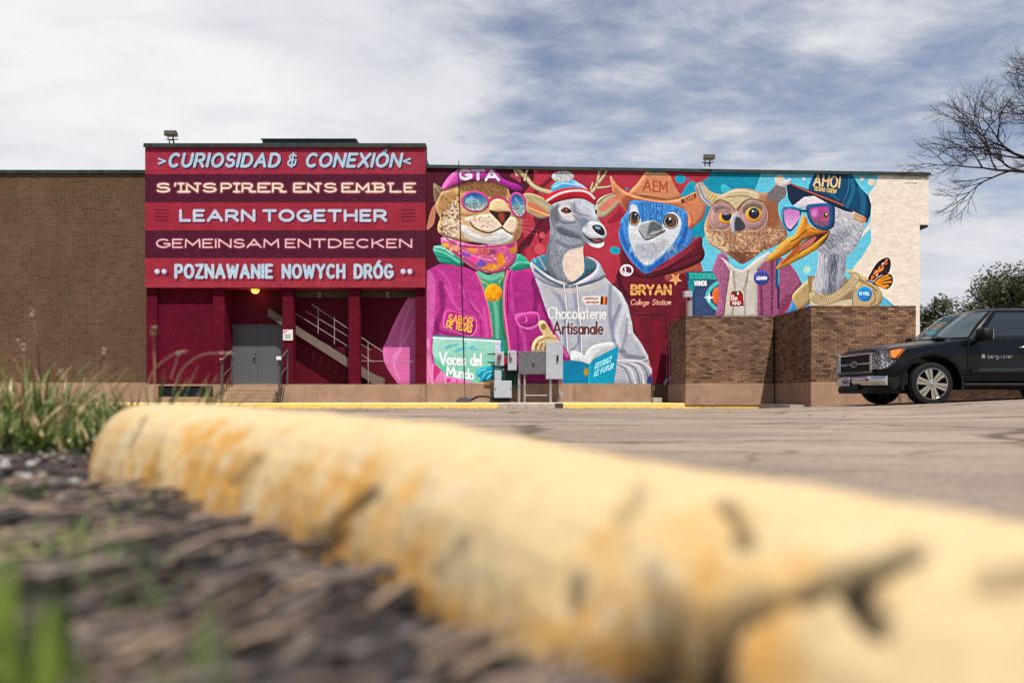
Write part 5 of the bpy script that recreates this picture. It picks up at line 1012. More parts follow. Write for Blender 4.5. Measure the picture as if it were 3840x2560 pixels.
# --- entrance block: fascia with lettering, on five piers
FX0, FX1, FY, FZ0, FZ1 = -12.90, -3.05, 24.0, 4.19, 9.16
fres = 110.
def fas_tf(p): return np.stack([((p[:, 0]-1920)/F_PX*FY-FX0)*fres, (FZ1-z_at(p[:, 1], FY))*fres], 1)
def paint_fascia():
    cv = Canvas(int((FX1-FX0)*fres), int((FZ1-FZ0)*fres), (158, 44, 62), fas_tf, fres*FY/F_PX); T = letter
    cv.sub((500, 450, 2.0452)); red, dk, lt = (158, 44, 62), (82, 20, 46), (176, 210, 232)
    def band(y0, y1, c): cv.poly([(60, y0), (2300, y0), (2300, y1), (60, y1)], c, smooth=False, tex=.06)
    band(190, 415, (160, 46, 66)); band(415, 632, dk); band(632, 846, (160, 42, 60)); band(846, 1058, dk); band(1058, 1320, (158, 44, 60)); cv.poly([(60, 1215), (2300, 1215), (2300, 1320), (60, 1320)], (166, 54, 70), smooth=False, al=.7)
    blk = (64, 20, 50)
    T(cv, 'CURIOSIDAD', (272, 262, 1108, 355), 23, lt, gap=.40, slant=.22, shadow=(10, 12, blk, 3)); T(cv, '&', (1182, 262, 1245, 352), 14, lt, slant=.1, shadow=(8, 10, blk, 3)); T(cv, 'CONEXIÓN', (1325, 262, 2040, 355), 23, lt, gap=.36, slant=.22, shadow=(10, 12, blk, 3))
    T(cv, '>', (195, 275, 245, 355), 15, lt, shadow=(6, 8, blk, 2)); T(cv, '<', (2072, 275, 2122, 355), 15, lt, shadow=(6, 8, blk, 2))
    cr = (248, 226, 206)
    T(cv, "S'INSPIRER", (182, 488, 1148, 550), 15, cr, gap=.42, serif=.2, glow=(190, 100, 96)); T(cv, 'ENSEMBLE', (1232, 488, 2140, 550), 15, cr, gap=.5, serif=.2, glow=(190, 100, 96))
    T(cv, 'LEARN', (362, 695, 925, 770), 23, (196, 212, 234), gap=.32, shadow=(9, 11, (90, 18, 44), 3)); T(cv, 'TOGETHER', (1000, 695, 1935, 770), 23, (196, 212, 234), gap=.32, shadow=(9, 11, (90, 18, 44), 3))
    pk = (246, 200, 200)
    T(cv, 'GEMEINSAM', (180, 915, 1112, 975), 12, pk, gap=.22, glow=(150, 52, 86)); T(cv, 'ENTDECKEN', (1168, 915, 2132, 975), 12, pk, gap=.24, glow=(150, 52, 86))
    T(cv, 'POZNAWANIE', (325, 1112, 1060, 1205), 24, (186, 214, 234), gap=.42, shadow=(16, 18, (120, 24, 44), 5)); T(cv, 'NOWYCH', (1148, 1112, 1615, 1205), 24, (186, 214, 234), gap=.42, shadow=(16, 18, (120, 24, 44), 5)); T(cv, 'DRÓG', (1700, 1112, 1985, 1205), 24, (186, 214, 234), gap=.42, shadow=(16, 18, (120, 24, 44), 5))
    for x in (182, 236, 2068, 2120):
        for k in range(6): cv.ell(x+k*3.6, 1160+k*3, 21, 21, (112, 16, 36))
        cv.ell(x, 1160, 21, 21, (186, 190, 220)); cv.ell(x-5, 1155, 10, 10, (240, 242, 250), soft=3)
    for k in range(4):
        y = 689+k*26.5; cv.line([(166, y), (266, y+1)], 8, (84, 18, 40), smooth=False); cv.line([(2060, y+2), (2160, y)], 8, (84, 18, 40), smooth=False)
    cv.a *= (1+.04*cv.n1+.03*cv.n2)[..., None]; return np.clip(cv.a, 0, 1)
M_fas = painted_mat('lettered fascia paint', paint_image('fascia lettering', paint_fascia()), (FX0, FY), (1, 0), FX1-FX0, FZ0, FZ1)
m = MB(); m.box(FX0, FX1, FY+.0026, FY+.55, FZ0+.004, FZ1-.02); w = m.build('fascia', M_fas, bld, label='red and maroon striped fascia lettered in five languages')
rc = bond(FX0+FY, FX1-FX0, zc(FZ0), zc(FZ1)); brick_mesh('brickwork', rc, (FX0, FY), (1, 0), (0, -1), .09, M_fas, w, seed=6)
m = MB(); m.box(FX1-.001, FX1+.006, FY+.03, FY+.5, FZ0+.01, FZ1-.03); m.build('fascia_return', M_maroon_flat, bld)
coping((FX0-.03, FY), (1, 0), FX1-FX0+.06, FZ1-.015, h=.10)
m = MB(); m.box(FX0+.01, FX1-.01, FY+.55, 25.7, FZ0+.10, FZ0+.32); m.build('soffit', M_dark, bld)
m = MB(); m.box(FX0+.01, FX1-.01, FY+.55, 27, 8.3, 8.9); m.build('parapet_back', M_coping, bld)
hx0, hx1 = m_at(983)*27, m_at(1333)*27
m = MB(); m.rbox(hx0, hx1, 27, 30, 8.9, z_at(524, 27), .03); m.box(hx0-.04, hx1+.04, 26.95, 30.05, z_at(524, 27)-.004, z_at(524, 27)+.03); m.build('rooftop_hatch', simple('dark roof metal', (60, 68, 74), .5, .3), bld)
PY, BY, FLZ = 24.13, 24.87, .80           # pier fronts, back wall, landing level
# back wall of the alcove with its own bit of painting
ares = 60.; AX0, AX1 = -12.9, -3.05
def paint_alcove():
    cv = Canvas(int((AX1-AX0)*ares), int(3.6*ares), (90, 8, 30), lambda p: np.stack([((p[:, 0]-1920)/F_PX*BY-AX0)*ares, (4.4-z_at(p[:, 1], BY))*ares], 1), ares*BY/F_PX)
    cv.sub((500, 1000, 2.045)); k = cv.poly([(2230, 150), (2150, 190), (2080, 280), (2000, 430), (1945, 560), (1915, 630), (1922, 720), (1960, 800), (2010, 870), (2050, 900), (2230, 900)], (222, 112, 178), ret=True, vol=.2)
    for a in ([(2160, 230), (2080, 420), (2040, 620)], [(2150, 420), (2060, 600), (1990, 700)], [(2050, 640), (2000, 740), (2040, 860)]): cv.line(a, 16, (244, 160, 206), al=.7, soft=5, clip=k)
    return np.clip(cv.a, 0, 1)
M_alc = painted_mat('alcove wall paint', paint_image('alcove wall painting', paint_alcove()), (AX0, BY), (1, 0), AX1-AX0, .8, 4.4)
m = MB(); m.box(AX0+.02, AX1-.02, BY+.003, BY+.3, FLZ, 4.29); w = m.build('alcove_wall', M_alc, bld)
dx0, dx1 = m_at(874)*BY, m_at(1059)*BY
rc = [r for r in bond(AX0+BY+.02, AX1-AX0-.04, zc(FLZ+.02), zc(4.28)) if not (r[1]+AX0 > dx0-.08 and r[0]+AX0 < dx1+.05 and r[2] < 2.98)]
brick_mesh('brickwork', rc, (AX0+.02, BY), (1, 0), (0, -1), .05, M_alc, w, seed=7)
px = [(549, 588), (799, 841), (1059, 1099), (1307, 1348), (1557, 1596)]
nb = 0
for i, (a, b_) in enumerate(px):
    x0, x1 = m_at(a)*PY, m_at(b_)*PY; dep = .31 if i != 1 else .72
    m = MB(); m.box(x0+.009, x1-.009, PY+.009, PY+dep, FLZ, 4.286); p = m.build('pier', M_maroon, bld, label=['maroon pier at the left corner of the entrance', 'maroon pier left of the grey doors', 'maroon pier carrying the white sign', 'maroon pier in front of the stair foot', 'maroon pier at the right corner of the entrance'][i])
    rc = bond(x0+PY, x1-x0, zc(FLZ+.02), zc(4.27))
    if i in (2, 3):
        for r in rc: brick_single(r, (x0, PY), (1, 0), (0, -1), M_maroon, p, .04); nb += 1
    else: brick_mesh('brickwork', rc, (x0, PY), (1, 0), (0, -1), .04, M_maroon, p, seed=20+i)
    rs = bond(x1+PY, dep, zc(FLZ+.02), zc(4.27)); brick_mesh('brickwork', rs, (x1, PY), (0, 1), (1, 0), .04, M_maroon, p, seed=30+i)
# infill wall between the first two piers
x0, x1 = m_at(589.5)*24.24, m_at(798)*24.24
m = MB(); m.box(x0, x1, 24.252, 24.6, FLZ, 4.286); w = m.build('infill_wall', M_maroon, bld); brick_mesh('brickwork', bond(x0+24.24, x1-x0, zc(FLZ+.02), zc(4.27)), (x0, 24.24), (1, 0), (0, -1), .05, M_maroon, w, seed=8)
# plinth and landing under the entrance, with steps let in
sx0, sx1 = m_at(838)*24.0, m_at(1052)*24.0
lv0, lv1 = m_at(592)*24, m_at(798)*24
m = MB(); m.box(FX0, lv0, 24.02, 24.9, .1, FLZ); m.box(lv1, sx0, 24.02, 24.9, .1, FLZ); m.box(lv0, lv1, 24.02, 24.9, .1, .36); m.box(lv0, lv1, 24.02, 24.9, .74, FLZ); m.build('plinth', M_conc_agg, bld)
m = MB(); m.box(sx1, FX1, 24.02, 24.9, .1, FLZ); m.build('plinth', M_conc_agg, bld)
m = MB(); m.box(sx0+.003, sx1-.003, 24.04, 25.2, .1, FLZ-.002); m.build('landing', M_step, bld)
lv = MB(); lv.box(lv0, lv1, 24.12, 24.3, .36, .74); lo = lv.build('vent_louver', simple('dark vent', (40, 44, 52), .5, .3), bld, label='dark wide ventilation grille low in the plinth')
for k in range(5):
    s_ = MB(); z = .385+k*.072; s_.obox((lv0+.01, 24.05, z), (lv1-lv0-.02, 0, 0), (0, .07, .035), (0, -.006, .012)); s_.build('slat', simple('dark slat', (52, 56, 66), .5, .4) if k == 0 else bpy.data.materials['dark slat'], lo)
st = empty('entrance_steps', ((sx0+sx1)/2, 23.6, .158), 'four worn tan concrete steps up to the grey double doors', 'steps')
for k in range(4):
    m = MB(); y = 23.2+k*.21; m.rbox(sx0+.01, sx1-.01, y, 24.035, .158+k*.128+(.002 if k else 0), .158+(k+1)*.128, .012); m.build('step', M_step, st)
# doors
fr = MB(); fr.box(dx0-.06, dx0, BY-.03, BY+.1, FLZ, 2.98); fr.box(dx1, dx1+.05, BY-.03, BY+.1, FLZ, 2.98); fr.box(dx0, dx1, BY-.03, BY+.1, 2.92, 2.98); fo = fr.build('door_frame', M_door, bld)
mid = (dx0+dx1)/2
for a, b_, hx in ((dx0+.006, mid-.004, mid-.10), (mid+.004, dx1-.006, None)):
    m = MB(); m.rbox(a, b_, BY-.012, BY+.06, FLZ+.03, 2.915, .006); do = m.build('door', M_door, bld, label='plain grey steel door leaf')
    if hx: h = MB(); h.rbox(hx-.035, hx+.035, BY-.05, BY-.014, 1.93, 2.03, .008); h.rbox(hx-.05, hx+.04, BY-.08, BY-.014, 1.80, 1.86, .01); h.tube([(hx-.02, BY-.02, 1.78), (hx-.02, BY-.09, 1.78), (hx+.08, BY-.09, 1.78)], .012); h.build('handle', M_steel, do)
m = MB(); m.box(dx0, dx1, BY-.12, BY-.02, FLZ, FLZ+.03); m.build('threshold', M_steel, bld)
# beam at the back of the alcove
m = MB(); m.box(m_at(1060)*24.75, AX1-.35, 24.72, 24.85, 3.95, 4.22); m.build('beam', M_beam, bld, label='brown beam across the back of the alcove')
for x in (1200, 1455):
    c = m_at(x)*24.7; jb = MB(); jb.rbox(c-.065, c+.065, 24.62, 24.715, 3.93, 4.16, .01); tag(jb.build('junction_box', simple('grey box', (128, 122, 110), .5) if x == 1200 else bpy.data.materials['grey box']), 'small grey box on the alcove beam '+('beside the sign pier' if x == 1200 else 'over the pink painted sleeve'), 'junction box')
# lit lamp under the soffit
lx = m_at(957)*24.5; lm = empty('soffit_lamp', (lx, 24.5, 4.29), 'lit amber lamp under the soffit over the doors', 'lamp')
m = MB(); m.lathe([(0, 4.29), (.15, 4.29), (.16, 4.26), (.14, 4.235), (0, 4.235)], (lx, 24.5, 0), 'z'); m.build('lamp_base', M_white, lm, smooth=40)
m = MB(); m.lathe([(.13, 4.232), (.145, 4.18), (.12, 4.10), (.06, 4.06), (0, 4.055)], (lx, 24.5, 0), 'z'); m.build('lamp_bulb', M_bulb, lm, smooth=60)
pl = bpy.data.lights.new('lamp_glow', 'POINT'); pl.energy = 1.0; pl.color = (1, .5, .18); pl.shadow_soft_size = .1; po = bpy.data.objects.new('lamp_glow', pl); po.location = (lx, 24.5, 3.98); COL.objects.link(po); po.parent = lm; po.matrix_parent_inverse = parent_world(lm).inverted()

# --- stair inside the alcove
def az(x, y, Y): return (m_at(x)*Y, Y, z_at(y, Y))
sr = empty('stair_flight', (m_at(1425)*24.6, 24.6, FLZ), 'steel stair climbing left behind the maroon piers', 'stair')
a0, a1 = az(1428, 1432, 24.5), az(1005, 1165, 24.5)
M_str = simple('taupe stair paint', (112, 96, 86), .6, var=.08)
for y in (24.49, 24.80):
    m = MB(); m.prism([(a0[0]+.10, FLZ), (a0[0]-.25, FLZ), (a1[0], a1[2]-.20), (a1[0], a1[2]+.10), (a0[0]-.28, FLZ+.36), (a0[0]+.08, FLZ+.22)], y, y+.035); m.build('stringer', M_str, sr)
nst = 14
for k in range(nst):
    t = (k+.6)/nst; x = a0[0]-.2+(a1[0]-a0[0]+.2)*t; z = FLZ+.12+(a1[2]-FLZ-.12)*t; m = MB(); m.box(x-.14, x+.14, 24.527, 24.798, z, z+.035); m.build('tread', M_str, sr)
rl = empty('stair_railing', az(1400, 1380, 24.47), 'thin pale pipe railing beside the alcove stair', 'railing')
def rail_line(p, q, r, name): m = MB(); m.tube([p, q], r); m.build(name, M_rg, rl)
M_rg = simple('pale railing paint', (150, 142, 138), .5)
rail_line(az(1460, 1335, 24.46), az(1170, 1142, 24.46), .014, 'top_rail'); rail_line(az(1400, 1358, 24.46), az(1100, 1170, 24.46), .012, 'mid_rail'); rail_line(az(1390, 1312, 24.46), az(1145, 1165, 24.46), .010, 'mid_rail')
for x, yt, yb in ((1254, 1195, 1290), (1315, 1238, 1332), (1193, 1160, 1250), (1380, 1290, 1375)): rail_line(az(x, yt-10, 24.46), az(x, yb, 24.46), .014, 'post')
rail_line(az(1352, 1353, 24.46), az(1556, 1356, 24.46), .013, 'low_rail'); rail_line(az(1381, 1310, 24.46), (az(1381, 0, 24.46)[0], 24.46, FLZ), .014, 'post')

# --- sign on the pier
sg = empty('pier_sign', az(1080, 1257, 24.1), 'small white square notice with red heading on the maroon pier', 'sign')
sp = MB(); x0, x1 = m_at(1061)*24.1, m_at(1098)*24.1; z0, z1 = z_at(1276, 24.1), z_at(1236, 24.1); sp.rbox(x0, x1, 24.095, 24.12, z0, z1, .004); sp.build('panel', M_white, sg)
t = NT('red print'); t.col(lin((200, 60, 90))); m = MB(); m.box(x0+.02, x0+.16, 24.09, 24.0945, z1-.06, z1-.03); m.box(x0+.02, x0+.07, 24.09, 24.0945, z1-.12, z1-.075); m.build('red_heading', t.m, sg)
t = NT('grey print'); t.col(lin((120, 124, 122))); m = MB()
for k in range(5): m.box(x0+.06+.01*(k % 3), x1-.05-.03*(k % 2), 24.09, 24.0945, z1-.17-k*.035, z1-.157-k*.035)
m.build('print_lines', t.m, sg)

# --- handrails at the steps
for i, (x, lab) in enumerate(((833, 'dark steel handrail left of the entrance steps, behind the grass'), (1048, 'dark steel handrail right of the entrance steps with white topped post'))):
    X = m_at(x)*23.2; h = empty('handrail', (X, 23.3, .158), lab, 'handrail', 'handrails at the entrance steps')
    m = MB(); m.rbox(X-.035, X+.035, 23.16, 23.23, .158, 1.62, .008); m.build('post', M_rail, h)
    m = MB(); m.rbox(X-.03, X+.03, 24.0, 24.06, FLZ, 2.0, .008); m.build('post', M_rail, h)
    m = MB(); m.tube([(X, 23.12, 1.55), (X, 23.2, 1.62), (X, 24.03, 1.99), (X, 24.12, 1.99)], .035, 10); m.build('top_rail', M_rail, h, smooth=40)
    m = MB(); m.tube([(X, 23.22, 1.05), (X, 24.0, 1.42)], .018, 8); m.build('mid_rail', M_rail, h, smooth=40)
    m = MB(); m.rbox(X-(.075 if i else .05), X+(.075 if i else .05), 23.08, 23.2, 1.60, 1.72 if i else 1.66, .015); m.build('cap', M_white if i else simple('pinkish cap', (176, 128, 118), .6), h)

# --- floodlights on the parapet
def flood(px_, ytop, ybot, Y, wpx, lab):
    X = m_at(px_)*Y; zb, zt, z0_ = z_at(ybot, Y)-.0, z_at(ytop, Y), z_at(ybot, Y)
    f = empty('floodlight', (X, Y, z0_), lab, 'floodlight', 'floodlights on the parapet'); w_ = wpx/F_PX*Y/2; hh = (zt-z0_)
    zc_ = zt-hh*.24
    m = MB(); V_ = [(-w_, 0, zc_-hh*.26), (w_, 0, zc_-hh*.26), (w_*1.03, .03, zt), (-w_*1.03, .03, zt), (-w_*.8, .24, zc_-hh*.18), (w_*.8, .24, zc_-hh*.18), (w_*.8, .26, zt-.05), (-w_*.8, .26, zt-.05)]
    m.add([(X+a, Y-.2+b, c) for a, b, c in V_], [(0, 1, 2, 3), (4, 7, 6, 5), (0, 4, 5, 1), (1, 5, 6, 2), (2, 6, 7, 3), (3, 7, 4, 0)]); m.build('housing', M_grey_lamp, f)
    m = MB(); m.box(X-w_*.9, X+w_*.9, Y-.215, Y-.201, zc_-hh*.20, zt-hh*.06); m.build('lens', simple('lamp glass', (96, 90, 78), .15) if 'lamp glass' not in bpy.data.materials else bpy.data.materials['lamp glass'], f)
    m = MB(); m.tube([(X-.12, Y-.08, zc_-hh*.3), (X-.14, Y, z0_+hh*.28), (X+.05, Y, z0_+hh*.24)], .02, 6); m.build('bracket', M_black, f)
    m = MB(); m.tube([(X+.05, Y-.08, zc_-hh*.3), (X+.05, Y, z0_-.02)], .028, 6); m.build('post', M_rail, f)
    m = MB(); m.tube([(X-.22, Y, z0_+hh*.33), (X-.05, Y, z0_+hh*.30), (X+.2, Y, z0_+hh*.33)], .018, 6); m.build('crossbar', M_black, f)
    m = MB(); m.tube([(X-.12, Y, z0_+hh*.28), (X-.1, Y, z0_-.02)], .02, 6); m.build('leg', M_black, f)
flood(647, 496, 536, 24.15, 44, 'bronze floodlight standing on the entrance block parapet at left')
flood(2655, 585, 622, 24.85, 42, 'bronze floodlight standing on the parapet above the blue bird and the owl')

# --- lightning cable down the mural
cx = m_at(1742)*24.36
cb = empty('cable_run', (cx, 24.4, .16), 'thin dark cable running down the mural past the leopard', 'cable')
m = MB(); pts = []
for k in range(14):
    z = 8.62-(8.62-.2)*k/13; X_ = m_at(1720+24*(1-(z-.2)/8.4))*24.38; pts.append((X_, 24.40+(X_-MW0[0])*MD[1]/MD[0]-.035, z))
m.tube(pts, .016, 6); m.build('cable', simple('dark cable', (66, 30, 56), .6), cb)
m = MB(); m.tube([(pts[0][0], pts[0][1], 8.62), (pts[0][0], pts[0][1]+.05, 8.86)], .02, 6, r2=.006); m.build('finial', M_black, cb)
fx0, fx1 = m_at(1712)*24.1, m_at(1765)*24.1
m = MB(); m.prism([(fx0, .165), (fx1, .165), (fx1, .25), (fx1-.1, .34), (fx0+.12, .33), (fx0, .24)], 23.95, 24.25); tag(m.build('splice_cover', simple('dark grey cover', (84, 82, 90), .6)), 'low dark grey cover at the foot of the cable on the pavement', 'utility cover')
m = MB(); m.tube([(fx1, 24.1, .24), (m_at(1790)*24.1, 24.1, .36), (m_at(1815)*24.1, 24.12, .38), (m_at(1850)*24.1, 24.15, .33)], .04, 8); tag(m.build('flexible_conduit', M_black, smooth=40), 'black flexible conduit arching to the lowest grey box', 'conduit')

# --- electrical boxes
ey = 24.02
def ebox(name, x0, x1, y0, y1, mat, parent, d0=.28, Y=ey, label=None, b=.012):
    m = MB(); m.rbox(m_at(x0)*Y, m_at(x1)*Y, Y, Y+d0, z_at(y1, Y), z_at(y0, Y), b); return m.build(name, mat, parent, label=label)
el = empty('electrical_switchgear', (m_at(1990)*ey, ey, .158), 'row of grey electrical cabinets on pipe legs before the mural', 'electrical cabinet')
tallc = ebox('cabinet', 2047, 2111, 1280, 1421, M_cab, el, .30, label='tall light grey cabinet at the right end')
troughp = ebox('cabinet', 1944, 2046, 1317, 1403, M_trough, el, .26, label='wide dark grey cabinet'); sm2 = ebox('cabinet', 1904, 1937, 1314, 1388, M_cab, el, .34, label='narrow light grey disconnect box'); sm1 = ebox('cabinet', 1856, 1890, 1318, 1371, M_cab, el, .3, label='small light grey meter box')
def eb(name, par, x, y, w_, h_, mat, d=.03, Y=ey):
    X, Z_ = m_at(x)*Y, z_at(y, Y); m = MB(); m.rbox(X-w_/2, X+w_/2, Y-d, Y-.001, Z_-h_/2, Z_+h_/2, .006); return m.build(name, mat, par)
eb('latch', tallc, 2091, 1343, .06, .22, M_black, .05); eb('nameplate', tallc, 2077, 1325, .11, .035, M_white, .004); eb('latch', troughp, 2001, 1358, .05, .05, M_steel, .06); eb('lock', troughp, 2000, 1368, .03, .10, M_black, .03)
eb('lever', sm2, 1912, 1333, .025, .20, M_black, .07); eb('lever_foot', sm2, 1917, 1343, .08, .03, M_black, .07); eb('meter_socket', sm1, 1873, 1338, .13, .14, simple('rusty socket', (120, 70, 66), .6), .10)
m = MB(); m.box(m_at(1848)*ey, m_at(2046)*ey, ey+.301, ey+.34, z_at(1325, ey)-.03, z_at(1325, ey)+.03); m.box(m_at(1848)*ey, m_at(1904)*ey, ey+.301, ey+.34, z_at(1372, ey)-.02, z_at(1372, ey)+.03); m.build('mounting_channel', M_black, el)
for x in (1831, ): 
    for y in (1327, 1358): m = MB(); m.rbox(m_at(1828)*ey, m_at(1856)*ey, ey+.05, ey+.1, z_at(y, ey)-.022, z_at(y, ey)+.022, .004); m.build('bracket_arm', simple('green black bracket', (24, 52, 50), .6) if 'green black bracket' not in bpy.data.materials else bpy.data.materials['green black bracket'], el)
for x, w_, y0 in ((1946, .055, 1403), (1967, .045, 1403), (2064, .055, 1421), (2098, .035, 1421)):
    X = m_at(x)*(ey+.12); m = MB(); m.tube([(X, ey+.12, z_at(y0, ey)+.01), (X, ey+.12, .158)], w_, 12); m.tube([(X, ey+.12, .74), (X, ey+.12, .78)], w_*1.25, 12); m.build('pipe_leg', M_galv, el, smooth=40)
m = MB(); m.tube([(m_at(1967)*(ey+.1), ey+.1, z_at(1482, ey)), (m_at(2052)*(ey+.1), ey+.1, z_at(1482, ey))], .018, 8); m.build('low_pipe', M_galv, el)
X = m_at(2102)*ey; m = MB(); m.lathe([(0, -.04), (.07, -.04), (.09, 0), (.07, .04), (0, .04)], (X+.03, ey+.05, .42), 'y', 14); m.build('pipe_elbow', M_galv, el, smooth=40)
lb = empty('pull_box', (m_at(1884)*23.95, 23.95, .2), 'low wide light grey box left of the pipe legs', 'electrical box')
bx_ = ebox('box_body', 1852, 1919, 1427, 1491, M_cab, lb, .28, 23.92); ebox('riser_duct', 1854, 1880, 1388, 1426.6, M_cab, lb, .2, 23.95)
m = MB(); m.box(m_at(1850)*23.95, m_at(1912)*23.95, 23.98, 24.15, .16, z_at(1491.6, 23.95)); m.build('stand', M_black, lb)
for x in (1858, 1915): eb('latch', bx_, x, 1458, .025, .07, M_black, .015, 23.92)
m = MB(); m.box(m_at(1884)*24.3, m_at(1944)*24.3, 24.25, 24.33, .70, z_at(1390, 24.3)); m.build('backing_board', simple('dark green board', (18, 50, 40), .7), el)

# ================================================================ kerb along the building
def kerb_seg(x0, x1, mat, label, Y=22., zt=.168, zb=-.05):
    m = MB(); pr = [(Y-.008, zb), (Y+.008, zt-.03), (Y+.035, zt), (Y+.13, zt), (Y+.13, zb)]
    n_ = max(1, int((x1-x0)/1.5)); 
    for i in range(n_):
        a = x0+(x1-x0)*i/n_; b_ = x0+(x1-x0)*(i+1)/n_-.006; m.prism(pr, a, b_, 'yz')
    o = m.build('kerb', mat); return tag(o, label, kind='structure')
kerb_seg(-24, m_at(1870)*22, M_yellow, 'yellow painted kerb in front of the entrance and leopard')
kerb_seg(m_at(1870)*22+.004, m_at(2082)*22, M_conc, 'unpainted pale kerb length below the electrical cabinets')
kerb_seg(m_at(2112)*22, m_at(2880)*22, M_yellow, 'yellow painted kerb in front of the brick enclosures')
m = MB(); a, b_ = m_at(2070)*22, m_at(2125)*22; m.prism([(a, -.02), (b_, -.02), (b_-.05, .15), (a+.06, .15)], 22.02, 22.125); tag(m.build('drain_inlet', simple('dark inlet', (72, 64, 62), .8)), 'dark kerb inlet between the pale and yellow kerbs', 'drain')

# ================================================================ brick enclosures on the right
def enclosure(X0, X1, Y0, Y1, zt, lab, top_sol=.81):
    e = empty('brick_enclosure', ((X0+X1)/2, Y0, .15), lab, 'brick enclosure')
    zb = zc(top_sol); sz = 3*BH                          # soldier course above the plinth
    m = MB(); q = .012; m.box(X0+q, X1, Y0+q, Y0+.28, .8, zt-.03); m.box(X0+q, X0+.28, Y0+.28, Y1, .8, zt-.03); m.box(X1-.28, X1, Y0+.28, Y1, .8, zt-.03); w = m.build('enclosure_wall', M_joint_brown, e)
    m = MB(); m.rbox(X0-.02, X1+.02, Y0-.03, Y0+.3, .1, zb-.012, .012); m.box(X0-.02, X0+.28, Y0+.301, Y1, .1, zb-.014); m.box(X1-.28, X1+.02, Y0+.301, Y1, .1, zb-.014); m.build('plinth', M_conc_agg, e)
    fr_ = bond(X0+Y0, X1-X0, zb+sz, zc(zt)); sd = bond(-(X0+Y1), Y1-Y0, zb+sz, zc(zt))
    # the largest 300 face bricks are separate pieces, the rest joined
    cxs = sorted(range(len(fr_)), key=lambda i: abs((fr_[i][2]+fr_[i][3])/2-1.75)+.15*abs((fr_[i][0]+fr_[i][1])/2-(X1-X0)*.45)); ind_ = set(cxs[:262])
    for i in ind_: brick_single(fr_[i], (X0, Y0), (1, 0), (0, -1), M_brick_brown, w, .03)
    brick_mesh('brickwork', [r for i, r in enumerate(fr_) if i not in ind_], (X0, Y0), (1, 0), (0, -1), .05, M_brick_brown, w, jit=.005, seed=41)
    brick_mesh('brickwork', sd, (X0, Y1), (0, -1), (-1, 0), .05, M_brick_brown, w, jit=.004, seed=42)
    k = 0; x = 0
    while x < X1-X0-.03:
        r = (x+.004, min(x+.0762, X1-X0)-.004, zb+.006, zb+sz-.006)
        if k < 38: brick_single(r, (X0, Y0), (1, 0), (0, -1), M_brick_brown, w, .03)
        else: brick_mesh('brickwork', [r], (X0, Y0), (1, 0), (0, -1), .05, M_brick_brown, w)
        x += .0762; k += 1
    srs = []; x = 0
    while x < Y1-Y0-.03: srs.append((x+.004, min(x+.0762, Y1-Y0)-.004, zb+.006, zb+sz-.006)); x += .0762
    brick_mesh('brickwork', srs, (X0, Y1), (0, -1), (-1, 0), .05, M_brick_brown, w, seed=44)
    m = MB(); m.rbox(X0-.01, X1+.01, Y0-.01, Y0+.30, zt-.028, zt+.0, .008); m.box(X0-.01, X0+.29, Y0+.301, Y1, zt-.029, zt-.002); m.box(X1-.29, X1+.01, Y0+.301, Y1, zt-.029, zt-.002); m.build('capping', M_brick_brown, e)
    return e
enclosure(5.60, 8.42, 22.0, 24.35, 2.95, 'lower brown brick enclosure before the owl, left of the taller one')
enclosure(8.50, 11.48, 19.4, 24.5, 2.955, 'nearer brown brick enclosure under the crane, behind the truck')
# vent mast on the first enclosure
vX = m_at(2588)*22.3; vm = empty('vent_mast', (vX, 22.3, 2.95), 'grey vent mast with a boxy cap above the left enclosure', 'vent')
m = MB(); m.tube([(vX, 22.4, 2.3), (vX, 22.4, z_at(1128, 22.4))], .10, 14); m.build('mast', M_galv, vm, smooth=40)
m = MB(); m.tube([(vX-.03, 22.4, z_at(1129, 22.4)), (vX-.03, 22.4, z_at(1116, 22.4))], .04, 8); m.build('neck', M_black, vm)
m = MB(); m.rbox(vX-.20, vX+.07, 22.25, 22.5, z_at(1117, 22.4), z_at(1094, 22.4), .015); m.build('cap', M_cab, vm)
# purple painted pipes in the gap
gp = empty('gas_pipes', (5.5, 24.2, .8), 'purple painted vertical pipes beside the left enclosure', 'pipes')
M_pur = simple('purple brown paint', (112, 60, 96), .6)
for x, zt_ in ((2501, 2.2), (2515, 2.3), (2524, 2.3)): X = m_at(x)*24.1; m = MB(); m.tube([(X, 24.1, .98), (X, 24.1, zt_)], .028, 8); m.build('pipe', M_pur, gp, smooth=40)
for z_ in (2.26, 1.60): m = MB(); m.box(m_at(2497)*24.1, m_at(2527)*24.1, 24.04, 24.07, z_-.02, z_+.02); m.build('clamp_bar', M_pur, gp)
M_blu = simple('pale blue valve paint', (140, 160, 196), .6)
for x, z_, r in ((2499, .92, .06), (2516, 1.0, .07), (2494, .82, .05)): X = m_at(x)*24.0; m = MB(); m.lathe([(0, -.05), (r*.8, -.05), (r, 0), (r*.8, .05), (0, .05)], (X, 24.0, z_), 'y', 10); m.build('valve', M_blu, gp, smooth=40)
m = MB(); m.rbox(m_at(2447)*22.8, m_at(2480)*22.8, 22.7, 23.1, .158, .33, .01); tag(m.build('concrete_block', M_conc), 'small pale concrete block in the shaded gap beside the enclosure', 'block')
# low wall far right beyond the truck
lw = empty('low_brick_wall', (12.6, 20.5, .1), 'low brown brick wall seen under the truck', 'low wall')
M_brick_low = brick_mat('shade-darkened brick', (84, 62, 48), (72, 52, 40), (52, 38, 30)); m = MB(); m.box(11.9, 20, 20.3, 20.6, .0, .68); wcore = m.build('wall_core', simple('dark mortar', (70, 58, 48), .95), lw); brick_mesh('brickwork', bond(11.9+20.29, 8, 0, zc(.68)), (11.9, 20.29), (1, 0), (0, -1), .02, M_brick_low, lw, seed=50)  # brick colour darkened to stand for the truck's shadow

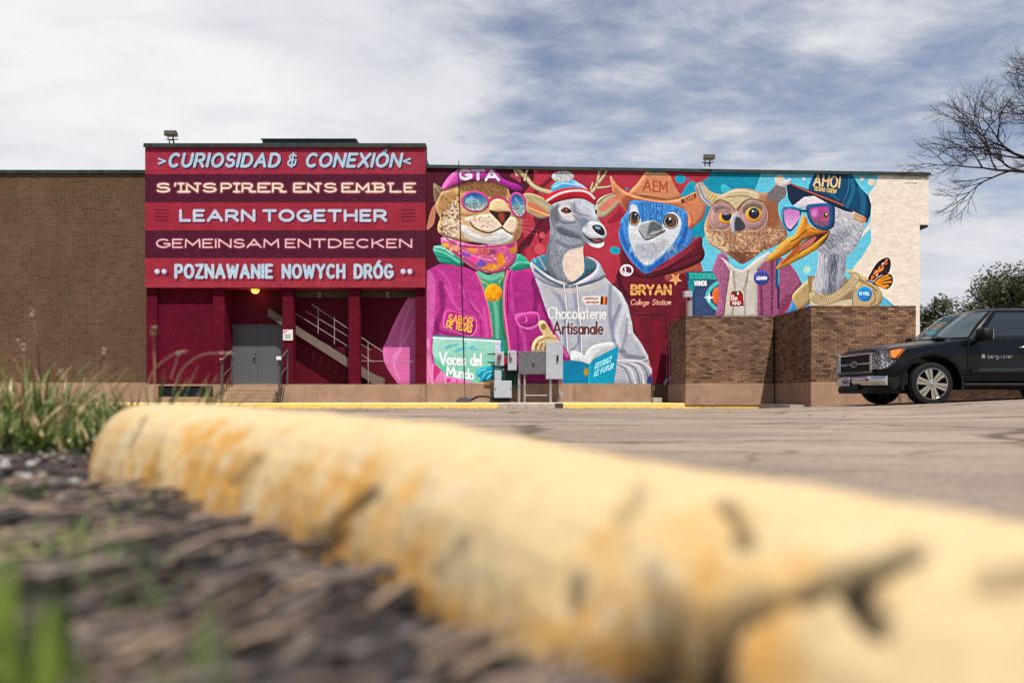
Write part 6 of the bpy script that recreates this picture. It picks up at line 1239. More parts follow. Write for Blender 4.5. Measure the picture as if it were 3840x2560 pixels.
# litter blown along the kerb and over the lot
mb = MB(); rn = random.Random(55)
M_lit = None
t = NT('dry leaf litter'); a_ = t.n('ShaderNodeAttribute', attribute_name='tint'); t.col(a_.outputs['Color']).set(Roughness=.9); M_lit = t.m
for k in range(420):
    if k < 300: x = rn.uniform(-11, 8.5); y = 21.98-abs(rn.gauss(0, .12)); z = float(lot_z(x, y))
    else: x = rn.uniform(-6, 9); y = rn.uniform(7, 21); z = float(lot_z(x, y))
    s_ = rn.uniform(.012, .05)*(1 if k < 300 else .7); a = rn.uniform(0, 6.28); u = Vector((math.cos(a), math.sin(a), rn.uniform(-.2, .3)))*s_; v_ = Vector((-math.sin(a), math.cos(a), rn.uniform(-.3, .5)))*s_*.5; p = Vector((x, y, z+.012))
    mb.add([p-u, p-v_, p+u, p+v_+Vector((0, 0, s_*.3))], [(0, 1, 2, 3)], lin(rn.choice([(96, 70, 48), (130, 100, 70), (70, 54, 42), (150, 120, 84)]), .6)[:3])
tag(mb.build('leaf_litter', M_lit, fix=False), 'dry brown leaf litter gathered along the far kerb', 'litter', kind='stuff')
# ================================================================ near kerb, mulch bed and weeds
def path_pts(P, n):
    q = crom(P, False, 24); d = np.r_[0, np.cumsum(np.linalg.norm(np.diff(q, axis=0), axis=1))]; s = np.linspace(0, d[-1], n)
    return np.stack([np.interp(s, d, q[:, i]) for i in range(q.shape[1])], 1), s
#            x      y     top    half width
CK = np.array([(-.87, 1.515, .478, .078), (-.77, 1.42, .483, .092), (-.605, 1.245, .480, .110), (-.365, 1.005, .474, .110), (-.127, .733, .469, .106), (.022, .53, .457, .102), (.115, .41, .449, .108), (.22, .28, .441, .118), (.39, .09, .440, .12), (.66, -.22, .44, .12), (1.0, -.66, .44, .12)])
NS, NP = 1000, 90; cp_, cs_ = path_pts(CK, NS)
prof = [(-1.16, -.15), (-1.12, -.115), (-1.05, -.088), (-.96, -.064), (-.84, -.042), (-.68, -.024), (-.5, -.011), (-.3, -.004), (0, 0), (.35, -.001), (.6, -.006), (.8, -.015), (.93, -.032), (1.0, -.06), (1.04, -.10), (1.06, -.15)]
pf = np.array(prof); pt = np.interp(np.linspace(0, len(pf)-1, NP), np.arange(len(pf)), pf[:, 0]); ph = np.interp(np.linspace(0, len(pf)-1, NP), np.arange(len(pf)), pf[:, 1])
tan = np.gradient(cp_[:, :2], axis=0); tan /= np.hypot(*tan.T)[:, None]; nor = np.stack([tan[:, 1], -tan[:, 0]], 1)
if nor[0]@np.array([-.7, -.7]) < 0: nor = -nor          # towards the bed, that is towards the lens
V = np.zeros((NS, NP, 3)); endr = np.clip(cs_/.24, 0, 1); er = np.sqrt(np.clip(1-(1-endr)**2, 0, 1))
g2 = vnoise(NS, NP, 26, 71, 4); g3 = vnoise(NS, NP, 9, 72, 3)
for j in range(NP):
    w_ = cp_[:, 3]*er*(1+.06*g2[:, j]); h_ = ph[j]-.12*np.exp(-cs_/.045)-.02*np.exp(-cs_/.12)
    V[:, j, :2] = cp_[:, :2]-nor*(pt[j]*w_)[:, None]; V[:, j, 2] = cp_[:, 2]+h_+g2[:, j]*.0035+g3[:, j]*.0012
# cracks and chips, kept in kerb coordinates: (distance along, across -1 bed .. 1 lot)
def s_at(x, y): i = np.argmin(np.hypot(cp_[:, 0]-x, cp_[:, 1]-y)); return cs_[i]
dirt = np.zeros((NS, NP)); S2, T2 = np.meshgrid(cs_, pt, indexing='ij'); ST = np.stack([S2, -T2*.085], -1)   # both in metres
T2 = -T2
def crack(pts, w, depth, dk):
    q = [(s_at(x, y), t*.085) for (x, y, t) in pts]; q = crom(q, False, 6) if len(q) > 2 else np.array(q)
    q = q+RNG.normal(0, .0015, q.shape); dd = np.full((NS, NP), 9.)
    for a, b_ in zip(q[:-1], q[1:]):
        d = b_-a; L_ = d@d+1e-12; t = np.clip(((ST-a)@d)/L_, 0, 1); dd = np.minimum(dd, np.hypot(*np.moveaxis(ST-a-t[..., None]*d, -1, 0)))
    ww = w*(1+.5*g3); m = np.clip(1-dd/ww, 0, 1)**.7; V[:, :, 2] -= depth*m; global dirt; dirt = np.maximum(dirt, dk*np.clip(1.2-dd/ww, 0, 1))
# drawn from the survey picture: points (x, y) in its 2352 px copy, laid onto the kerb surface where they fall
PXV = np.stack([V[..., 0]/np.maximum(V[..., 1], .05)*F_PX+1920, HZ-(V[..., 2]-CAMZ)/np.maximum(V[..., 1], .05)*F_PX], -1)/1.6327
MPP = np.maximum(V[..., 1], .05)/F_PX*1.6327
seen = (T2 > -.9) & (V[..., 1] > .12)
def crackp(pts, w, depth, dk):
    global dirt
    q = crom(np.array(pts, float), False, 6) if len(pts) > 2 else np.array(pts, float); q = q+RNG.normal(0, 2.5, q.shape); dd = np.full((NS, NP), 9.)
    for a, b_ in zip(q[:-1], q[1:]):
        d = b_-a; L_ = d@d+1e-9; t = np.clip(((PXV-a)@d)/L_, 0, 1); dd = np.minimum(dd, np.hypot(*np.moveaxis(PXV-a-t[..., None]*d, -1, 0))*MPP)
    ww = w*(1+.7*g3); m = np.clip(1-dd/ww, 0, 1)**.7*seen; V[:, :, 2] -= depth*m; dirt = np.maximum(dirt, dk*np.clip((1.15-dd/ww)*1.6, 0, 1)*seen)
crackp([(1500, 1500), (1560, 1468), (1660, 1420)], .012, .03, 1.)
crackp([(1380, 1600), (1430, 1530), (1500, 1480), (1580, 1440), (1660, 1410), (1750, 1385)], .011, .032, 1.)
crackp([(1400, 1620), (1450, 1540), (1540, 1492)], .034, .07, 1.)
crackp([(1750, 1385), (1850, 1350), (1930, 1325), (2010, 1300), (2090, 1268)], .0060, .014, 1.)
crackp([(1940, 1320), (1965, 1360), (1990, 1400), (2015, 1440)], .0058, .013, 1.)
crackp([(1655, 1150), (1690, 1190), (1705, 1240)], .0045, .007, .7)
crackp([(1425, 1190), (1470, 1120)], .006, .003, .35)
crackp([(1325, 1330), (1318, 1390)], .0045, .007, .7)
crackp([(740, 1240), (775, 1190), (860, 1130)], .0065, .006, .7); crackp([(735, 1250), (765, 1215)], .012, .01, .8)
crackp([(540, 1110), (590, 1050)], .007, .004, .4); crackp([(300, 1020), (330, 960)], .006, .003, .4)
crackp([(1000, 1320), (1060, 1250)], .005, .004, .35); crackp([(2250, 1330), (2352, 1310)], .006, .006, .5)
wear = np.clip(1.02-.52*np.clip(T2-.30, 0, 1)**1.1*1.25+g2*.55+g3*.25, 0, 1)            # the crown is rubbed pale, the bed side keeps its yellow
cc_ = []
me = bpy.data.meshes.new('near_kerb'); I = np.arange(NS*NP).reshape(NS, NP)
F = np.stack([I[:-1, :-1].ravel(), I[1:, :-1].ravel(), I[1:, 1:].ravel(), I[:-1, 1:].ravel()], 1)
me.from_pydata(V.reshape(-1, 3).tolist(), [], F.tolist()+[list(range(NP))]); me.shade_smooth()
at = me.attributes.new('wear', 'FLOAT_COLOR', 'POINT'); ca = np.ones((NS*NP, 4), np.float32); ca[:, 0] = wear.ravel(); ca[:, 1] = dirt.ravel(); at.data.foreach_set('color', ca.ravel())
import bmesh
bm = bmesh.new(); bm.from_mesh(me); bmesh.ops.recalc_face_normals(bm, faces=bm.faces); bm.to_mesh(me); bm.free()
t = NT('sun bleached yellow kerb paint'); a = t.n('ShaderNodeAttribute', attribute_name='wear'); s = t.n('ShaderNodeSeparateColor'); t.l(a.outputs['Color'], s.inputs[0])
n1 = t.noise(22, 6, .65, sc=(1, 1, 1)); n2 = t.noise(120, 4, .7); wv = t.ramp(t.math('ADD', s.outputs[0], t.math('MULTIPLY', t.math('SUBTRACT', n1, .5), 1.5)), .25, .85)
c = t.mix(wv, lin((230, 174, 92), .46), lin((245, 218, 166), .42)); c = t.mix(t.math('MULTIPLY', t.ramp(n1, .52, .72), .55), c, lin((246, 232, 202), .42)); c = t.mix(1., c, t.ramp(n2, .3, .7, .9, 1.08), 'MULTIPLY')
sp = t.ramp(t.noise(15, 8, .8, sc=(1, 1, 1.4)), .60, .70); c = t.mix(t.math('MULTIPLY', sp, .3), c, lin((220, 166, 96), .46))
c = t.mix(s.outputs[1], c, lin((30, 20, 20), .35)); t.p.inputs['Specular IOR Level'].default_value = .15; t.col(c).set(Roughness=.95); t.bump(n2, .6, .004)
me.materials.append(t.m)
nk_ = bpy.data.objects.new('near_kerb', me); COL.objects.link(nk_); tag(nk_, 'cracked sun bleached yellow kerb crossing the foreground beside the mulch', kind='structure')

# --- the bed: soil with bark mulch and stones
def bed_z(x, y): return .347+.012*mnoise.noise(Vector((x*5, y*5, 1)))+.006*mnoise.noise(Vector((x*17, y*17, 4)))+.05*max(0, min(1, (y-1.45)/1.2))*1.0
inner = cp_[:, :2]-nor*0+nor*(cp_[:, 3]*.7)[:, None]
def in_bed(x, y):
    if y > 3.3: return False
    if y > 1.52: return x < -.93-(y-1.52)*.42+.06*math.sin(y*9)
    i = np.argmin(np.hypot(cp_[:, 0]-x, cp_[:, 1]-y)); return (np.array([x, y])-cp_[i, :2])@nor[i] > cp_[i, 3]*.85
bx = np.unique(np.concatenate([np.linspace(-4.5, -1.8, 14), np.linspace(-1.8, 1.1, 146)])); by = np.unique(np.concatenate([np.linspace(-1.0, 0, 20), np.linspace(0, 1.9, 96), np.linspace(1.9, 3.3, 20)]))
vi = {}; V = []; F = []
inb = np.array([[in_bed(x, y) or False for x in bx] for y in by])
dil = inb.copy(); dil[:, 1:] |= inb[:, :-1]; dil[1:] |= inb[:-1]; dil[:, :-1] |= inb[:, 1:]; dil[:-1] |= inb[1:]
for j in range(len(by)-1):
    for i in range(len(bx)-1):
        if dil[j, i] and dil[j, i+1] and dil[j+1, i] and dil[j+1, i+1]:
            f = []
            for a, b_ in ((j, i), (j, i+1), (j+1, i+1), (j+1, i)):
                if (a, b_) not in vi: vi[(a, b_)] = len(V); V.append((bx[b_], by[a], bed_z(bx[b_], by[a])-(.0 if inb[a, b_] else .03)))
                f.append(vi[(a, b_)])
            F.append(f)
t = NT('dark soil'); n = t.noise(30, 8, .7); t.col(t.mix(t.ramp(n, .3, .7), lin((40, 30, 26), K), lin((96, 78, 66), K))).set(Roughness=.95); t.bump(n, .8, .02)
me = bpy.data.meshes.new('planting_bed'); me.from_pydata(V, [], F); me.materials.append(t.m); me.shade_smooth()
o = bpy.data.objects.new('planting_bed', me); COL.objects.link(o); tag(o, 'dark soil of the planting bed inside the yellow kerb', kind='structure')
def tinted(name, rough=.85, k=K*.58, sub=False):
    t = NT(name); a = t.n('ShaderNodeAttribute', attribute_name='tint'); n = t.noise(160, 4, .7, sc=(1, 1, 1)); c = t.mix(1., a.outputs['Color'], t.ramp(n, .3, .7, .75*k, 1.2*k), 'MULTIPLY'); t.col(c).set(Roughness=rough)
    if sub: t.p.inputs['Subsurface Weight'].default_value = 0; t.p.inputs['Transmission Weight'].default_value = 0
    return t.m
M_tint = tinted('weathered bark and stone'); L3 = lambda c: lin(c)[:3]
def inb1(x, y):
    if y > 3.2 or x < -3.4 or x > 1.0: return False
    i = np.argmin(np.hypot(cp_[:, 0]-x, cp_[:, 1]-y)); d = (np.array([x, y])-cp_[i, :2])@nor[i]
    return d > cp_[i, 3]*.98 if y < 1.5 else in_bed(x, y)
mb = MB(); rn = random.Random(8)
barks = [(48, 36, 36), (36, 27, 29), (60, 48, 46), (82, 68, 64), (30, 24, 26), (78, 64, 58), (116, 102, 92), (60, 52, 54), (46, 38, 40), (34, 28, 30)]
cnt = 0
while cnt < 8500:
    y = rn.random()**1.6*2.6-.05; x = rn.uniform(-.95, .45)*max(.45, y*1.35)-.12*y
    if not inb1(x, y): continue
    cnt += 1; L_ = rn.uniform(.014, .04)*(1.7 if y < .8 else 1.1); w_ = min(.011, L_*rn.uniform(.08, .26)); h_ = w_*rn.uniform(.25, .5)
    a = (rn.gauss(.75, .42) if y < 1.0 else rn.uniform(0, 3.14)); tl = rn.gauss(0, .22); u = Vector((math.cos(a)*math.cos(tl), math.sin(a)*math.cos(tl), math.sin(tl))); v_ = Vector((-math.sin(a), math.cos(a), rn.gauss(0, .25))).normalized(); n_ = u.cross(v_)
    z = bed_z(x, y)+rn.uniform(.0, .016)-.002; o_ = Vector((x, y, z)); c = L3(rn.choice(barks))
    P_ = [o_-u*L_*.5-v_*w_*.25, o_-u*L_*.35+v_*w_*.5, o_+u*L_*.4+v_*w_*.42, o_+u*L_*.5-v_*w_*.1, o_+u*L_*.3-v_*w_*.5, o_-u*L_*.4-v_*w_*.5]
    mb.add([p-n_*h_*.5 for p in P_]+[p+n_*h_*.5+v_*w_*.06 for p in P_], [(5, 4, 3, 2, 1, 0), (6, 7, 8, 9, 10, 11)]+[(i, (i+1) % 6, (i+1) % 6+6, i+6) for i in range(6)], c)
cnt = 0
while cnt < 620:
    y = rn.random()**1.5*1.1+.02; x = rn.uniform(-.8, .4)*max(.4, y*1.2)-.10*y
    if not inb1(x, y): continue
    cnt += 1; a = rn.gauss(.72, .30); L_ = rn.uniform(.03, .085); u = Vector((math.cos(a), math.sin(a), rn.gauss(.02, .12))); c = L3(rn.choice([(156, 134, 116), (112, 94, 84), (176, 150, 126), (84, 70, 66), (138, 126, 120)])); z = bed_z(x, y)+rn.uniform(.010, .024); o_ = Vector((x, y, z)); w_ = rn.uniform(.0018, .0045)
    mb.tube([o_-u*L_/2, o_+Vector((rn.gauss(0, .003), rn.gauss(0, .003), .003)), o_+u*L_/2], w_, 5, r2=w_*.5, col=c)
o = mb.build('bark_mulch', M_tint, fix=False); tag(o, 'weathered brown bark mulch chips covering the planting bed', 'mulch', kind='stuff')
mb = MB(); cnt = 0; grey = [(176, 170, 168), (140, 132, 130), (200, 196, 192), (110, 102, 100), (158, 142, 128)]
ico = None
def pebble(mb, o, r, c, rn):
    V = []; n, m_ = 6, 4; rot = rn.uniform(0, 6.28); sx, sy, sz = rn.uniform(.8, 1.3), rn.uniform(.6, 1), rn.uniform(.45, .7)
    for i in range(m_+1):
        th = math.pi*i/m_
        for k in range(n):
            a = 2*math.pi*k/n; j = rn.uniform(.85, 1.15) if 0 < i < m_ else 1; x, y = math.sin(th)*math.cos(a)*sx*j*r, math.sin(th)*math.sin(a)*sy*j*r
            V.append((o[0]+x*math.cos(rot)-y*math.sin(rot), o[1]+x*math.sin(rot)+y*math.cos(rot), o[2]+math.cos(th)*sz*r))
    mb.add(V, [(i*n+k, (i+1)*n+k, (i+1)*n+(k+1) % n, i*n+(k+1) % n) for i in range(m_) for k in range(n)], c)
while cnt < 330:
    y = rn.uniform(.55, 1.8); x = rn.uniform(-1.35, -.15)*y**.9
    if not inb1(x, y) or (x/y > -.53 and rn.random() < .93): continue
    cnt += 1; pebble(mb, (x, y, bed_z(x, y)+.008), rn.uniform(.005, .013), L3(rn.choice(grey)), rn)
for _ in range(14):
    y = rn.uniform(.3, .8); x = rn.uniform(-.3, .02)*y/.5
    if inb1(x, y): pebble(mb, (x, y, bed_z(x, y)+.01), rn.uniform(.006, .011), L3(rn.choice(grey)), rn)
o = mb.build('gravel', M_tint, smooth=True, fix=False); tag(o, 'pale grey stones scattered over the bark at the left', 'gravel', kind='stuff')

# --- weeds and grasses
def leafmat(name, rough=.6):
    t = NT(name); a = t.n('ShaderNodeAttribute', attribute_name='tint'); n = t.noise(60, 3, .6); c = t.mix(1., a.outputs['Color'], t.ramp(n, .3, .7, .75, 1.15), 'MULTIPLY'); t.col(c).set(Roughness=rough)
    tr = t.n('ShaderNodeBsdfTranslucent'); t.l(c, tr.inputs[0]); ms = t.n('ShaderNodeMixShader'); ms.inputs[0].default_value = .35; t.l(t.p.outputs[0], ms.inputs[1]); t.l(tr.outputs[0], ms.inputs[2]); t.l(ms.outputs[0], t.out.inputs[0]); return t.m
M_leaf = leafmat('grass blades')
def blade(mb, p, L_, w_, az_, lean, curl, c, n=7, tw=0.):
    """one bent tapering blade; two faces wide so that it has a keel"""
    d = Vector((math.cos(az_), math.sin(az_), 0)); sd = Vector((-d.y, d.x, 0)); ang = lean; q = Vector(p); V = []
    for i in range(n+1):
        t_ = i/n; wd = w_*(1-t_**2.2)*.5+.0003; s_ = (sd*math.cos(tw*t_)+d*math.sin(tw*t_)); kl = (d*math.cos(ang)-Vector((0, 0, 1))*math.sin(ang))*wd*.35
        V += [q-s_*wd, q+kl, q+s_*wd]; stp = L_/n; q = q+(d*math.sin(ang)+Vector((0, 0, 1))*math.cos(ang))*stp; ang += curl/n
    F = []
    for i in range(n):
        for k in (0, 1): a = i*3+k; F.append((a, a+1, a+4, a+3))
    mb.add(V, F, c); return q
greens = [(80, 100, 40), (62, 86, 36), (110, 124, 56), (48, 70, 32), (146, 150, 84), (104, 118, 58)]; straws = [(196, 172, 130), (176, 148, 110), (210, 190, 150), (164, 128, 100)]
def tuft(name, x, y, n, h, spread, dry, label, group=None, w_=.0045, bias=None, seed=1, rad=.05, cat='grass tuft', leanm=.25, curlm=.9):
    rn = random.Random(seed); mb = MB(); z = bed_z(x, y)-.01
    for _ in range(n):
        a = rn.uniform(0, 6.28) if bias is None or rn.random() < .4 else rn.gauss(bias, .5); r = rn.random()**.5*rad
        c = L3(rn.choice(straws if rn.random() < dry else greens)); blade(mb, (x+math.cos(a)*r, y+math.sin(a)*r*.8, z), h*rn.uniform(.45, 1.05), w_*rn.uniform(.6, 1.2), a+rn.gauss(0, .3), rn.gauss(leanm, .12)*spread, rn.gauss(curlm, .4)*spread, c, tw=rn.gauss(0, .5))
    o = mb.build(name, M_leaf, fix=False); return tag(o, label, cat, group)
def px2(x, Y): return m_at(x)*Y
# low green ground cover left of the kerb nose
mb = MB(); rn = random.Random(31)
for _ in range(7500):
    Y = rn.uniform(1.62, 2.9); X = px2(rn.uniform(-250, 640)-max(0, (rn.random()-.5))*120, Y)
    if not in_bed(X, Y): continue
    if mnoise.noise(Vector((X*3, Y*3, 7))) < -.12: continue
    c = rn.choice(greens[:4] if rn.random() < .8 else straws); z = bed_z(X, Y)-.006
    hh = .5+.9*max(0, min(1, (-X/Y-.5)/.28)); blade(mb, (X, Y, z), rn.uniform(.045, .115)*hh*(1.6 if rn.random() < .12 else 1), rn.uniform(.004, .010)*(1.9 if rn.random() < .25 else 1), rn.uniform(0, 6.28), abs(rn.gauss(.35, .25)), rn.gauss(.9, .5), L3(c), 5)
o = mb.build('weedy_ground_cover', M_leaf, fix=False); tag(o, 'dense low green weeds at the far left of the bed', 'weeds', kind='stuff')
gT = 'grass tufts beyond the kerb'
tuft('grass_tuft', px2(700, 1.85), 1.85, 70, .25, .9, .35, 'green grass tuft with straw blades arching right behind the kerb crown', gT, .0055, 0.0, 3, .10, leanm=.35, curlm=1.3)
tuft('grass_tuft', px2(560, 1.8), 1.80, 70, .24, .9, .22, 'green grass tuft rising just left of the kerb crown', gT, .006, None, 4, .09)
tuft('grass_tuft', px2(400, 1.75), 1.78, 120, .17, 1.2, .05, 'short dark green leafy tuft touching the kerb nose', gT, .009, None, 5, .10)
tuft('grass_tuft', px2(60, 1.9), 1.92, 140, .27, .9, .2, 'thick green grass tuft at the left picture edge', gT, .007, None, 6, .13)
tuft('grass_tuft', px2(240, 2.1), 2.10, 120, .24, .9, .35, 'mixed green and straw grass tuft between the left edge and the kerb nose', gT, .006, None, 7, .13)
tuft('grass_tuft', px2(760, 2.1), 2.15, 40, .19, 1.1, .1, 'small dark green sprig peeping over the kerb right of the arching tuft', gT, .009, None, 8, .05)
# seed stalks
def stalk(pts, r, label, seed, c=(196, 160, 126), head=.03, branches=0):
    rn = random.Random(seed); s = empty('dry_seed_stalk', pts[0], label, 'weed', 'dry stalks over the weeds'); mb = MB()
    q = crom(np.array(pts), False, 5); mb.tube([tuple(p) for p in q], r, 6, r2=r*.6, col=L3(c))
    for b_ in range(branches):
        i = rn.randrange(len(q)//3, len(q)-2); p = Vector(q[i]); e = p+Vector((rn.uniform(-.05, .08), rn.uniform(-.02, .02), rn.uniform(.03, .08))); mb.tube([p, (p+e)/2+Vector((.006, 0, -.004)), e], r*.7, 5, r2=r*.4, col=L3(c))
        pebble(mb, e, rn.uniform(.003, .006), L3((214, 176, 146)), rn)
    mb.build('stem', M_tint, s, fix=False)
    mb = MB(); e = Vector(q[-1]); d = (e-Vector(q[-4])).normalized()
    for k in range(16): pebble(mb, e-d*head*(k/16)+Vector((rn.gauss(0, .0025), rn.gauss(0, .0025), 0)), rn.uniform(.003, .0055), L3(rn.choice([(206, 170, 140), (186, 140, 120), (220, 196, 166)])), rn)
    mb.build('seed_head', M_tint, s, fix=False)
def pw(x, y, Y): return (m_at(x)*Y, Y, z_at(y, Y))
stalk([pw(575, 1510, 1.9), pw(580, 1400, 1.9), pw(577, 1300, 1.9), pw(576, 1225, 1.88)], .0022, 'upright pink brown seed stalk before the maroon brick at the block corner', 1)
stalk([pw(540, 1520, 1.9), pw(570, 1400, 1.9), pw(640, 1335, 1.88), pw(690, 1318, 1.86)], .002, 'bent straw stalk arching right above the kerb crown', 2, (206, 184, 140), .02)
stalk([pw(640, 1500, 1.95), pw(680, 1390, 1.95), pw(760, 1330, 1.93), pw(868, 1325, 1.9)], .002, 'long straw stalk arching right to the left handrail', 3, (206, 176, 140), .03)
stalk([pw(640, 1420, 1.95), pw(660, 1360, 1.95), pw(668, 1320, 1.95)], .0016, 'short straw fork between the arching stalks', 4, (196, 166, 136), .01)
stalk([pw(90, 1500, 2.2), pw(92, 1400, 2.2), pw(88, 1290, 2.2)], .0022, 'seed stalk nearest the left picture edge', 5, branches=2)
stalk([pw(160, 1520, 2.4), pw(150, 1400, 2.4), pw(140, 1290, 2.35), pw(118, 1160, 2.35)], .0024, 'tallest dry stalk before the brown wall', 6, (150, 118, 98))
stalk([pw(215, 1500, 2.0), pw(222, 1440, 2.0), pw(228, 1388, 2.0)], .0022, 'short stalk with pale bud left of the kerb nose', 7, (196, 160, 126))
stalk([pw(280, 1500, 2.4), pw(330, 1410, 2.4), pw(380, 1355, 2.4), pw(392, 1310, 2.4)], .002, 'slanting brown stalk rising right toward the block corner', 8, (150, 112, 92))
stalk([pw(410, 1440, 2.4), pw(392, 1380, 2.4), pw(390, 1305, 2.4)], .0018, 'thin upright stalk with pale tip right of the slanting one', 9, (166, 132, 112))
# out of focus blades close to the lens, lower left
for k, (x, y0, y1, Y, w_, c, lab) in enumerate(((120, 2700, 1990, .27, .014, (104, 124, 46), 'broad bright green blade at the lower left, nearest the lens'), (20, 2600, 2040, .29, .012, (64, 88, 32), 'darker green blade at the lower left picture edge'), (650, 2640, 2200, .29, .010, (100, 118, 66), 'pale green blade left of the lower middle'), (540, 2560, 2060, .42, .010, (84, 100, 50), 'dim green blade among the bark at lower left'), (330, 2300, 1950, .5, .009, (110, 124, 64), 'short green blade crossing the pale stones'))):
    o_ = empty('grass_blade_cluster', (px2(x, Y), Y, bed_z(px2(x, Y), Y)), lab, 'grass', 'near blades at lower left'); mb = MB(); L_ = max(.05, z_at(y1, Y)-.355); rn = random.Random(90+k)
    for q in range(8): blade(mb, (px2(x, Y)+rn.gauss(0, .009), Y+rn.gauss(0, .012), bed_z(px2(x, Y), Y)-.01), L_*rn.uniform(.6, 1.15), w_*rn.uniform(.6, 1), rn.uniform(0, 6.28), rn.gauss(.06, .08), rn.gauss(.35, .25), L3(c), 8)
    mb.build('blade', M_leaf, o_, fix=False)
mb = MB(); rn = random.Random(77)
for _ in range(520):
    Y = rn.uniform(.42, .95); X = px2(rn.uniform(-100, 560), Y)
    if mnoise.noise(Vector((X*6, Y*6, 3))) < 0: continue
    blade(mb, (X, Y, bed_z(X, Y)), rn.uniform(.02, .055), rn.uniform(.004, .009), rn.uniform(0, 6.28), rn.uniform(.5, 1.2), rn.gauss(.5, .3), L3(rn.choice(greens)), 4)
o = mb.build('sprouting_grass', M_leaf, fix=False); tag(o, 'sparse green sprouts among the bark at lower left', 'grass', kind='stuff')
# ================================================================ black pickup
def carpaint():
    t = NT('black car paint'); t.col((.003, .0035, .005, 1)).set(Roughness=.22, Metallic=.0); t.p.inputs['Coat Weight'].default_value = .22; t.p.inputs['Coat Roughness'].default_value = .035; t.p.inputs['Specular IOR Level'].default_value = .12
    n = t.noise(3, 6, .7); t.l(t.ramp(n, .3, .75, .16, .34), t.p.inputs['Roughness']); return t.m
M_paint = carpaint()
M_chrome = simple('chrome', (214, 212, 210), .12, 1., var=.03)
M_rub = simple('tyre rubber', (26, 26, 27), .85, var=.2, bump=.2)
M_plast = simple('black bumper plastic', (16, 16, 18), .55, var=.05)
M_alloy = simple('polished alloy', (206, 204, 202), .22, 1., var=.05)
def glassm(name, c, r=.03, sp=.6):
    t = NT(name); t.col(c).set(Roughness=r); t.p.inputs['Specular IOR Level'].default_value = sp; t.p.inputs['Coat Weight'].default_value = .6; t.p.inputs['Coat Roughness'].default_value = .02; return t.m
M_glass = glassm('dark tinted glass', (.010, .014, .018, 1)); M_wind = glassm('windscreen glass', (.035, .05, .055, 1), .04, .9)
TX, TYN, TZ = 7.13, 13.08, .262      # front face, near side plane, ground level under the near wheel
tr = empty('pickup_truck', (TX+2.7, TYN+1.0, TZ), 'black pickup truck with chrome grille and alloy wheels parked at the right', 'truck')
TS = Vector((TX, TYN+1.0, TZ))
def tw(s, y, z): return (TX+s, TYN+1.0+y, TZ+z)       # s back from the nose, y across (near side negative), z up
# body shell
st_s = [0, .03, .10, .25, .50, .80, 1.10, 1.40, 1.49, 1.60, 1.80, 2.3, 2.8, 3.3, 3.8, 3.95, 4.0, 4.6, 5.2, 5.62, 5.68]
def zt(s): return float(np.interp(s, [0, .05, .15, .5, 1.0, 1.35, 1.6, 2.2, 3.9, 4.0, 5.7], [1.03, 1.075, 1.105, 1.15, 1.20, 1.25, 1.285, 1.315, 1.335, 1.33, 1.33]))
def hw(s): return float(np.interp(s, [0, .05, .15, .35, .7, 5.5, 5.68], [.88, .925, .955, .980, .995, .995, .96]))
def sill(s): return float(np.interp(s, [0, .1, .4, 1.5, 5.7], [.55, .52, .44, .40, .42]))
def section(s):
    w_, z_, b_ = hw(s), zt(s), sill(s); hood = s < 1.5
    side = [(.93, b_), (.975, b_+.05), (.995, b_+.16), (1.0, b_+.30), (.998, .80), (.992, .90), (1.0, .955), (.985, 1.02), (.972, min(1.12, z_-.06)), (.955, z_-.035), (.925, z_-.008)]
    if hood: top = [(.86, z_+.002), (.74, z_+.012), (.66, z_+.045), (.45, z_+.062), (.2, z_+.068), (0, z_+.070)]
    else: top = [(.90, z_), (.80, z_), (.6, z_), (.4, z_), (.2, z_), (0, z_)]
    return [(w_*a, z) for a, z in side+top]
body = MB(); V = []; ns = len(section(0)); 
for s in st_s:
    sec = section(s); full = [(-y, z) for y, z in sec]+[(y, z) for y, z in sec[::-1][1:]]
    V += [tw(s, y, z) for y, z in full]
nf = 2*ns-1; F = [(i*nf+k, i*nf+k+1, (i+1)*nf+k+1, (i+1)*nf+k) for i in range(len(st_s)-1) for k in range(nf-1)]
F += [tuple((i*nf, (i+1)*nf, (i+1)*nf+nf-1, i*nf+nf-1)) for i in range(len(st_s)-1)]
F += [tuple(range(nf))[::-1], tuple((len(st_s)-1)*nf+k for k in range(nf))]
body.add(V, F); bo = body.build('body', M_paint, tr)
md_ = bo.modifiers.new('sub', 'SUBSURF'); md_.levels = md_.render_levels = 1
WR, WS = .408, (.93, 4.45)
def cyl_obj(s, r, y0, y1):
    m = MB(); m.lathe([(0, y0), (r, y0), (r, y1), (0, y1)], tw(s, 0, WR-.01), 'y', 40); o = m.build('cut', M_plast); return o
cuts_ = [cyl_obj(s, .555, a, b_) for s in WS for a, b_ in ((-1.3, -.66), (.66, 1.3))]
for c_ in cuts_: bmod = bo.modifiers.new('b', 'BOOLEAN'); bmod.operation = 'DIFFERENCE'; bmod.object = c_; bmod.solver = 'EXACT'
bpy.context.view_layer.update(); dg = bpy.context.evaluated_depsgraph_get()
nm = bpy.data.meshes.new_from_object(bo.evaluated_get(dg)); bo.modifiers.clear(); bo.data = nm; nm.shade_smooth(); nm.set_sharp_from_angle(angle=R(32))
while len(nm.materials) > 1: nm.materials.pop()
nm.polygons.foreach_set('material_index', [0]*len(nm.polygons))
for c_ in cuts_: bpy.data.objects.remove(c_)
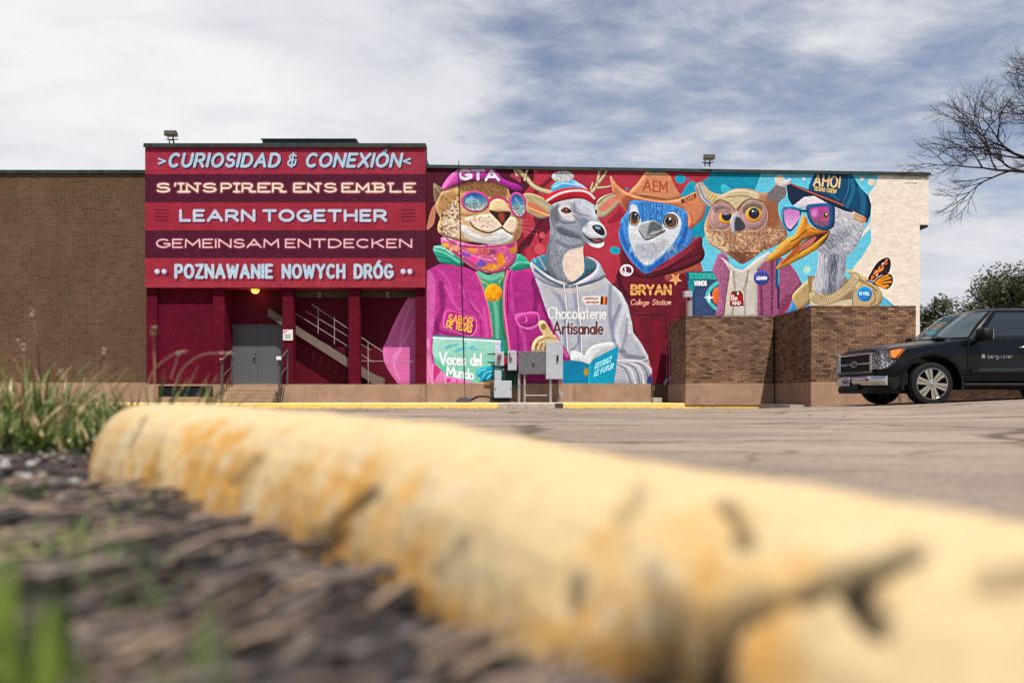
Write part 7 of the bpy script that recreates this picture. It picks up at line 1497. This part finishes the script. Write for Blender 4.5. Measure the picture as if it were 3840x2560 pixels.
# arch liners and lips
for s in WS:
    for sg in (-1, 1):
        m = MB(); n_ = 22; P_ = []
        for k in range(n_+1):
            a = R(-12+204*k/n_); P_.append((math.cos(a), math.sin(a)))
        for k in range(n_):
            for (ra, ya, rb, yb) in ((.554, .66, .554, .985), (.554, .985, .556, 1.006), (.556, 1.006, .600, 1.010), (.600, 1.010, .62, .985)):
                q = [tw(s-P_[k][0]*ra, sg*ya, WR+P_[k][1]*ra), tw(s-P_[k+1][0]*ra, sg*ya, WR+P_[k+1][1]*ra), tw(s-P_[k+1][0]*rb, sg*yb, WR+P_[k+1][1]*rb), tw(s-P_[k][0]*rb, sg*yb, WR+P_[k][1]*rb)]; m.add(q, [(0, 1, 2, 3)])
        m.build('wheel_arch', M_plast if s > 2 else M_paint, tr, smooth=40)
# underbody
m = MB(); m.box(*[v for v in (TX+.25, TX+5.4)], TYN+.36, TYN+1.64, TZ+.30, TZ+.60); m.build('chassis', M_plast, tr)
m = MB(); m.tube([tw(.93, -.62, .36), tw(.93, .62, .36)], .05, 8); m.rbox(TX+.8, TX+1.1, TYN+.85, TYN+1.15, TZ+.22, TZ+.42, .03); m.build('axle', M_black, tr)
# cab
BZ = 1.30
bot = [(1.35, -.55), (1.69, -.893), (1.74, -.915), (3.93, -.915), (3.96, -.85)]; top = [(2.08, -.50), (2.265, -.708), (2.30, -.725), (3.70, -.725), (3.78, -.66)]
mids = .5
def cabring(k):      # k 0 belt .. 1 roof edge, bulging a little
    out = []
    for (s0, y0), (s1, y1) in zip(bot, top):
        b_ = math.sin(math.pi*k)*.025; out.append((s0+(s1-s0)*k-(b_ if s0 < 1.9 else 0), y0+(y1-y0)*k-(b_ if abs(y0) > .8 else 0), BZ-.03+(1.855-BZ+.03)*k))
    return out+[(s, -y, z) for s, y, z in out[::-1]]
m = MB(); V = []; ks = [0, .25, .5, .75, 1]
for k in ks: V += [tw(*p) for p in cabring(k)]
nc = 10; F = [(i*nc+k, i*nc+(k+1) % nc, (i+1)*nc+(k+1) % nc, (i+1)*nc+k) for i in range(4) for k in range(nc)]
r1 = [(s+(3.05-s)*.10, y*.88, 1.895) for s, y, z in cabring(1)]; r2 = [(s+(3.05-s)*.45, y*.5, 1.925) for s, y, z in cabring(1)]
V += [tw(*p) for p in r1]+[tw(*p) for p in r2]
F += [(i*nc+k, i*nc+(k+1) % nc, (i+1)*nc+(k+1) % nc, (i+1)*nc+k) for i in (4, 5) for k in range(nc)]; F += [tuple(6*nc+k for k in range(nc))]
m.add(V, F); m.build('cab', M_paint, tr, smooth=14)
def cabpt(u, k, side=True, off=.006):
    """a point on the near cab side: u along 0 front .. 1 rear, k up"""
    a = (1.75+(2.30-1.75)*k, -(.915+(.725-.915)*k)-math.sin(math.pi*k)*.025); c_ = 3.93+(3.70-3.93)*k
    return (a[0]+(c_-a[0])*u, a[1]-off, BZ-.03+(1.855-BZ+.03)*k)
def sideglass(u0, u1, k0, k1, name, sg, mat, slant=0, off=.006):
    m = MB(); n_ = 6; V = []
    for j in range(n_+1):
        k = k0+(k1-k0)*j/n_
        for u in (u0, u1): p = cabpt(u, k, off=off); V.append(tw(p[0], p[1]*(-sg), p[2]))
    m.add(V, [(j*2, j*2+1, j*2+3, j*2+2) for j in range(n_)]); return m.build(name, mat, tr, smooth=True)
for sg in (-1, 1):
    sideglass(.045, .50, .10, .90, 'front_window', sg, M_glass); sideglass(.56, .955, .10, .90, 'rear_window', sg, M_glass); sideglass(.505, .555, .06, .93, 'door_pillar', sg, M_plast, off=.008)
    m = MB()
    p, q = cabpt(.0, .05, off=.010), cabpt(.97, .05, off=.010); m.tube([tw(p[0], p[1]*-sg, p[2]), tw(q[0], q[1]*-sg, q[2])], .012, 6); m.build('belt_trim', M_plast, tr)
# windscreen
def wpt(v, k, off=.008): # v -1..1
    s0, y0 = 1.35, .80; kk = max(0, (abs(v)-.60)/.40); sA = 1.35+kk*.33; sB = 2.08+max(0, (abs(v)-.68)/.32)*.18
    return (sA+(sB-sA)*k-math.sin(math.pi*k)*.035-off, v*(.885+(.70-.885)*k), BZ-.03+(1.855-BZ+.03)*k+off*.6)
m = MB(); V = []; nv, nk2 = 12, 8
for j in range(nk2+1):
    for i in range(nv+1): V.append(tw(*wpt(-1+2*i/nv, .06+.87*j/nk2, .02)))
m.add(V, [(j*(nv+1)+i, j*(nv+1)+i+1, (j+1)*(nv+1)+i+1, (j+1)*(nv+1)+i) for j in range(nk2) for i in range(nv)]); m.build('windscreen', M_wind, tr, smooth=True)
m = MB(); m.tube([tw(1.30, -.70, BZ+.01), tw(1.42, -.25, BZ+.10), tw(1.46, .05, BZ+.12)], .008, 5); m.tube([tw(1.28, .05, BZ+.01), tw(1.40, .45, BZ+.09), tw(1.50, .70, BZ+.11)], .008, 5); m.build('wiper', M_black, tr)
m = MB(); m.box(TX+1.20, TX+1.36, TYN+.25, TYN+1.75, TZ+1.285, TZ+1.315); m.build('cowl', M_plast, tr)
m = MB(); m.rbox(TX+2.75, TX+2.95, TYN+.93, TYN+1.07, TZ+1.92, TZ+1.965, .02); m.build('roof_antenna', M_white, tr)
# hood bulge edge highlights and doors
def shut(pts, name='panel_gap', w_=.006):
    m = MB(); m.tube(pts, w_, 4); return m.build(name, M_black, tr)
for sg in (-1, 1):
    ysd = sg*.997
    shut([tw(1.58, ysd, .46), tw(1.60, ysd, .9), tw(1.62, sg*.985, 1.12), tw(1.70, sg*.95, 1.27)]); shut([tw(2.92, ysd, .46), tw(2.92, ysd, .9), tw(2.90, sg*.975, 1.2), tw(2.90, sg*.95, 1.29)]); shut([tw(3.9, ysd, .46), tw(3.92, ysd, .9), tw(3.93, sg*.95, 1.3)])
    m = MB(); m.rbox(TX+1.66, TX+3.85, TYN+1+sg*1.012-.016, TYN+1+sg*1.012+.016, TZ+.63, TZ+.70, .01); m.build('door_moulding', simple('dark grey moulding', (42, 44, 48), .35) if sg < 0 else bpy.data.materials['dark grey moulding'], tr)
    m = MB(); m.rbox(TX+1.5, TX+3.9, TYN+1+sg*.93-.05, TYN+1+sg*.93+.05, TZ+.36, TZ+.42, .02); m.build('side_step', M_plast, tr)
    h = MB(); h.tube([tw(2.60, sg*.995, 1.10), tw(2.62, sg*1.035, 1.105), tw(2.82, sg*1.035, 1.105), tw(2.84, sg*.995, 1.10)], .016, 8); h.build('door_handle', M_chrome, tr, smooth=50)
    # mirror
    m = MB(); m.rbox(TX+1.70, TX+1.90, TYN+1+min(sg*1.04, sg*1.30), TYN+1+max(sg*1.04, sg*1.30), TZ+1.22, TZ+1.46, .04); mo = m.build('side_mirror', M_plast, tr, smooth=60)
    m = MB(); m.tube([tw(1.82, sg*.93, 1.27), tw(1.82, sg*1.08, 1.27)], .035, 8); m.build('mirror_arm', M_plast, mo)
    m = MB(); m.rbox(TX+1.898, TX+1.908, TYN+1+min(sg*1.07, sg*1.28), TYN+1+max(sg*1.07, sg*1.28), TZ+1.25, TZ+1.43, .004); m.build('mirror_glass', M_chrome, mo)
# lettering on the near door, small silver print
t = NT('silver print'); t.col(lin((120, 120, 124))).set(Roughness=.35); M_sp = t.m
m = MB()
for pl in text_paths('bergwater', 1.98, 0, 2.46, 1, .16):
    for a, b_ in zip(pl[:-1], pl[1:]): m.tube([tw(a[0], -1.001, .975-.075*a[1]), tw(b_[0], -1.001, .975-.075*b_[1])], .0045, 3)
m.prism([(TX+1.86, TZ+.90), (TX+1.94, TZ+.90), (TX+1.92, TZ+.975), (TX+1.88, TZ+.975)], TYN-.003, TYN-.0005); m.build('door_lettering', M_sp, tr)
# front: grille, lamps, bumper, plate
gm = MB(); gm.rbox(TX-.045, TX+.05, TYN+.36, TYN+1.64, TZ+.66, TZ+1.0, .02); go_ = gm.build('grille', M_plast, tr)
def gbar(y0, y1, z0, z1, x0=-.075, x1=-.02): m = MB(); m.rbox(TX+x0, TX+x1, TYN+y0, TYN+y1, TZ+z0, TZ+z1, .008); m.build('chrome_bar', M_chrome, go_)
gbar(.33, 1.67, .995, 1.03); gbar(.33, 1.67, .635, .665); gbar(.33, .40, .667, .993); gbar(1.60, 1.67, .667, .993); gbar(.425, .86, .80, .84); gbar(1.14, 1.575, .80, .84)
for z in (.73, .90, .95): m = MB(); m.rbox(TX-.06, TX-.03, TYN+.425, TYN+1.575, TZ+z, TZ+z+.012, .003); m.build('grille_slat', M_plast, go_)
t_ = np.linspace(0, 2*np.pi, 24); m = MB(); m.tube([(TX-.075, TYN+1+.125*math.cos(a), TZ+.82+.052*math.sin(a)) for a in t_], .010, 6); m.tube([(TX-.075, TYN+.93, TZ+.82), (TX-.08, TYN+1, TZ+.835), (TX-.075, TYN+1.07, TZ+.82)], .01, 5); m.build('badge', M_chrome, go_, smooth=50)
m = MB(); t2 = NT('headlamp'); vv = t2.vor(26); t2.col(t2.mix(t2.ramp(vv, .1, .55), lin((216, 220, 228)), lin((70, 72, 84)))).set(Roughness=.08, Metallic=.3); t2.p.inputs['Coat Weight'].default_value = 1; t2.bump(vv, .5, .02)
M_hl = t2.m; M_amb = glassm('amber lens', lin((255, 120, 20)), .08); 
def lamp(sg):
    y = lambda a: sg*a
    hl = empty('headlight', tw(.1, sg*.8, .9), None, None); hl.parent = tr; hl.matrix_parent_inverse = parent_world(tr).inverted()
    def quad(pts, name, mat):
        m = MB(); n_ = len(pts); V = [tw(*p) for p in pts]+[tw(p[0]+.12, p[1]*.93, p[2]) for p in pts]; m.add(V, [tuple(range(n_))]+[(i, (i+1) % n_, (i+1) % n_+n_, i+n_) for i in range(n_)]); m.build(name, mat, hl)
    quad([(-.055, y(.66), .70), (-.06, y(.66), 1.01), (-.02, y(.90), 1.045), (.05, y(.962), 1.06), (.20, y(1.004), 1.075), (.32, y(1.014), 1.075), (.20, y(1.016), .90), (.10, y(.996), .75), (.03, y(.958), .70), (-.03, y(.89), .69)], 'lens', M_hl)
    quad([(.13, y(1.0), .925), (.12, y(.998), 1.045), (.22, y(1.014), 1.07), (.325, y(1.020), 1.072), (.24, y(1.022), .96), (.19, y(1.020), .90)], 'amber_lens', M_amb)
    m = MB(); m.lathe([(0, -.05), (.035, -.045), (.05, -.01), (.055, .02)], tw(-.0, y(.78), .92), 'x', 14); m.build('bulb_reflector', M_chrome, hl, smooth=50)
lamp(-1); lamp(1)
# bumper
pb = []; yv = np.linspace(-1, 1, 25)
def bum(z0, z1, out, name, mat, ymax=.97, b_=.02, wrap=.30, th=.10):
    m = MB(); V = []; pr = [(0, z0+b_), (-.012, z0+b_*2), (-.02, (z0+z1)/2), (-.012, z1-b_*2), (0, z1-b_)]
    pts = []
    for v in np.linspace(-1, 1, 27): a = abs(v); pts.append((wrap*max(0, (a-.62)/.38)**2.2-out, v*ymax))
    full = [(th, z0), (.01, z0)]+pr+[(.01, z1), (th, z1)]
    for s0, y0 in pts: V += [tw(s0+q[0], y0, q[1]) for q in full]
    n_ = len(full); m.add(V, [(i*n_+k, i*n_+k+1, (i+1)*n_+k+1, (i+1)*n_+k) for i in range(26) for k in range(n_-1)]+[tuple(range(n_)), tuple(26*n_+k for k in range(n_))[::-1]]); return m.build(name, mat, tr, smooth=40)
bum(.385, .565, .13, 'chrome_bumper', M_chrome, .90, wrap=.22); bum(.575, .645, .10, 'bumper_top', M_paint, .96, wrap=.32); bum(.22, .375, .09, 'lower_valance', M_plast, .93, wrap=.34)
for sg in (-1, 1):
    m = MB(); V = [tw(.12, sg*.90, .36), tw(.12, sg*.90, .60), tw(.24, sg*.975, .62), tw(.46, sg*.995, .62), tw(.46, sg*.99, .40), tw(.22, sg*.96, .30)]; V += [(x, y-sg*.06, z) for x, y, z in V]; m.add(V, [(0, 1, 2, 3, 4, 5), (6, 7, 8, 9, 10, 11)]+[(i, (i+1) % 6, (i+1) % 6+6, i+6) for i in range(6)]); m.build('bumper_corner', M_plast, tr)
    m = MB(); m.rbox(TX-.165+.055, TX-.06, TYN+1+min(sg*.56, sg*.72), TYN+1+max(sg*.56, sg*.72), TZ+.42, TZ+.53, .02); m.build('fog_lamp_recess', M_black, tr)
m = MB(); m.rbox(TX-.155, TX-.10, TYN+.70, TYN+1.30, TZ+.30, TZ+.42, .02); m.build('air_intake', M_black, tr)
pm_ = MB(); pm_.rbox(TX-.175, TX-.160, TYN+1.0, TYN+1.32, TZ+.38, TZ+.55, .004); po_ = pm_.build('licence_plate', simple('plate white', (196, 192, 206), .5, var=.03), tr)
m = MB()
for pl in text_paths('TEXAS', 0, 0, 1, 1, .4):
    for a, b_ in zip(pl[:-1], pl[1:]): m.tube([(TX-.177, TYN+1.24-.16*a[0], TZ+.535-.022*a[1]), (TX-.177, TYN+1.24-.16*b_[0], TZ+.535-.022*b_[1])], .002, 3)
for k in range(6): m.box(TX-.178, TX-.1755, TYN+1.035+k*.043, TYN+1.06+k*.043, TZ+.42, TZ+.49)
m.build('plate_characters', simple('plate ink', (60, 60, 80), .5), po_)
# wheels
def wheel(s, sg, steer=0):
    w0 = empty('wheel', tw(s, sg*.86, WR), None, None, rz=R(steer)); w0.parent = tr; w0.matrix_parent_inverse = parent_world(tr).inverted()
    cx_, cy_, cz_ = tw(s, sg*.86, WR); o_ = (cx_, cy_, cz_)
    m = MB(); hwid = .13; prof_ = [(.296, hwid-.015), (.31, hwid), (.345, hwid+.008), (.385, hwid-.005), (.403, hwid-.035), (.408, hwid-.07), (.408, -hwid+.07), (.403, -hwid+.035), (.385, -hwid+.005), (.31, -hwid), (.296, -hwid+.015)]
    m.lathe(prof_, o_, 'y', 64)
    n_t = 56
    for k in range(n_t):          # tread blocks on the shoulder
        a = 2*math.pi*k/n_t; 
        for e in (-1, 1):
            c_ = Vector((math.cos(a), 0, math.sin(a))); u = Vector((-math.sin(a), 0, math.cos(a))); p = Vector(o_)+c_*.392+Vector((0, e*(hwid-.035), 0))-u*.013; m.obox(p, u*.028, Vector((0, -e*.06, 0)), c_*.026)
    ty = m.build('tyre', M_rub, w0, smooth=35)
    f = sg*(hwid-.01)
    m = MB(); m.lathe([(.302, f), (.300, f+sg*.010), (.288, f+sg*.012), (.280, f), (.272, f-sg*.05), (.268, -f)], o_, 'y', 56)
    for k in range(6):
        a = R(90+60*k+15); c_ = Vector((math.cos(a), 0, math.sin(a))); u = Vector((-math.sin(a), 0, math.cos(a))); o3 = Vector(o_); fy = Vector((0, f, 0)); dn = Vector((0, -sg*.035, 0))
        for q in (-1, 1):
            P_ = [o3+fy*1+c_*.05+u*q*.003, o3+fy+c_*.05+u*q*.038, o3+fy*1.02+c_*.284+u*q*.078, o3+fy*1.02+c_*.284+u*q*.010]
            m.add([*P_, *[p+dn for p in P_]], [(0, 1, 2, 3), (4, 7, 6, 5), (0, 4, 5, 1), (1, 5, 6, 2), (2, 6, 7, 3), (3, 7, 4, 0)])
    m.lathe([(0, f+sg*.012), (.045, f+sg*.012), (.07, f), (.075, f-sg*.03)], o_, 'y', 24); m.build('rim', M_alloy, w0, smooth=30)
    m = MB(); 
    for k in range(6): a = R(60*k+15+30); m.lathe([(0, f+sg*.010), (.010, f+sg*.010), (.012, f-sg*.03)], (o_[0]+.055*math.cos(a), o_[1], o_[2]+.055*math.sin(a)), 'y', 8)
    m.lathe([(0, f+sg*.022), (.030, f+sg*.018), (.034, f)], o_, 'y', 18); m.build('hub', M_chrome, w0, smooth=40)
    m = MB(); m.lathe([(0, f-sg*.09), (.17, f-sg*.09), (.17, f-sg*.11), (0, f-sg*.11)], o_, 'y', 30); m.build('brake_disc', simple('brake disc', (60, 58, 56), .4, .8) if 'brake disc' not in bpy.data.materials else bpy.data.materials['brake disc'], w0)
    m = MB(); m.lathe([(0, -f*.2), (.27, -f*.2)], o_, 'y', 30); m.build('wheel_well_back', M_black, w0)
for s in WS:
    for sg in (-1, 1): wheel(s, sg)
# settle the front end with the ground: the lot rises to the right
# ================================================================ trees
M_bark = simple('grey brown bark', (92, 80, 72), .9, var=.25, scale=12)
def leaf_tree(x, y, h, r, lab, seed, zb=0., n=5200, cats='tree', group='evergreen trees beyond the truck', lsz=.15, cz=.62):
    rn = random.Random(seed); T_ = empty('broadleaf_tree', (x, y, zb), lab, cats, group); mb = MB()
    mb.tube([(x, y, zb-.2), (x+.1, y, zb+h*.3), (x-.05, y+.1, zb+h*.6)], h*.035, 9, r2=h*.018, col=L3((92, 80, 72)))
    cl = []
    for k in range(15):
        a = rn.uniform(0, 6.28); rr = r*rn.uniform(.25, .95); zz_ = zb+h*(cz+rn.uniform(-.30, .26)); f = math.sqrt(max(.05, 1-((zz_-zb-h*cz)/(h*.40))**2)); cl.append((x+math.cos(a)*rr*f, y+math.sin(a)*rr*f, zz_, r*rn.uniform(.22, .42)))
        p = Vector(cl[-1][:3]); mb.tube([(x, y, zb+h*rn.uniform(.25, .5)), (Vector((x, y, zb+h*.5))+p)/2+Vector((0, 0, -.1)), p], h*.010, 5, r2=.015, col=L3((86, 76, 66)))
    mb.build('trunk', M_bark, T_, fix=False)
    mb = MB(); gr = [(52, 58, 36), (40, 48, 30), (70, 76, 44), (60, 64, 42), (88, 92, 56)]
    for _ in range(n):
        c = rn.choice(cl); d = Vector((rn.gauss(0, 1), rn.gauss(0, 1), rn.gauss(0, .75))).normalized()*c[3]*(rn.random()**.35)*rn.uniform(.8, 1.18)
        p = Vector(c[:3])+d; u = Vector((rn.gauss(0, 1), rn.gauss(0, 1), rn.gauss(0, .6))).normalized(); v_ = u.cross(Vector((rn.gauss(0, 1), rn.gauss(0, 1), rn.gauss(0, 1)))).normalized(); s = lsz*rn.uniform(.5, 1.1)
        mb.add([p-u*s, p+v_*s*.4, p+u*s, p-v_*s*.4], [(0, 1, 2, 3)], L3(rn.choice(gr)))
    mb.build('crown', M_leaf, T_, fix=False)
def tx(x, Y): return m_at(x)*Y
leaf_tree(tx(3740, 44), 44, z_at(1005, 44)+.1, 3.9, 'large dark evergreen tree behind the truck cab', 3, n=16000, cz=.62)
leaf_tree(tx(3560, 41), 41, z_at(1075, 41)+.1, 1.7, 'smaller ragged tree between the cream wall and the large tree', 4, n=6500, cz=.60)
leaf_tree(tx(3500, 46), 46, z_at(1195, 46)+.2, 1.6, 'low dark shrubby tree just right of the cream wall end', 5, n=2600, cz=.5)
leaf_tree(tx(3905, 40), 40, z_at(960, 40)+.1, 2.2, 'tree cut by the right picture edge above the truck', 6, n=7000, cz=.66)
leaf_tree(tx(4200, 46), 46, 8, 4.2, 'broad tree outside the right picture edge', 8, n=3500)
# bare tree reaching in from the right
bt = empty('bare_tree', (13.1, 14.6, .3), 'bare tree whose leafless twigs hang into the upper right sky', 'tree')
rn = random.Random(12)
M_twig = simple('dark twig bark', (56, 48, 46), .9, var=.2)
segs = MB(); cntb = [0]
def grow(p, d, L_, r, lev):
    cntb[0] += 1
    n = 5 if lev < 3 else 4; pts = [p]; q = p.copy(); dd = d.copy()
    kids = []
    for i in range(n):
        dd = (dd+Vector((rn.gauss(0, .13), rn.gauss(0, .13), rn.gauss(0, .13)+(.01 if lev > 1 else 0)))).normalized(); q = q+dd*L_/n; pts.append(q.copy())
        if i >= 1 and lev < 5: kids.append((q.copy(), dd.copy(), i/n))
    segs.tube(pts, r*.72, 7 if lev < 2 else 4, r2=r*.32, cap=False)
    if lev >= 5: return
    for (k, kd, t_) in kids:
        for _ in range(2 if lev >= 2 and rn.random() < .38 else 1):
            a = Vector((rn.gauss(0, 1), rn.gauss(0, .8), rn.gauss(.1, 1))).normalized(); nd = (kd*1.05+a*.75).normalized(); nd.x -= .10; grow(k, nd.normalized(), L_*rn.uniform(.50, .68), r*(.62-.2*t_), lev+1)
    grow(q, dd, L_*.6, r*.45, lev+1)
base = Vector((13.1, 14.6, .1)); top = Vector((12.75, 14.4, 3.9))
segs.tube([base, (13.0, 14.6, 1.5), (12.95, 14.5, 2.8), top], .20, 12, r2=.13)
for tgt, r_ in (((9.3, 13.6, 5.4), .055), ((9.8, 14.3, 5.95), .055), ((10.4, 13.6, 5.65), .045), ((10.7, 13.9, 6.5), .045), ((14.9, 15.2, 7.0), .08), ((13.6, 16.4, 7.4), .07), ((10.9, 14.0, 5.7), .05)):
    dv = Vector(tgt)-top; L_ = dv.length
    mid = top+dv*.5+Vector((0, 0, .25)); segs.tube([top-Vector((0, 0, .25)), top+dv*.2+Vector((0, 0, .18)), mid], r_*1.35, 7, r2=r_)
    grow(mid, (Vector(tgt)-mid).normalized(), L_*.36, r_, 1)
o = segs.build('limbs', M_twig, bt, smooth=True, fix=False)
print('twigs', cntb[0], len(segs.f))
